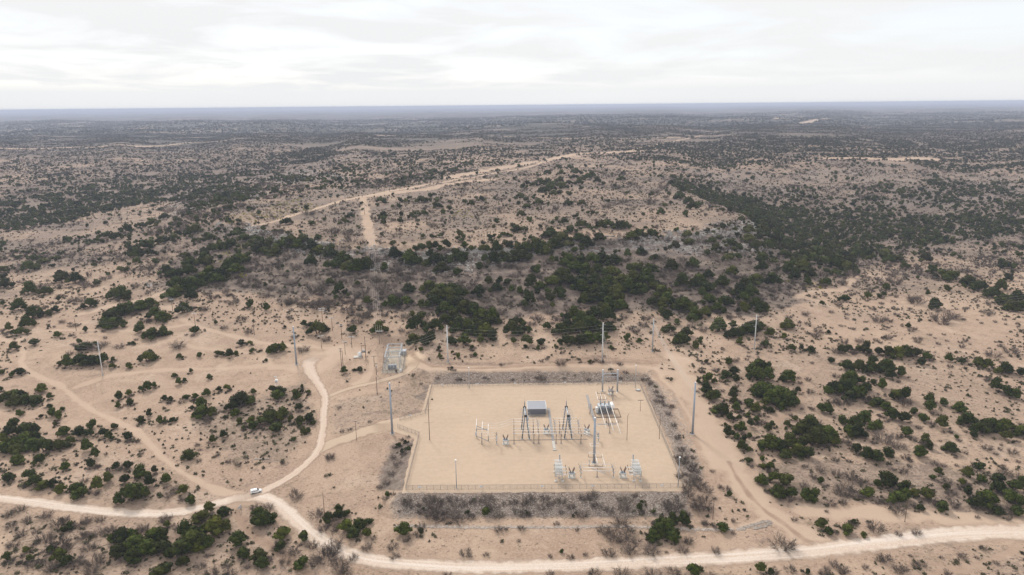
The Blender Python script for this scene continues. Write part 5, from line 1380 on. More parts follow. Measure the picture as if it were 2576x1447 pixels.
# stone lining of the ditch below the yard and its turn-out at the right
def stones(name, qpts, n, w_, s0, s1, label):
    c = smooth_line(WL(qpts)[:, :2], 1.0); rr = np.random.RandomState(len(qpts) + n); V = []; F = []
    iv, fi = ico_low()
    for k in range(n):
        p = c[rr.randint(len(c))] + rr.normal(size=2) * w_ * .5; s = rr.uniform(s0, s1); z = gz(p[0], p[1])
        i = len(V); P = iv * s * (1 + (rr.rand(len(iv), 1) - .5) * .5) * np.array([1, .8, .55]); V += (P + np.array([p[0], p[1], z + s * .12])).tolist(); F += [tuple(i + j for j in f) for f in fi]
    me = bpy.data.meshes.new(name); me.from_pydata(V, [], F); me.materials.append(M['rock']); o = bpy.data.objects.new(name, me); COL.objects.link(o); return tag(o, label, 'rocks', None, 'stuff')
def ico_low():
    bm = bmesh.new(); bmesh.ops.create_icosphere(bm, subdivisions=1, radius=1); bm.verts.ensure_lookup_table()
    r = (np.array([v.co[:] for v in bm.verts]), [tuple(v.index for v in f.verts) for f in bm.faces]); bm.free(); return r
stones('ditch_stones', Lr('1000,1323 1100,1325 1250,1327 1400,1327 1560,1325 1700,1330 1840,1332 1870,1331'), 2200, .9, .15, .5, 'line of pale stones along the ditch below the yard')
stones('turnout_stones', Lr('1865,1331 1890,1322 1930,1312 1935,1320 1900,1330'), 420, .8, .2, .6, 'pale stone turn-out at the right end of the ditch')
def bank_stones():
    rr = np.random.RandomState(8); V = []; F = []; iv, fi = ico_low()
    for poly, n, s0, s1 in ((Lr('995,1243 1730,1238 1745,1298 985,1305'), 4200, .12, .34), (Lr('1095,932 1640,932 1640,962 1095,968'), 1500, .15, .5), (Lr('1650,960 1700,990 1770,1190 1735,1225 1700,1150 1625,980'), 2000, .12, .4)):
        pw = WL(poly)[:, :2]; lo, hi = pw.min(0), pw.max(0); xy = rr.uniform(lo, hi, (n * 2, 2)); s = inside(xy[:, 0], xy[:, 1], [tuple(q) for q in pw]); xy = xy[s][:n]; z = ground(xy[:, 0], xy[:, 1])
        for k in range(len(xy)):
            s = rr.uniform(s0, s1); i = len(V); P = iv * s * (1 + (rr.rand(len(iv), 1) - .5) * .5) * np.array([1, .8, .6]); V += (P + np.array([xy[k, 0], xy[k, 1], z[k] + s * .1])).tolist(); F += [tuple(i + j for j in f) for f in fi]
    me = bpy.data.meshes.new('bank_rubble'); me.from_pydata(V, [], F); me.materials.append(M['rock']); o = bpy.data.objects.new('bank_rubble', me); COL.objects.link(o); tag(o, 'pale limestone rubble covering the banks of the yard', 'rubble', None, 'stuff')
bank_stones()
# broken ledges of the mesa rim
def rim_rocks():
    rr = np.random.RandomState(18); V = []; F = []
    for ln, n, sp in ((Lr('560,562 600,572 640,580 700,590 760,603 800,612 860,622 930,634 1000,642'), 1700, 5), (Lr('1000,640 1100,636 1200,632 1280,636 1330,624 1400,616'), 1200, 5),
                      (Lr('1400,612 1480,604 1560,597 1640,592 1700,590 1780,588 1850,583 1905,567 1885,552'), 1500, 4), (Lr('700,610 780,630 860,650 960,668 1050,668 1150,665 1250,655'), 900, 9), (Lr('1560,610 1640,615 1720,620 1800,620 1880,610'), 500, 8),
                      (Lr('440,497 520,490 600,480 650,492 600,505 540,515'), 700, 7), (Lr('690,437 760,430 830,440 880,448'), 350, 8)):
        c = smooth_line(WL(ln)[:, :2], 2.0)
        t = np.gradient(c, axis=0)
        for k in range(n):
            j = rr.randint(len(c)); p = c[j] + rr.normal(size=2) * sp; z = gz(p[0], p[1])
            if fbm(p[0] / 16, p[1] / 16, 2, 33) < .46: continue
            w_ = rr.uniform(.6, 2.8); dd = rr.uniform(.5, 1.5); h = rr.uniform(.3, 1.3); a = math.atan2(t[j, 1], t[j, 0]) + rr.normal() * .35
            i = len(V); cs, sn = math.cos(a), math.sin(a)
            for zz, kk in ((-.5, 1), (h, .85)):
                for (px, py) in ((-1, -1), (1, -1), (1, 1), (-1, 1)):
                    X = px * w_ / 2 * kk * rr.uniform(.8, 1.15); Y = py * dd / 2 * kk * rr.uniform(.8, 1.15); V.append((p[0] + X * cs - Y * sn, p[1] + X * sn + Y * cs, z + zz * (1 if zz < 0 else rr.uniform(.85, 1.1))))
            F += [tuple(i + q for q in f) for f in ((4, 5, 6, 7), (0, 1, 5, 4), (1, 2, 6, 5), (2, 3, 7, 6), (3, 0, 4, 7))]
    me = bpy.data.meshes.new('rim_ledges'); me.from_pydata(V, [], F); me.materials.append(M['ledge']); o = bpy.data.objects.new('rim_ledges', me); COL.objects.link(o); tag(o, 'broken grey limestone ledges along the mesa rim', 'rocks', None, 'stuff')
M['ledge'] = simple('grey_limestone_ledge', (.40, .37, .34), .95, 0, .45, .15, .1)
rim_rocks()
# ------------------------------------------------------------------ plants
def leaf_mat(name, c1, c2, c3, var=.35, sat=0.0):
    m, t, b, o = new_mat(name); L = t.links
    oi = T(t, 'ShaderNodeObjectInfo'); g = T(t, 'ShaderNodeNewGeometry')
    n = T(t, 'ShaderNodeTexNoise', i_Scale=.9, i_Detail=3.); L.new(g.outputs['Position'], n.inputs['Vector'])
    r = T(t, 'ShaderNodeMapRange'); r.inputs['From Min'].default_value = .35; r.inputs['From Max'].default_value = .65; L.new(n.outputs['Fac'], r.inputs['Value'])
    def mix(f, a, b_):
        x = T(t, 'ShaderNodeMix', data_type='RGBA'); L.new(f, x.inputs['Factor'])
        for k, q in (('A', a), ('B', b_)):
            if isinstance(q, tuple): x.inputs[k].default_value = q + (1,)
            else: L.new(q, x.inputs[k])
        return x.outputs['Result']
    rm = T(t, 'ShaderNodeMapRange'); rm.inputs['From Min'].default_value = .55; rm.inputs['From Max'].default_value = 1.; L.new(oi.outputs['Random'], rm.inputs['Value'])
    base = mix(rm.outputs[0], c1, c3)
    base = mix(r.outputs[0], base, c2)
    wn = T(t, 'ShaderNodeTexWhiteNoise'); wn.noise_dimensions = '1D'; L.new(oi.outputs['Random'], wn.inputs['W'])
    r2 = T(t, 'ShaderNodeMapRange'); r2.inputs['To Min'].default_value = 1 - var; r2.inputs['To Max'].default_value = 1 + var; L.new(wn.outputs['Value'], r2.inputs['Value'])
    s = T(t, 'ShaderNodeVectorMath', operation='SCALE'); L.new(base, s.inputs[0]); L.new(r2.outputs[0], s.inputs['Scale'])
    L.new(s.outputs[0], b.inputs['Base Color']); b.inputs['Roughness'].default_value = .8; b.inputs['Specular IOR Level'].default_value = .15
    return m
M['leaf'] = leaf_mat('juniper_foliage', (.019, .031, .002), (.060, .073, .005), (.068, .060, .008), .5)
M['farleaf'] = leaf_mat('distant_mixed_scrub', (.036, .044, .014), (.066, .066, .028), (.092, .080, .050), .5)
M['brush'] = leaf_mat('bare_twigs', (.115, .090, .074), (.15, .118, .098), (.085, .075, .05), .3)
M['low'] = leaf_mat('low_scrub', (.082, .078, .038), (.115, .098, .055), (.06, .07, .025), .35)
M['yellow'] = leaf_mat('yellow_tuft', (.33, .29, .045), (.22, .21, .05), (.36, .30, .05), .25)

_ico = None
def ico():
    global _ico
    if _ico is None:
        bm = bmesh.new(); bmesh.ops.create_icosphere(bm, subdivisions=2, radius=1)
        bm.verts.ensure_lookup_table()
        _ico = (np.array([v.co[:] for v in bm.verts]), [tuple(v.index for v in f.verts) for f in bm.faces]); bm.free()
    return _ico
def raw_mesh(name, V, Fc, mat):
    me = bpy.data.meshes.new(name); me.from_pydata(np.asarray(V).tolist(), [], Fc); me.update(); me.materials.append(mat); return me
def crown_mesh(seed, nl=9, nq=620, leaf=.07, h=.72, core=True, mat=None, squash=1.0):
    """crown 1 wide, h high: several uneven lobes clothed in leaf sprays, ragged outline"""
    r = np.random.RandomState(seed); V = []; Fc = []
    lobes = []
    for k in range(nl):
        a = r.uniform(0, 6.283); rad = r.uniform(.0, .32) if k else 0
        lr = r.uniform(.13, .23) * (1.0 - .5 * rad)
        z = r.uniform(.16, h - lr * .9 - rad * .8) if k else h - .26
        lobes.append((rad * math.cos(a) * 1.0, rad * math.sin(a) * r.uniform(.8, 1), max(z, .12), lr))
    iv, fi = ico()
    for (x, y, z, lr) in lobes:
        if not core: break
        i = len(V)
        jit = 1 + (r.rand(len(iv)) - .5) * .4
        P = iv * (lr * .84) * jit[:, None] * np.array([1, 1, .85]) + np.array([x, y, z])
        P[:, 2] = np.maximum(P[:, 2], .02)
        V += P.tolist(); Fc += [tuple(i + j for j in f) for f in fi]
    wts = np.array([l[3] ** 2 for l in lobes]); wts /= wts.sum()
    for k in range(nq):
        x, y, z, lr = lobes[r.choice(len(lobes), p=wts)]
        d = r.normal(size=3); d[2] = abs(d[2]) * 1.0 - .35; d /= np.linalg.norm(d)
        p = np.array([x, y, z]) + d * lr * r.uniform(.82, 1.22) * np.array([1, 1, .9])
        if p[2] < .015: continue
        nrm = d + r.normal(size=3) * .55; nrm /= np.linalg.norm(nrm)
        t = np.cross(nrm, r.normal(size=3)); t /= np.linalg.norm(t) + 1e-6; bt = np.cross(nrm, t)
        s = leaf * r.uniform(.5, 1.25)
        i = len(V)
        V += [(p - t * s * .5 - bt * s * .25).tolist(), (p + t * s * .1 - bt * s * .5).tolist(), (p + t * s * .6 + bt * s * .1).tolist(), (p - t * s * .1 + bt * s * .55).tolist()]
        Fc.append((i, i + 1, i + 2, i + 3))
    return raw_mesh('crown', V, Fc, mat or M['leaf'])
def trunk_mesh(seed):
    r = random.Random(seed); b = MB()
    for k in range(3):
        a = r.uniform(0, 6.28); p = Vector((math.cos(a) * .03, math.sin(a) * .03, -.06)); q = Vector((math.cos(a) * r.uniform(.05, .12), math.sin(a) * r.uniform(.05, .12), r.uniform(.2, .3)))
        b.tube(p, q, .03, .018, 6)
        for j in range(3):
            a2 = a + r.uniform(-1.2, 1.2); e = q + Vector((math.cos(a2) * .14, math.sin(a2) * .14, r.uniform(.08, .2)))
            b.tube(q.lerp(p, .2 * j), e, .014, .006, 5)
    return b.mesh('trunk', M['trunk'])
def brush_mesh(seed, n=300, h=.62, tw=.011):
    """leafless thicket 1 wide: stems leaning outwards, each forking into fine twigs"""
    r = np.random.RandomState(seed); V = []; Fc = []
    def rib(p, q, w):
        d = q - p; s = np.cross(d, r.normal(size=3)); s /= np.linalg.norm(s) + 1e-9; i = len(V)
        V.extend([(p - s * w).tolist(), (p + s * w).tolist(), (q + s * w * .5).tolist(), (q - s * w * .5).tolist()]); Fc.append((i, i + 1, i + 2, i + 3))
    ns = max(3, n // 12)
    for k in range(ns):
        a = r.uniform(0, 6.283); rad = .28 * math.sqrt(r.rand()); c = np.array([math.cos(a) * rad, math.sin(a) * rad, -.02])
        lean = np.array([math.cos(a) * .5, math.sin(a) * .5, 1.0]) + r.normal(size=3) * .28; lean /= np.linalg.norm(lean)
        ln = h * r.uniform(.45, .8); e = c + lean * ln; rib(c, e, tw * .9)
        for j in range(11):
            st = c + lean * ln * r.uniform(.15, 1.0); d = lean + r.normal(size=3) * .75; d[2] = abs(d[2]) * .8; d /= np.linalg.norm(d)
            rib(st, st + d * h * r.uniform(.18, .42), tw * .55)
    return raw_mesh('bare_brush', V, Fc, M['brush'])
def tuft_mesh(seed, n=46, h=.42, mat=None):
    r = np.random.RandomState(seed); V = []; Fc = []
    cs = [(r.uniform(-.28, .28), r.uniform(-.25, .25)) for _ in range(5)]
    for k in range(n):
        cx, cy = cs[r.randint(5)]
        d = r.normal(size=3); d[2] = abs(d[2]); d /= np.linalg.norm(d)
        p = np.array([cx, cy, 0]) + d * np.array([.22, .22, h]) * r.uniform(.5, 1)
        nrm = d + r.normal(size=3) * .6; nrm /= np.linalg.norm(nrm)
        t = np.cross(nrm, r.normal(size=3)); t /= np.linalg.norm(t) + 1e-6; bt = np.cross(nrm, t); s = .19 * r.uniform(.6, 1.2); i = len(V)
        V += [(p - t * s * .5 - bt * s * .3).tolist(), (p + t * s * .3 - bt * s * .5).tolist(), (p + t * s * .5 + bt * s * .3).tolist(), (p - t * s * .2 + bt * s * .5).tolist()]
        Fc.append((i, i + 1, i + 2, i + 3))
    return raw_mesh('low_shrub', V, Fc, mat or M['low'])

# ---- trees and brush seen one by one in the photograph: x,y,width in the enlarged view of each region
HAND = []   # (u, v, wq, kind)
def add(reg, kind, s):
    ox, oy, k = reg
    for e in s.split():
        x, y, ww = map(float, e.split(','))
        HAND.append((ox + x * k, oy + y * k, ww * k, kind))
add(BL, 'G', """120,20,110 40,10,80 260,35,60 142,105,55 365,55,50 390,105,75 440,120,70 305,125,40 405,178,45 460,72,40 475,240,95 587,245,100 690,195,70 668,255,55 765,245,75 805,275,70 838,198,65 940,272,80 105,185,90 190,225,150 60,240,90 30,300,90 190,290,150 120,365,130 30,360,110 240,330,110 330,350,120 430,340,120 130,450,120 520,310,70 640,360,90 708,402,75 300,445,90 482,495,80 668,478,75 60,580,100 215,560,95 265,610,110 330,630,100 390,620,80 445,665,85 570,650,110 610,695,110 722,640,95 795,590,80 860,492,75 940,488,80 1040,540,120 925,595,80 1103,615,90 1225,597,75 1140,525,50 975,700,190 910,690,60 1355,670,80 1410,745,85 1175,702,30 872,48,45 955,20,50 1043,155,70 1103,103,50 1180,160,60 1267,155,55 1215,160,30 1415,60,45 1500,95,125 1480,40,80 1655,130,35 1680,65,65 1740,105,75 1780,25,140 1770,162,55 1798,208,35 1850,155,60 1865,200,75 1990,130,150 2080,110,100 2145,150,55 2035,210,110 2205,60,60 2210,165,75 2280,140,80 2230,235,65 2268,232,45 2165,290,45 2310,175,45 1645,265,60 1568,305,60 1390,415,110
1545,800,80 1645,835,110 1500,870,130 1370,960,140 1590,950,170 1440,1060,200 1350,1100,200 1150,1010,150 1000,1060,160 1080,1100,170 900,1000,150 860,1120,130 1210,1100,140 980,1160,150 1230,1245,120 1360,1200,90 1170,1270,130 500,1195,100 375,1105,60 1765,1030,130 1950,880,150 1900,850,100 2085,990,120 2075,1075,95 2240,1015,90 1790,1150,110 1910,1140,130 1935,1200,110 2235,1200,110 2490,805,60 2415,880,90 2500,860,90 2550,930,120 2600,980,120 2700,990,90 2640,920,110 2720,900,60 2560,840,60 1235,920,50 2490,800,55 60,1160,70 190,1110,60 220,1170,60 520,930,60 470,960,60""")
add(BL, 'B', """1220,870,110 2330,830,120 2435,410,80 720,970,120 650,1080,120 560,1180,150 450,1050,150 700,1180,150 1880,785,90 1970,780,90 2180,700,110 2160,1110,120 2400,1130,200 2300,1060,100 2500,1200,150 2380,940,100 1560,1270,110 1700,1270,100 140,800,100 340,840,110 60,840,90 80,920,90 330,1010,150 430,900,120 590,900,110 600,1000,100 240,1200,100 60,1180,120 1250,690,100 1340,730,70 1290,650,70 620,590,70 2030,1090,80 1750,470,70 1690,450,60 1600,400,60 2080,460,50 1020,960,90 1060,940,90 820,950,100 640,880,90 740,880,80 480,870,90 380,1100,120 160,980,100 200,880,80 100,1060,110 500,1080,110 360,1230,120 680,1250,120 1230,870,70 1480,1220,90 2100,1180,100 2450,1080,160 2540,1260,120 2320,1180,120 2700,1080,90 2300,160,60 2600,1150,90 2460,960,60""")
add(BR, 'G', """440,15,60 345,85,110 380,100,60 450,65,65 545,25,80 598,78,70 543,115,45 655,60,40 707,82,55 783,58,70 405,140,60 475,135,40 390,240,80 450,205,50 490,215,80 455,280,60 510,290,45 548,268,50 550,185,60 605,150,60 685,215,70 715,185,50 490,350,90 545,370,50 537,450,60 645,440,45 650,490,50 700,500,70 830,185,60 890,140,45 700,330,150 760,350,120 840,330,140 930,220,120 990,200,130 1050,230,140 1010,290,180 1120,270,160 900,380,110 980,410,110 1180,300,100 820,400,120 635,610,110 730,590,90 820,600,130 760,690,130 850,700,110 960,710,100 1030,715,110 1080,605,60 1230,160,90 1290,235,110 1330,180,110 1400,150,110 1390,270,70 1330,240,120 1490,215,90 1600,120,110 1680,150,100 1560,65,70 1760,95,70 1825,140,80 1710,235,90 1410,410,110 1480,420,120 1560,400,100 1350,370,70 1330,350,60 1880,350,70 1800,390,120 1850,290,80 2030,360,100 1545,600,150 1430,690,110 1650,720,150 1700,660,90 1810,800,60 1850,700,100 1760,700,80 1980,790,110 2095,70,90 2150,150,120 2260,205,150 2330,180,120 2430,200,130 2440,280,90 2560,240,120 1975,190,90 2200,265,60 2250,500,80 1945,535,60 2380,590,110 2160,550,80 2250,590,80 2390,660,120 2500,650,110 2460,720,140 2300,740,160 2220,780,130 2380,820,100 2540,760,100 350,940,105 55,885,90 400,700,45 1080,920,90 1130,975,70 1280,960,110 1320,905,40 1390,1000,50 130,1270,100 625,1265,90 700,1275,60 975,1275,50 10,1000,60 2110,610,60 2560,620,110 2520,820,100 2000,650,60 -60,960,110 -110,990,90 -20,890,80 -45,1000,70 -130,900,40""")
add(BR, 'B', """800,1050,190 1480,930,140 1070,510,90 300,1115,80 1650,985,70 1780,975,80 1240,1240,100 1170,1210,90 2000,600,120 1300,560,120 1200,540,100 1250,640,150 1400,600,120 1150,750,100 1240,755,80 1640,800,150 1900,740,120 2060,760,100 2050,680,110 2130,640,100 1120,1250,80 1400,1230,60 1530,270,180 1650,330,120 1300,320,90 2450,820,100 2540,560,120 2430,520,120 980,160,60 1060,170,80 380,650,80 330,640,50 220,910,60 430,890,50 430,980,50 100,1030,70 220,730,120 180,620,120 140,560,110 130,480,90 60,420,80 90,640,90 40,560,80 160,780,100 250,800,80 880,880,60 1700,1240,80 1740,1150,40 2260,1080,30 2230,1165,40 1180,440,60 1280,450,50 950,620,90 960,485,60 1020,560,80 1340,700,90 1550,740,90 1980,480,60 1700,420,80 2080,480,40 2400,360,50 2300,350,90 1120,820,40 1900,170,60 1800,200,60 60,1100,90 300,930,70 720,1270,100 850,1240,100""")
add(MR, 'G', """230,825,45 135,110,70 640,130,85 645,65,80 720,85,65 420,165,80 245,190,80 170,235,110 240,285,110 350,240,100 205,335,70 505,280,130 470,310,110 560,320,100 600,230,110 720,225,130 500,355,90 40,250,90 60,415,130 240,380,90 370,385,110 300,435,80 215,480,100 500,440,90 595,415,100 650,440,90 360,460,60 140,500,100 320,575,110 430,560,60 540,600,120 580,580,100 705,620,75 620,560,80 430,620,110 480,680,55 830,560,100 800,640,60 190,675,50 40,670,110 150,715,45 670,700,60 860,730,55 1000,750,60 1150,820,70 930,725,40 390,830,70 695,860,50 615,850,90 600,920,140 640,880,80 560,900,90 690,940,90 825,950,110 850,920,70 370,920,80 440,905,80 450,960,60 350,960,50 250,960,90 290,970,50 170,975,40 225,1040,90 300,1080,90 260,1090,80 430,1040,60 430,1080,70 425,1120,40 640,1010,120 600,1060,100 680,1060,140 760,1050,150 820,1090,150 850,1130,120 720,1110,140 905,1040,50 545,1140,80 600,1185,70 705,1190,55 785,1165,70 345,1190,110 450,1170,65 1230,745,70 1280,735,60 1360,740,70 1410,740,90 1500,755,80 1570,770,90 1640,780,100 1710,760,110 1770,770,80 1850,790,80 1820,835,70 2020,810,70 2120,825,60 2240,845,80 2300,855,80 2430,890,110 2550,915,80 1270,860,90 1350,870,100 1440,880,110 1560,880,120 1450,830,80 1660,915,90 1580,930,90 1290,970,130 1380,970,80 1180,1030,110 1260,1030,130 1340,1060,130 1410,1020,90 1120,1050,80 1300,1090,120 1460,980,50 1525,1005,80 1490,1130,110 1560,1170,80 1640,1070,110 1700,1090,100 1070,1180,70 1120,1190,90 1880,1110,60 1975,1130,70 1890,1165,80 2095,1180,90 2370,1020,90 2440,1055,100 2510,1080,90 1920,415,95 1415,340,70 1500,345,40 1540,330,40 1250,360,80 1110,240,80 1180,170,80 1000,190,80 950,150,80 880,200,80 930,130,110 850,150,100 980,240,70 1900,150,80 1960,180,100 2030,200,110 1580,70,130 1700,120,70 1850,70,90 2430,110,120 2160,235,120 2240,270,130 2340,320,140 2420,370,140 2520,350,120 2480,420,120 2560,420,100 2000,290,60 2460,210,80 1560,280,60 1130,610,30 2400,280,90 1050,20,130 1130,40,130 1200,60,130 1280,80,120 1100,90,110 1180,110,110 1260,130,110 1000,70,120 1550,30,120 1640,60,110 1340,20,110 1420,30,90""")
add(MR, 'B', """1620,225,120 1780,370,130 1500,510,110 1040,625,90 1970,500,160 2050,480,120 2350,760,130 2480,740,120 1240,240,90 850,270,70 640,355,80 730,360,60 1000,735,70 980,950,60 1000,1045,70 300,885,60 190,890,60 1090,180,90 1300,180,90 1500,215,80 1800,150,80 960,470,70 980,540,60 840,490,60 1200,400,70 1460,430,60 1200,745,90 1320,755,80 1430,760,80 1580,520,60 1740,590,60 660,570,80 560,560,70 120,560,70 1500,1100,130 1240,1110,140 1180,1120,100 1420,1100,100 1700,1120,120 400,500,60 1750,350,90 2300,450,100 1100,70,100""")
add(MC, 'G', """50,130,110 130,110,80 255,135,70 430,70,120 480,90,90 555,110,60 620,90,110 680,140,100 735,90,70 820,75,80 780,175,60 785,40,80 1060,85,90 950,130,60 1270,60,120 1180,70,100 1350,150,60 430,290,85 415,385,85 310,395,110 130,385,75 590,280,120 680,290,120 640,330,130 750,290,120 800,320,110 730,350,110 620,390,120 530,410,70 700,440,110 800,400,120 840,430,120 780,380,100 910,450,120 970,480,110 530,490,80 460,475,50 490,560,120 620,575,110 700,525,90 760,500,110 800,540,120 860,560,130 920,540,120 960,590,120 1040,530,110 1050,500,90 900,600,110 1000,610,120 775,600,80 940,310,80 950,345,60 1025,235,75 1070,290,90 1160,240,70 1100,245,60 1190,290,60 1245,310,60 1300,330,60 1340,250,90 1400,270,80 1375,315,60 1450,300,60 1460,360,80 1320,380,90 1290,410,50 1490,410,50 1500,230,120 1560,190,110 1610,90,140 1700,80,140 1780,80,140 1850,70,120 1940,90,120 1650,140,140 1740,150,140 1830,150,130 1920,160,140 1600,230,140 1700,220,140 1800,220,140 1900,230,140 2000,240,130 2080,200,130 2180,210,140 1700,280,130 1800,300,130 1880,290,130 1960,300,130 2050,280,120 2130,300,130 2220,260,110 2300,320,130 1540,310,80 1790,360,130 1860,340,120 1730,380,90 1900,400,140 1990,420,100 1960,350,120 1800,470,120 1650,490,120 1700,520,120 1760,550,140 1900,500,90 1880,450,100 1540,590,110 1600,560,110 1680,590,120 1790,580,110 1900,580,100 1590,670,110 1700,670,120 1760,660,120 1830,650,120 1450,570,60 1200,590,120 1260,600,110 1220,530,90 1280,550,60 1040,650,80 960,670,60 840,670,90 740,675,90 600,670,90 540,680,90 470,680,90 520,735,40 660,730,35 800,780,50 755,760,25 900,725,35 660,785,35 920,775,40 850,670,70 1200,675,60 1300,680,90 1410,685,70 1385,725,35 1290,715,35 1510,712,25 750,873,30 2230,385,80 2330,370,110 2310,400,100 2430,410,120 2500,430,100 2290,455,70 2335,490,80 2130,675,45 1920,725,30 2340,585,90 2470,620,90 2440,665,110 2540,715,60 2520,110,90 2370,130,90 2440,240,90 2560,250,90 25,595,80 220,585,110 30,885,30 70,885,50 1770,825,30 1915,880,22 1560,490,60 2200,150,110 2100,130,120""")
add(MC, 'B', """1415,940,90 1530,500,110 1340,540,80 700,520,100 340,220,90 200,220,80 240,310,90 100,300,90 60,330,80 380,590,70 1000,370,90 900,240,90 1210,190,80 1320,430,90 1380,500,110 1120,450,100 1040,640,60 1240,480,60 400,210,70 330,150,90 560,180,90 500,140,110 700,190,80 1000,90,110 1120,110,100 1250,130,90 1400,110,90 1460,80,110 2010,60,120 2200,90,120 2300,60,110 2380,180,100 2460,110,120 2160,550,90 2180,500,80 2100,590,90 2020,490,80 1600,440,80 1470,450,90 250,470,90 400,480,110 120,480,90 50,520,110 320,330,110 60,260,90 1850,820,60 2060,570,70 560,530,80 1130,380,80 1430,410,90 1560,550,70 1550,830,90""")
add(ML, 'G', """215,305,85 335,310,80 320,80,75 220,130,110 25,150,70 45,255,100 390,120,50 140,425,95 660,405,90 860,330,120 900,320,100 930,360,70 415,445,60 365,470,70 250,480,100 205,545,90 150,605,90 70,585,60 425,630,60 255,685,80 110,720,70 840,470,120 900,460,120 950,430,110 1040,420,120 1110,400,90 820,520,110 850,550,120 780,550,80 1150,480,110 1200,500,90 1220,520,60 1040,590,80 1130,625,120 1210,610,90 1440,600,70 1350,440,100 1260,330,130 1320,300,110 1300,250,110 1380,280,110 1420,240,110 1230,160,110 1380,160,90 1400,100,90 1530,90,90 1550,160,130 1620,190,120 1560,210,90 1500,210,110 1740,150,100 1700,110,80 1790,70,120 1000,20,160 1100,10,160 450,190,90 560,220,100 450,220,80 1410,340,80 1850,410,60 1960,435,65 2430,240,65 2500,310,90 2290,95,80 2340,590,120 2290,560,60 2240,550,50 980,690,35 1090,800,100 1110,790,70 600,820,120 680,820,120 760,830,90 500,835,90 440,840,50 835,815,35 830,860,50 950,860,60 620,720,100 950,690,30 1640,770,45 1690,775,60 1740,765,40 2030,735,110 1990,735,45 2070,730,50 1860,745,40 1910,745,20 1960,815,30 1780,690,60 1840,690,40 1325,790,50 1405,895,35 1470,780,50 1600,760,50 1540,940,50 1320,980,50 1360,965,35 1285,925,45 1095,1015,75 1140,1005,40 1040,1030,40 880,1085,65 950,1060,55 960,1130,50 105,1065,110 70,1090,90 160,1110,90 240,1105,110 200,1120,90 310,1025,90 145,900,80 100,920,40 15,905,50 10,1030,40 1215,1095,50 1258,1105,40 1370,1090,50 1435,1085,50 1525,1065,60 1615,1030,45 1670,1020,60 2000,1035,60 2060,1050,90 2040,1080,100 2180,1085,80 2270,1050,40 2225,1010,30 2225,1045,30 1865,1050,45 1790,1110,120 2535,895,60 620,720,50 580,680,50 700,700,40 2490,400,30 300,475,60 370,1085,50""")
add(ML, 'B', """300,260,120 180,110,120 1070,520,90 1090,620,110 900,60,90 1000,260,80 650,690,110 700,720,100 760,690,90 1310,700,120 660,180,80 780,200,90 620,250,80 540,360,90 1200,60,100 1100,130,80 1780,500,90 1830,600,70 1650,570,60 2400,660,70 2230,730,100 1800,260,80 1900,240,80 1950,330,90 2080,300,90 2150,370,110 2250,400,120 2340,380,110 2420,380,110 2300,300,90 2100,180,80 1980,140,80 1900,60,90 1660,300,80 1720,380,90 2130,500,60 1000,470,50 330,470,80 300,90,60 560,550,60 880,700,90 520,760,60 1500,430,80 1560,340,90 1620,250,90""")
add((943.3, 440.2, .1953), 'G', """235,890,100 330,515,80 480,535,110 540,495,90 625,500,100 320,600,100 100,520,110 105,560,90 105,620,95 820,405,110 970,445,70 1065,135,55 870,485,80 35,390,80 75,330,110 120,360,80 305,410,80 225,408,60 430,300,50 400,335,90 330,330,80 590,330,130 640,330,90 705,330,70 750,375,50 815,335,60 855,305,50 1150,345,80 1235,375,90 1375,320,90 1310,300,60 1075,765,110 1150,800,90 1120,840,80 620,790,80 850,780,90 730,805,80 900,860,60 925,920,110 1150,915,110 1385,880,80 1480,800,110 1490,850,70 1660,770,120 1600,810,90 1770,660,80 1685,640,60 1890,700,120 1790,730,80 2250,750,160 2330,570,70 2430,600,110 2290,620,70 1750,410,35 1740,340,50 1960,110,90 1925,315,45 2040,295,80 1880,260,70 1850,370,70 1950,410,100 1990,580,80 2160,120,90 2240,150,100 2300,110,80 2200,200,120 2290,240,90 2150,200,90 2380,130,90 2360,240,80 2480,240,70 2500,100,100 600,940,120 520,960,110 700,940,110 780,930,100 720,1030,90 840,960,80 260,1040,150 350,1050,80 450,1050,150 480,1110,140 650,1150,90 790,1120,150 850,1100,100 710,1130,80 930,1080,80 970,1120,90 1050,1050,100 1100,1110,110 1040,1000,80 1180,1060,80 1240,960,90 1380,970,100 1440,970,90 1560,950,140 1680,900,150 1750,940,100 1830,900,80 1530,1110,130 1640,1040,140 1700,1080,120 1800,1050,130 1900,1000,140 1950,960,130 2050,940,140 2130,970,140 2200,1000,140 2260,920,130 2350,840,150 2430,830,120 2150,900,120 2280,1110,110 2340,1110,100 2450,1070,130 2540,1120,100 1350,1180,110 1440,1190,50 1420,1100,100 120,1210,100 1060,1260,110 2100,1240,110""")
add((943.3, 440.2, .1953), 'B', """295,700,120 2080,350,100 1820,265,70 2010,1240,80 275,480,70 750,475,90 900,640,110 750,640,150 990,670,80 1380,410,160 1400,460,120 1560,440,120 1620,430,110 1320,520,90 1310,680,90 280,780,140 850,740,80 700,880,100 2330,420,110 2260,470,130 2160,430,100 2480,370,120 2440,290,90 1350,780,90 1640,640,120 2180,660,140 2120,700,100 1000,560,100 1070,570,60 1470,580,90 1890,560,80 2100,560,80 850,1020,120 960,960,110 1280,1030,110 1420,1030,110 1720,1170,150 1780,1160,120 300,1130,160 120,1080,120 870,1180,130 980,1200,120 1960,860,130 1800,820,120""")
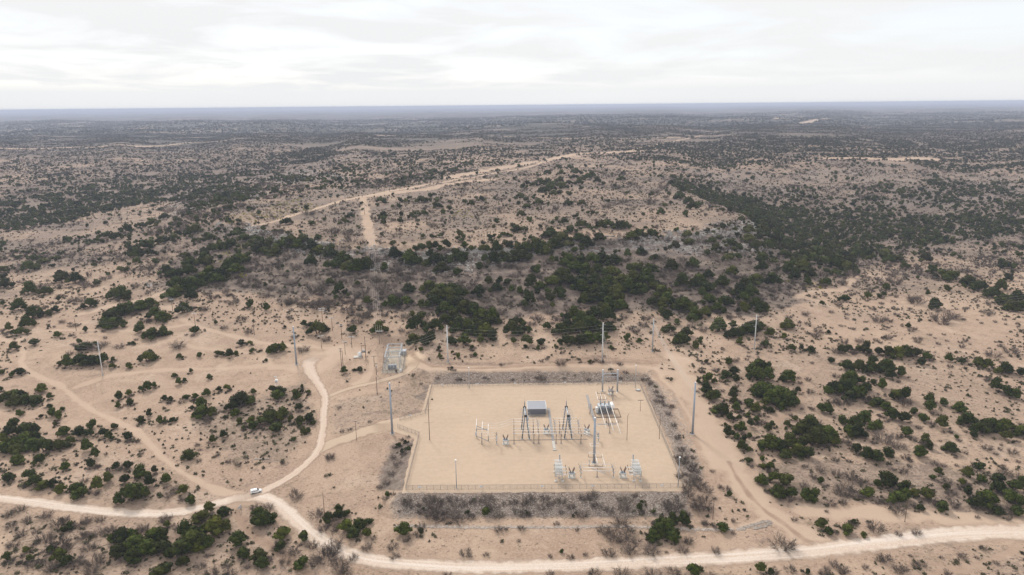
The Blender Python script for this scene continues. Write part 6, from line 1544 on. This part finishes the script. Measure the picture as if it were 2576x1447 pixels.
add((251.6, 377.3, .6911), 'G', """640,150,45 500,165,40 270,180,50 380,195,70 430,180,60 460,165,60 520,175,50 340,200,60 150,270,60 190,265,50 235,240,60 350,290,60 330,300,50 400,320,60 440,350,70 480,345,70 420,355,60 530,320,60 570,330,60 620,340,60 600,365,60 640,370,50 680,330,50 720,350,50 770,355,60 800,365,50 580,360,50 850,420,50 770,410,35 935,430,60 960,425,60 910,430,50 120,370,60 160,350,50 190,345,50 230,330,50 270,320,40 60,315,50 20,310,50 100,290,50 330,410,50 380,405,60 270,450,60 320,440,60 400,445,70 430,470,70 500,400,60 470,430,50 350,490,60 300,500,60 680,262,40 480,210,30 540,215,25 700,100,50 760,105,60 820,110,60 870,105,50 650,90,40 890,262,30 910,240,30 500,305,50 555,345,50 660,350,45 700,330,45 745,330,50 840,380,45 880,400,50""")
add((251.6, 377.3, .6911), 'B', """250,215,60 300,215,60 330,240,60 290,260,60 290,290,50 650,300,50 600,300,50 700,380,60 660,400,50 720,420,60 760,450,60 1000,470,60 800,500,60 700,480,50 790,560,70 840,560,60 900,580,60 960,600,60 550,470,50 620,500,50 680,550,60 900,300,50 760,225,60 850,290,60 1000,400,60 1080,430,60 1030,500,60 1100,520,60 900,470,50 380,230,60 420,240,50 230,280,60 200,300,50""")
add((1288, 220, .5), 'G', """640,365,28 130,580,45 280,585,45 350,585,40 40,545,35 110,490,40 60,500,35 140,470,40 180,480,45 240,470,40 260,500,50 200,510,45 150,520,40 310,450,50 350,460,50 380,450,50 340,480,45 400,440,40 320,420,45 250,430,50 290,400,50 230,400,50 180,430,45 430,470,40 550,460,40 840,548,50 885,575,50 905,600,60 930,590,40 750,630,40 660,640,30 830,555,40 1055,700,40 825,720,35 985,720,35 90,670,35 20,715,50 45,640,40 190,740,70 250,760,60 300,720,60 350,690,60 440,700,60 480,690,60 540,700,60 570,700,60 600,760,70 640,740,60 700,740,60 440,760,60 330,760,70 380,790,70 280,790,60 220,800,60 120,790,60 60,820,60 820,800,50 880,740,50 890,780,55 1000,770,50 1030,810,50 1100,790,60 1180,760,70 1230,790,70 1290,800,60 1080,860,50 1250,860,50 720,860,50 580,840,40 650,830,50 1190,720,60 1260,740,70 1320,770,70 1380,780,70""")
add((1288, 220, .5), 'B', """595,610,50 475,595,55 700,570,80 560,570,60 520,500,60 600,480,60 640,500,50 500,440,60 560,430,60 760,500,60 720,520,60 230,610,50 1000,600,50 1100,620,50 400,620,40 780,760,60 950,770,60 1020,840,60 860,860,60 1160,830,60 500,780,60 560,780,60""")
# behind the yard, on its side slopes and on the riprap below it
RP = (974.8, 1194.9, .3174)    # enlarged strip below the yard
add(RP, 'G', """135,440,140 780,300,75 635,300,40 2000,265,60 2015,215,35 2350,370,100 2150,450,150 2090,500,110 2270,500,110 2230,400,120 1380,610,35 260,455,60 2170,365,60 2430,760,110 1105,305,25 2115,290,30 0,160,50 2260,350,60""")
add(RP, 'B', """370,230,190 330,190,120 350,300,150 520,270,140 600,230,90 520,190,100 790,190,130 840,250,110 1000,215,90 1080,225,80 1370,200,110 1250,180,90 1220,250,90 1290,230,70 1380,295,60 1460,250,80 1620,165,120 1560,170,100 1880,190,140 1870,260,110 1750,270,90 2260,245,170 2210,220,90 1960,165,60 1030,290,90 1540,310,110 1100,310,90 1660,240,90 190,250,50 250,240,60 90,290,30 680,200,80 880,320,100 420,330,130 560,345,130 660,330,90 880,430,90 1060,420,70 1340,385,60 1500,430,50 780,630,50 620,620,110 1450,645,70 1290,640,50 1570,630,50 1750,610,120 1920,590,130 1850,380,160 1780,470,160 1720,430,130 1870,490,140 1920,440,100 2090,590,160 1970,520,90 60,640,90 40,560,100 270,400,90 1860,780,160 2110,780,160 2270,760,120 1640,770,110 1290,770,80 470,790,80 2390,140,120 2450,210,120 2520,110,130 2480,260,110 2400,60,110 2510,380,60 2380,530,70 2210,610,40 1040,520,40""")
AB = (979.7, 880.5, .1)        # odd plants picked off the whole picture, in tenths of a pixel
add((0, 0, 1), 'G', "1004,1120,14 1012,1135,12 1028,1128,12 1020,1112,10 1160,955,3 1087,1005,5 832,1148,0.1 700,1035,0.1")
add((0, 0, 1), 'B', "830,1150,26 1010,1105,18 1026,1098,14 1015,1140,24 1000,1165,26 985,1190,28 972,1215,26 990,1150,20 955,1225,20 740,1235,20 1030,1120,16 1150,955,14 1060,965,12 1100,950,14 1220,950,14 1290,955,12 1350,950,14 1420,952,12 1480,955,14 1560,950,16 1620,955,18 1650,985,18 1665,1010,18 1680,1040,18 1695,1070,20 1705,1100,22 1715,1130,24 1725,1160,24 1740,1180,26 1755,1205,24 1690,1020,12 1745,1150,20 1700,1150,16 860,1085,16 880,1080,14 930,1060,14 1560,915,18 1500,905,16 1010,890,12")

# ---- where plants grow between those: plants per 100 m2 (tree, brush, low shrub)
ZONES = [
 (Lr('565,548 640,505 760,492 900,478 1060,462 1300,428 1400,405 1560,400 1650,440 1760,495 1890,560 1700,580 1500,588 1300,612 1200,622 930,612 760,586 640,562'), 8, (.16, .85, 2.4)),
 (Lr('1750,428 2000,415 2700,415 2700,452 2330,447 2150,470 1900,468 1760,450'), 15, (.35, 1.1, 1.0)),
 (Lr('0,585 120,580 330,535 430,510 500,510 430,555 300,580 150,605 0,625'), 8, (.10, .4, 1.6)),
 (Lr('0,365 300,362 600,352 720,362 600,392 300,405 0,412'), 20, (.5, .9, .5)),
 (Lr('-100,570 0,515 60,503 200,470 330,450 420,445 520,425 640,415 720,385 800,372 860,383 800,405 740,422 640,442 560,462 620,458 520,492 430,502 330,527 200,548 120,570 0,582 -100,600'), 8, (3.8, .8, .3)),
 (Lr('-100,490 0,460 100,430 330,412 500,405 560,420 440,442 420,462 250,458 130,478 0,498'), 10, (.9, 1.2, .6)),
 (Lr('1690,455 1800,478 1900,503 2080,538 2300,550 2400,540 2700,530 2700,590 2576,590 2400,610 2260,630 2150,650 2140,690 2050,700 1960,660 1930,610 1900,575 1850,528 1770,500 1700,480'), 8, (5.6, .8, .3)),
 (Lr('2200,485 2330,452 2700,460 2700,545 2450,545 2300,520'), 15, (2.2, 1.2, .4)),
 (Lr('1720,465 1900,480 2100,500 2250,520 2300,545 2100,535 1900,500'), 15, (1.5, .9, .4)),
 (Lr('530,560 640,585 760,605 860,625 1000,635 1200,632 1330,615 1400,600 1500,590 1600,596 1700,600 1900,590 1960,640 1950,690 1850,680 1700,645 1500,648 1300,660 1100,680 1000,680 880,665 700,630 560,605 480,585'), 8, (1.2, 3.2, 1.5)),
 (Lr('1180,625 1330,600 1480,575 1600,580 1620,630 1500,650 1330,650 1200,660'), 8, (1.6, 2.0, .8)),
 (Lr('450,540 500,500 560,480 660,475 640,505 570,520 540,560 500,590 440,600'), 10, (2.0, 2.0, .8)),
 (Lr('380,600 430,570 520,560 560,600 500,640 400,650 330,640'), 10, (1.2, 2.2, 1.0)),
 (Lr('150,610 330,590 430,590 360,615 250,625 160,622'), 10, (1.6, .6, .3)),
 (Lr('660,430 780,425 900,435 880,462 780,470 680,460'), 12, (.9, 1.2, .5)),
 (Lr('1330,470 1380,430 1480,425 1500,455 1440,500 1340,500'), 12, (.3, .6, .6)),
 (Lr('1560,372 1900,345 2576,345 2700,400 2576,430 2000,405 1750,425 1560,398'), 40, (2.0, .7, 0)),
 (Lr('900,400 1100,380 1400,372 1400,350 1650,345 1560,370 1380,390 1200,420 1000,440'), 30, (1.0, .6, .1)),
 (Lr('440,700 560,640 1100,690 1500,700 1900,690 2050,720 1900,790 1500,780 1100,800 900,790 700,740'), 8, (.6, 3.4, 3.6)),
 (Lr('0,1290 200,1315 500,1330 600,1320 800,1447 0,1447'), 4, (.3, .7, 6.)),
 (Lr('1900,1180 2000,1130 2300,1100 2576,1120 2576,1310 2400,1300 2200,1270 1960,1260'), 4, (.15, .9, 3.2)),
 (Lr('1800,960 2000,880 2350,900 2576,1000 2576,1150 2000,1160 1850,1080'), 6, (.08, .35, 2.2)),
 (Lr('700,1020 760,960 800,1060 720,1170 560,1160 480,1080 500,1020'), 5, (.03, .2, 6.)),
 (Lr('1000,1243 1720,1238 1740,1300 1010,1300'), 2, (.0, 1.4, 1.0)),
 (Lr('1085,935 1640,935 1640,962 1085,968'), 2, (.0, .5, .6)),
 (Lr('1650,960 1700,990 1790,1200 1740,1230 1700,1150 1620,970'), 2, (.0, 1.3, .8)),
 (Lr('1040,910 1100,930 1050,945 960,965 930,1000 850,1060 830,1030 900,1000 1000,960'), 3, (.0, .3, 1.2)),
 (Lr('1380,905 1500,898 1640,915 1500,922'), 3, (0, .5, 2)),
]
YZ = [Lr('560,545 620,535 690,545 640,560 570,562'), Lr('1140,525 1190,530 1190,548 1150,545'), Lr('1980,715 2050,705 2060,725 2000,730'), Lr('700,505 760,500 800,520 720,560 660,550'),
      Lr('560,600 640,610 620,700 520,700'), Lr('1900,575 1960,570 1930,590'), Lr('900,340 1300,328 1500,330 1300,340')]
def grow():
    hq = np.array([(h[0], h[1] + .2 * h[2], h[2]) for h in HAND])
    P = W_many(hq[:, 0], hq[:, 1]); dep = proj(P[:, 0], P[:, 1], P[:, 2])[2]
    wd = hq[:, 2] * dep / FQ
    out = {'G': [], 'B': [], 'S': [], 'Y': []}
    for i, h in enumerate(HAND):
        if h[2] < .5: continue
        wdt = float(np.clip(wd[i] * (1.34 if h[3] == 'G' else 1.0), 1.2, 17)); k = h[3]
        out[k].append((P[i, 0], P[i, 1], P[i, 2], wdt))
        if k == 'G' and wdt > 11 :      # wide ones are several crowns grown together
            out[k].append((P[i, 0] + wdt * .3, P[i, 1] + wdt * .12, P[i, 2], wdt * .55)); out[k].append((P[i, 0] - wdt * .32, P[i, 1] - wdt * .1, P[i, 2], wdt * .5))
    hx, hy = P[:, 0], P[:, 1]
    r = np.random.RandomState(99)
    # low growth and bare brush gathered round the feet of the trees
    for i, h in enumerate(HAND):
        if h[3] != 'G' or h[2] < .5 or P[i, 1] > 700: continue
        for kd, n_, lo_, hi_ in (('S', 3, 1.0, 2.8), ('B', 1, 1.6, 3.4)):
            for _ in range(r.poisson(n_ * (1.0 if kd == 'S' else .8))):
                a_ = r.uniform(0, 6.283); d_ = wd[i] * r.uniform(.45, 1.0); x_ = P[i, 0] + math.cos(a_) * d_; y_ = P[i, 1] + math.sin(a_) * d_
                if min(float(seg_dist(np.array([x_]), np.array([y_]), [tuple(q) for q in c_[::8]])[0]) for c_ in (RC1, RC2)) < 6.5: continue
                if float(sdist(np.array([x_]), np.array([y_]), PADPOLY)[0]) < 1: continue
                out[kd].append((x_, y_, gz(x_, y_), r.uniform(lo_, hi_)))
    ZP = [(WL(z[0])[:, :2], z[1], z[2]) for z in ZONES]
    YP = [WL(z)[:, :2] for z in YZ]
    def cand(y0, y1, per100):
        area = .95 * (y1 ** 2 - y0 ** 2); n = int(area * per100 / 100)
        y = np.sqrt(r.uniform(y0 ** 2, y1 ** 2, n)); x = r.uniform(-.95, .95, n) * y
        u, v, d = proj(x, y, base_z(x, y) * 0 + 0)
        return x, y
    for (y0, y1, base, peak) in ((218, 620, (.04, .26, 2.4), (5.6, 4.2, 6.0)), (620, 1300, (.42, 1.1, 2.4), (5.6, 3.6, 3.0)), (1300, 4300, (.40, .60, .0), (2.8, 1.4, .0)), (4300, 9000, (.085, .0, .0), (.6, .0, .0))):
        for ki, kd in enumerate('GBS'):
            if peak[ki] == 0: continue
            x, y = cand(y0, y1, peak[ki])
            dens = np.full(len(x), base[ki])
            cl = fbm(x / 38, y / 38, 3, 70 + ki); cl2 = fbm(x / 210, y / 210, 3, 80)
            dens = dens * sstep(.30, .62, cl) * 2.2 * sstep(.25, .6, cl2) * 1.6
            for pw, e, dv in ZP:
                lo = pw.min(0) - 30; hi = pw.max(0) + 30
                s = (x > lo[0]) & (x < hi[0]) & (y > lo[1]) & (y < hi[1])
                if s.any():
                    dd = sdist(x[s], y[s], [tuple(q) for q in pw]) + (fbm(x[s] / 14, y[s] / 14, 2, 5) - .5) * e * 3
                    m = 1 - sstep(-e, e, dd)
                    gap = (sstep(.18, .42, cl[s]) if dv[0] > 4 else sstep(.30, .54, cl[s])) * 1.25
                    dens[s] = np.maximum(dens[s] * (1 - m), 0) + m * dv[ki] * np.minimum(gap, 1.3)
            keep = r.rand(len(x)) * peak[ki] < dens
            x, y = x[keep], y[keep]
            mk = masks(x, y); ok = mk['trk'] < .25
            ok &= (mk['bare'] < .3)
            for c, rr in ((RC1, 8.5), (RC2, 5.), (RC3, 4.5), (RC4, 8)):
                ok &= seg_dist(x, y, [tuple(q) for q in c[::6]]) > rr
            ok &= sdist(x, y, PADPOLY) > 1.5; ok &= sdist(x, y, SUBPOLY) > 1.
            x, y = x[ok], y[ok]
            if kd != 'S':                 # keep clear of the plants already placed
                z = ground(x, y); u, v, d = proj(x, y, z)
                if kd == 'G': ok = (v < 655) | (r.rand(len(x)) < .35)
                else: ok = np.ones(len(x), bool)
                near = np.ones(len(x), bool)
                for k in range(0, len(x), 3000):
                    s = slice(k, k + 3000)
                    near[s] = (((x[s, None] - hx[None]) ** 2 + (y[s, None] - hy[None]) ** 2) > (wd[None] * .42) ** 2).all(1)
                ok &= near; x, y = x[ok], y[ok]
            z = ground(x, y)
            if kd == 'G': sz = np.clip(np.exp(r.normal(1.32, .45, len(x))), 1.6, 9.5)
            elif kd == 'B': sz = np.clip(np.exp(r.normal(1.22, .33, len(x))), 1.6, 7)
            else: sz = (1.35 if y0 < 600 else 1.0) * np.clip(np.exp(r.normal(.42, .38, len(x))), .7, 3.4)
            if y0 < 500 and kd == 'G': sz *= .95
            if y0 >= 620: sz = sz * 1.22
            if y0 > 4000: sz = sz * 2.1
            u, v, d = proj(x, y, z); s = (u > -260) & (u < 2836)
            tgt = np.zeros(len(x), bool)
            if kd == 'S':
                for pw in YP: tgt |= sdist(x, y, [tuple(q) for q in pw]) < (fbm(x / 20, y / 20, 2, 8) - .5) * 20
            for i in np.nonzero(s)[0]:
                out['Y' if tgt[i] else kd].append((x[i], y[i], z[i], sz[i]))
    # yellow sotol patches
    for pw in YP:
        lo, hi = pw.min(0), pw.max(0); n = int((hi[0] - lo[0]) * (hi[1] - lo[1]) * .022); n = min(n, 1500)
        x = r.uniform(lo[0], hi[0], n); y = r.uniform(lo[1], hi[1], n)
        s = inside(x, y, [tuple(q) for q in pw]) & (fbm(x / 12, y / 12, 2, 90) > .5); x, y = x[s], y[s]; z = ground(x, y)
        for i in range(len(x)): out['Y'].append((x[i], y[i], z[i], r.uniform(1.3, 3.2)))
    return out
PL = grow()

def where(u, v, w):
    """which part of the picture a plant stands in, named by what can be found there"""
    if v > 1300:
        if u < 270: return 'in the lower left scrub below the road'
        if u < 640: return 'in the big clump below the road bend'
        if u < 800: return 'beside the brown track below the road fork'
        if u < 985: return 'beside the road descending from the fork'
        if u < 1500: return 'on the flat below the fenced yard'
        if u < 1800: return 'in the gully below the yard'
        if u < 2000: return 'near the foot of the diagonal track'
        return 'near the road at the lower right'
    if v > 1236 and 985 < u < 1760: return 'on the rubble bank below the yard fence'
    if v > 1150 and u < 560: return 'on the slope just above the left road'
    if v > 1150 and u < 990: return 'between the side road and the yard'
    if v > 940 and u < 250: return 'left of the long pale track'
    if v > 940 and u < 520: return 'round the long pale track'
    if v > 940 and u < 822: return 'on the slope left of the side road'
    if v > 925 and u < 1090: return 'on the ground left of the fenced yard'
    if v > 925 and u < 1660: return 'on the bank behind the yard fence'
    if v > 925 and u < 1800: return 'on the bank right of the yard fence'
    if v > 1130 and u < 2130: return 'right of the diagonal track'
    if v > 1130: return 'above the lower right road'
    if v > 900 and u < 2060: return 'in the clumps right of the blue pole'
    if v > 900 and u < 2330: return 'in the long clump on the right flats'
    if v > 900: return 'on the flats near the right edge'
    if v > 860 and u < 760: return 'round the leaning white pole'
    if u < 560 and v > 700: return 'on the sandy flats at the left'
    if u < 1000 and v > 700: return 'below the left hillside'
    if u < 1400 and v > 700: return 'in the grove at the mesa foot'
    if u < 1800 and v > 700: return 'in the grove behind the middle poles'
    if u < 2120 and v > 700: return 'near the slim right-hand white pole'
    if v > 700: return 'on the plain and wash at the right'
    if u < 600: return 'on the left flank of the mesa'
    if u < 1900: return 'on the stony slope under the mesa rim'
    return 'in the wooded canyon at the right'
def link(o): COL.objects.link(o); return o
TREE_V = [(crown_mesh(s, 9 + s % 3, 620, .075, .66 + .05 * (s % 4)), trunk_mesh(s)) for s in range(8)]
M['midleaf'] = leaf_mat('canyon_foliage', (.026, .037, .005), (.058, .066, .012), (.075, .064, .022), .5)
TREE_L = [crown_mesh(40 + s, 6, 120, .15, .62, True, M['midleaf']) for s in range(5)]
TREE_F = [crown_mesh(60 + s, 3, 34, .26, .55, True, M['farleaf']) for s in range(4)]
BR_V = [brush_mesh(s, 420) for s in range(6)]; BR_L = [brush_mesh(20 + s, 110, .6, .026) for s in range(4)]
LOW_V = [tuft_mesh(s) for s in range(5)]; YEL_V = [tuft_mesh(30 + s, 40, .5, M['yellow']) for s in range(3)]

def gn_scatter(name, protos, pts, label, cat, col_name):
    """uncountable growth as one object: points carrying instances"""
    pc = bpy.data.collections.new(col_name)
    for i, me in enumerate(protos):
        o = bpy.data.objects.new('%s_form' % name, me); pc.objects.link(o)
    A = np.array(pts, dtype=np.float64); n = len(A)
    me = bpy.data.meshes.new(name); me.vertices.add(n); me.vertices.foreach_set('co', A[:, :3].astype(np.float32).ravel())
    rr = np.random.RandomState(n)
    at = me.attributes.new('turn', 'FLOAT', 'POINT'); at.data.foreach_set('value', rr.uniform(0, 6.283, n).astype(np.float32))
    sc = np.stack([A[:, 3] * rr.uniform(.85, 1.2, n), A[:, 3] * rr.uniform(.85, 1.15, n), A[:, 3] * rr.uniform(.8, 1.15, n)], 1)
    at = me.attributes.new('size', 'FLOAT_VECTOR', 'POINT'); at.data.foreach_set('vector', sc.astype(np.float32).ravel())
    at = me.attributes.new('form', 'INT', 'POINT'); at.data.foreach_set('value', rr.randint(0, len(protos), n).astype(np.int32))
    o = bpy.data.objects.new(name, me); link(o)
    ng = bpy.data.node_groups.new(name, 'GeometryNodeTree')
    ng.interface.new_socket('Geometry', in_out='INPUT', socket_type='NodeSocketGeometry'); ng.interface.new_socket('Geometry', in_out='OUTPUT', socket_type='NodeSocketGeometry')
    nn = ng.nodes; gi = nn.new('NodeGroupInput'); go = nn.new('NodeGroupOutput')
    ip = nn.new('GeometryNodeInstanceOnPoints'); ci = nn.new('GeometryNodeCollectionInfo'); ci.inputs['Collection'].default_value = pc
    ci.inputs['Separate Children'].default_value = True; ci.inputs['Reset Children'].default_value = True
    def na(k, dt):
        a = nn.new('GeometryNodeInputNamedAttribute'); a.data_type = dt; a.inputs['Name'].default_value = k
        return [s for s in a.outputs if s.enabled and s.name == 'Attribute'][0]
    cx = nn.new('ShaderNodeCombineXYZ'); ng.links.new(na('turn', 'FLOAT'), cx.inputs[2])
    ng.links.new(gi.outputs[0], ip.inputs['Points']); ng.links.new(ci.outputs[0], ip.inputs['Instance']); ip.inputs['Pick Instance'].default_value = True
    ng.links.new(na('form', 'INT'), ip.inputs['Instance Index']); ng.links.new(cx.outputs[0], ip.inputs['Rotation']); ng.links.new(na('size', 'FLOAT_VECTOR'), ip.inputs['Scale'])
    ng.links.new(ip.outputs[0], go.inputs[0])
    md = o.modifiers.new('scatter', 'NODES'); md.node_group = ng
    tag(o, label, cat, None, 'stuff'); return o

def plant_all():
    rr = random.Random(4)
    rep = {}
    for kd in 'GBS':
        A = np.array(PL[kd]); u, v, d = proj(A[:, 0], A[:, 1], A[:, 2])
        px = A[:, 3] * FQ / d; vis = (u > -8) & (u < 2584) & (v < 1460)
        order = np.argsort(-np.where(vis, px, -1)); top = order[:300]
        rest = order[300:]
        cls = {}
        for i in top:
            wd_ = A[i, 3]; wh = where(u[i], v[i], wd_)
            if kd == 'G': sz = 'broad' if wd_ > 7.5 else ('middling' if wd_ > 5 else 'small')
            elif kd == 'B': sz = 'wide' if wd_ > 5.5 else ('knee-deep' if wd_ < 3.5 else 'rounded')
            else: sz = 'spreading' if wd_ > 2.2 else 'small'
            cls.setdefault((wh, sz), []).append(i)
        ORD = ['leftmost', 'second', 'third', 'fourth', 'fifth', 'sixth', 'seventh', 'eighth', 'ninth', 'tenth', 'eleventh', 'twelfth', 'thirteenth', 'fourteenth', 'fifteenth', 'sixteenth', 'seventeenth', 'eighteenth', 'nineteenth', 'twentieth', 'twenty-first', 'twenty-second', 'twenty-third', 'twenty-fourth', 'twenty-fifth', 'twenty-sixth', 'twenty-seventh', 'twenty-eighth', 'twenty-ninth', 'thirtieth'] + ['thirty-' + q for q in 'first second third fourth fifth sixth seventh eighth ninth'.split()] + ['fortieth'] + ['forty-' + q for q in 'first second third fourth fifth sixth seventh eighth ninth'.split()] + ['fiftieth'] + ['fifty-' + q for q in 'first second third fourth fifth sixth seventh eighth ninth'.split()]
        for (wh, sz), idx in cls.items():
            idx = sorted(idx, key=lambda i: u[i]); big = max(idx, key=lambda i: px[i])
            for n_, i in enumerate(idx):
                x, y, z, wd_ = A[i]
                noun = {'G': 'green juniper', 'B': 'bare thicket', 'S': 'ground shrub'}[kd]
                if len(idx) == 1: pre = 'only %s %s' % (sz, noun)
                elif i == big: pre = 'largest %s %s' % (sz, noun)
                elif n_ == len(idx) - 1: pre = 'rightmost %s %s' % (sz, noun)
                elif n_ == 0: pre = 'leftmost %s %s' % (sz, noun)
                elif n_ < len(ORD): pre = '%s %s %s from left' % (ORD[n_], sz, noun)
                else: pre = '%s %s, among those towards the right,' % (sz, noun)
                lab = pre + ' ' + wh
                grp = {'G': 'junipers ', 'B': 'bare thickets ', 'S': 'low shrubs '}[kd] + wh
                rz = rr.uniform(0, 6.28)
                if kd == 'G':
                    e = empty('juniper_tree', (x, y, z - .08), lab, 'tree', grp, rz)
                    hh = wd_ * rr.uniform(.85, 1.1); e.scale = (wd_ * rr.uniform(.95, 1.1), wd_ * rr.uniform(.9, 1.05), hh if wd_ < 7 else hh * .85)
                    cm, tm_ = TREE_V[rr.randrange(len(TREE_V))]
                    c = link(bpy.data.objects.new('crown', cm)); c.parent = e
                    t_ = link(bpy.data.objects.new('trunk', tm_)); t_.parent = e
                elif kd == 'B':
                    o = link(bpy.data.objects.new('bare_thicket', BR_V[rr.randrange(len(BR_V))])); o.location = (x, y, z); o.rotation_euler = (0, 0, rz)
                    o.scale = (wd_ * 1.1, wd_ * 1.05, wd_ * rr.uniform(.7, 1.0)); tag(o, lab, 'bush', grp)
                else:
                    o = link(bpy.data.objects.new('low_shrub', LOW_V[rr.randrange(len(LOW_V))])); o.location = (x, y, z); o.rotation_euler = (0, 0, rz)
                    o.scale = (wd_, wd_, wd_ * rr.uniform(.5, .9)); tag(o, lab, 'shrub', grp)
        R_ = A[rest]; yy = R_[:, 1]
        if kd == 'G':
            gn_scatter('hillside_junipers', [c for c, _ in TREE_V], R_[yy < 620], 'dark green junipers crowding the mesa slopes and gullies', 'trees', 'juniper forms')
            gn_scatter('canyon_junipers', TREE_L, R_[(yy >= 620) & (yy < 1500)], 'dense dark woodland filling the canyons and dotting the mesa top', 'trees', 'canyon juniper forms')
            gn_scatter('far_junipers', TREE_F, R_[yy >= 1500], 'tiny far-off trees speckling the plateau beyond the mesa', 'trees', 'far juniper forms')
        elif kd == 'B':
            gn_scatter('hillside_brush', BR_V, R_[yy < 620], 'leafless grey brush scattered over the slopes and flats', 'brush', 'brush forms')
            gn_scatter('mesa_brush', BR_L, R_[(yy >= 620)], 'grey-purple leafless brush on the mesa top and beyond', 'brush', 'far brush forms')
        else:
            gn_scatter('ground_scrub', LOW_V, R_, 'low olive-brown scrub dotting the sandy ground', 'scrub', 'scrub forms')
        rep[kd] = len(A)
    gn_scatter('yellow_tufts', YEL_V, np.array(PL['Y']), 'yellow-green sotol tufts on the mesa shoulder', 'tufts', 'yellow tuft forms'); rep['Y'] = len(PL['Y'])
    print('PLANTS', rep)
plant_all()
# ------------------------------------------------------------------ haze
def haze():
    b = MB(); y1 = 43000.; x1 = 46000.
    zt = CAM_H + 6.; zb = -120.0
    b.box((0, y1 / 2 - 300, (zt + zb) / 2), (2 * x1, y1 + 800, zt - zb))
    m = bpy.data.materials.new('haze_air'); m.use_nodes = True; t = m.node_tree; t.nodes.clear()
    o = t.nodes.new('ShaderNodeOutputMaterial'); v = t.nodes.new('ShaderNodeVolumePrincipled')
    v.inputs['Color'].default_value = (.74, .81, 1.0, 1); v.inputs['Density'].default_value = 8.0e-5; v.inputs['Anisotropy'].default_value = 0
    t.links.new(v.outputs[0], o.inputs['Volume'])
    h = b.build('haze', m); h['kind'] = 'stuff'
    h['label'] = 'thin blue haze lying over the far plains'
haze()
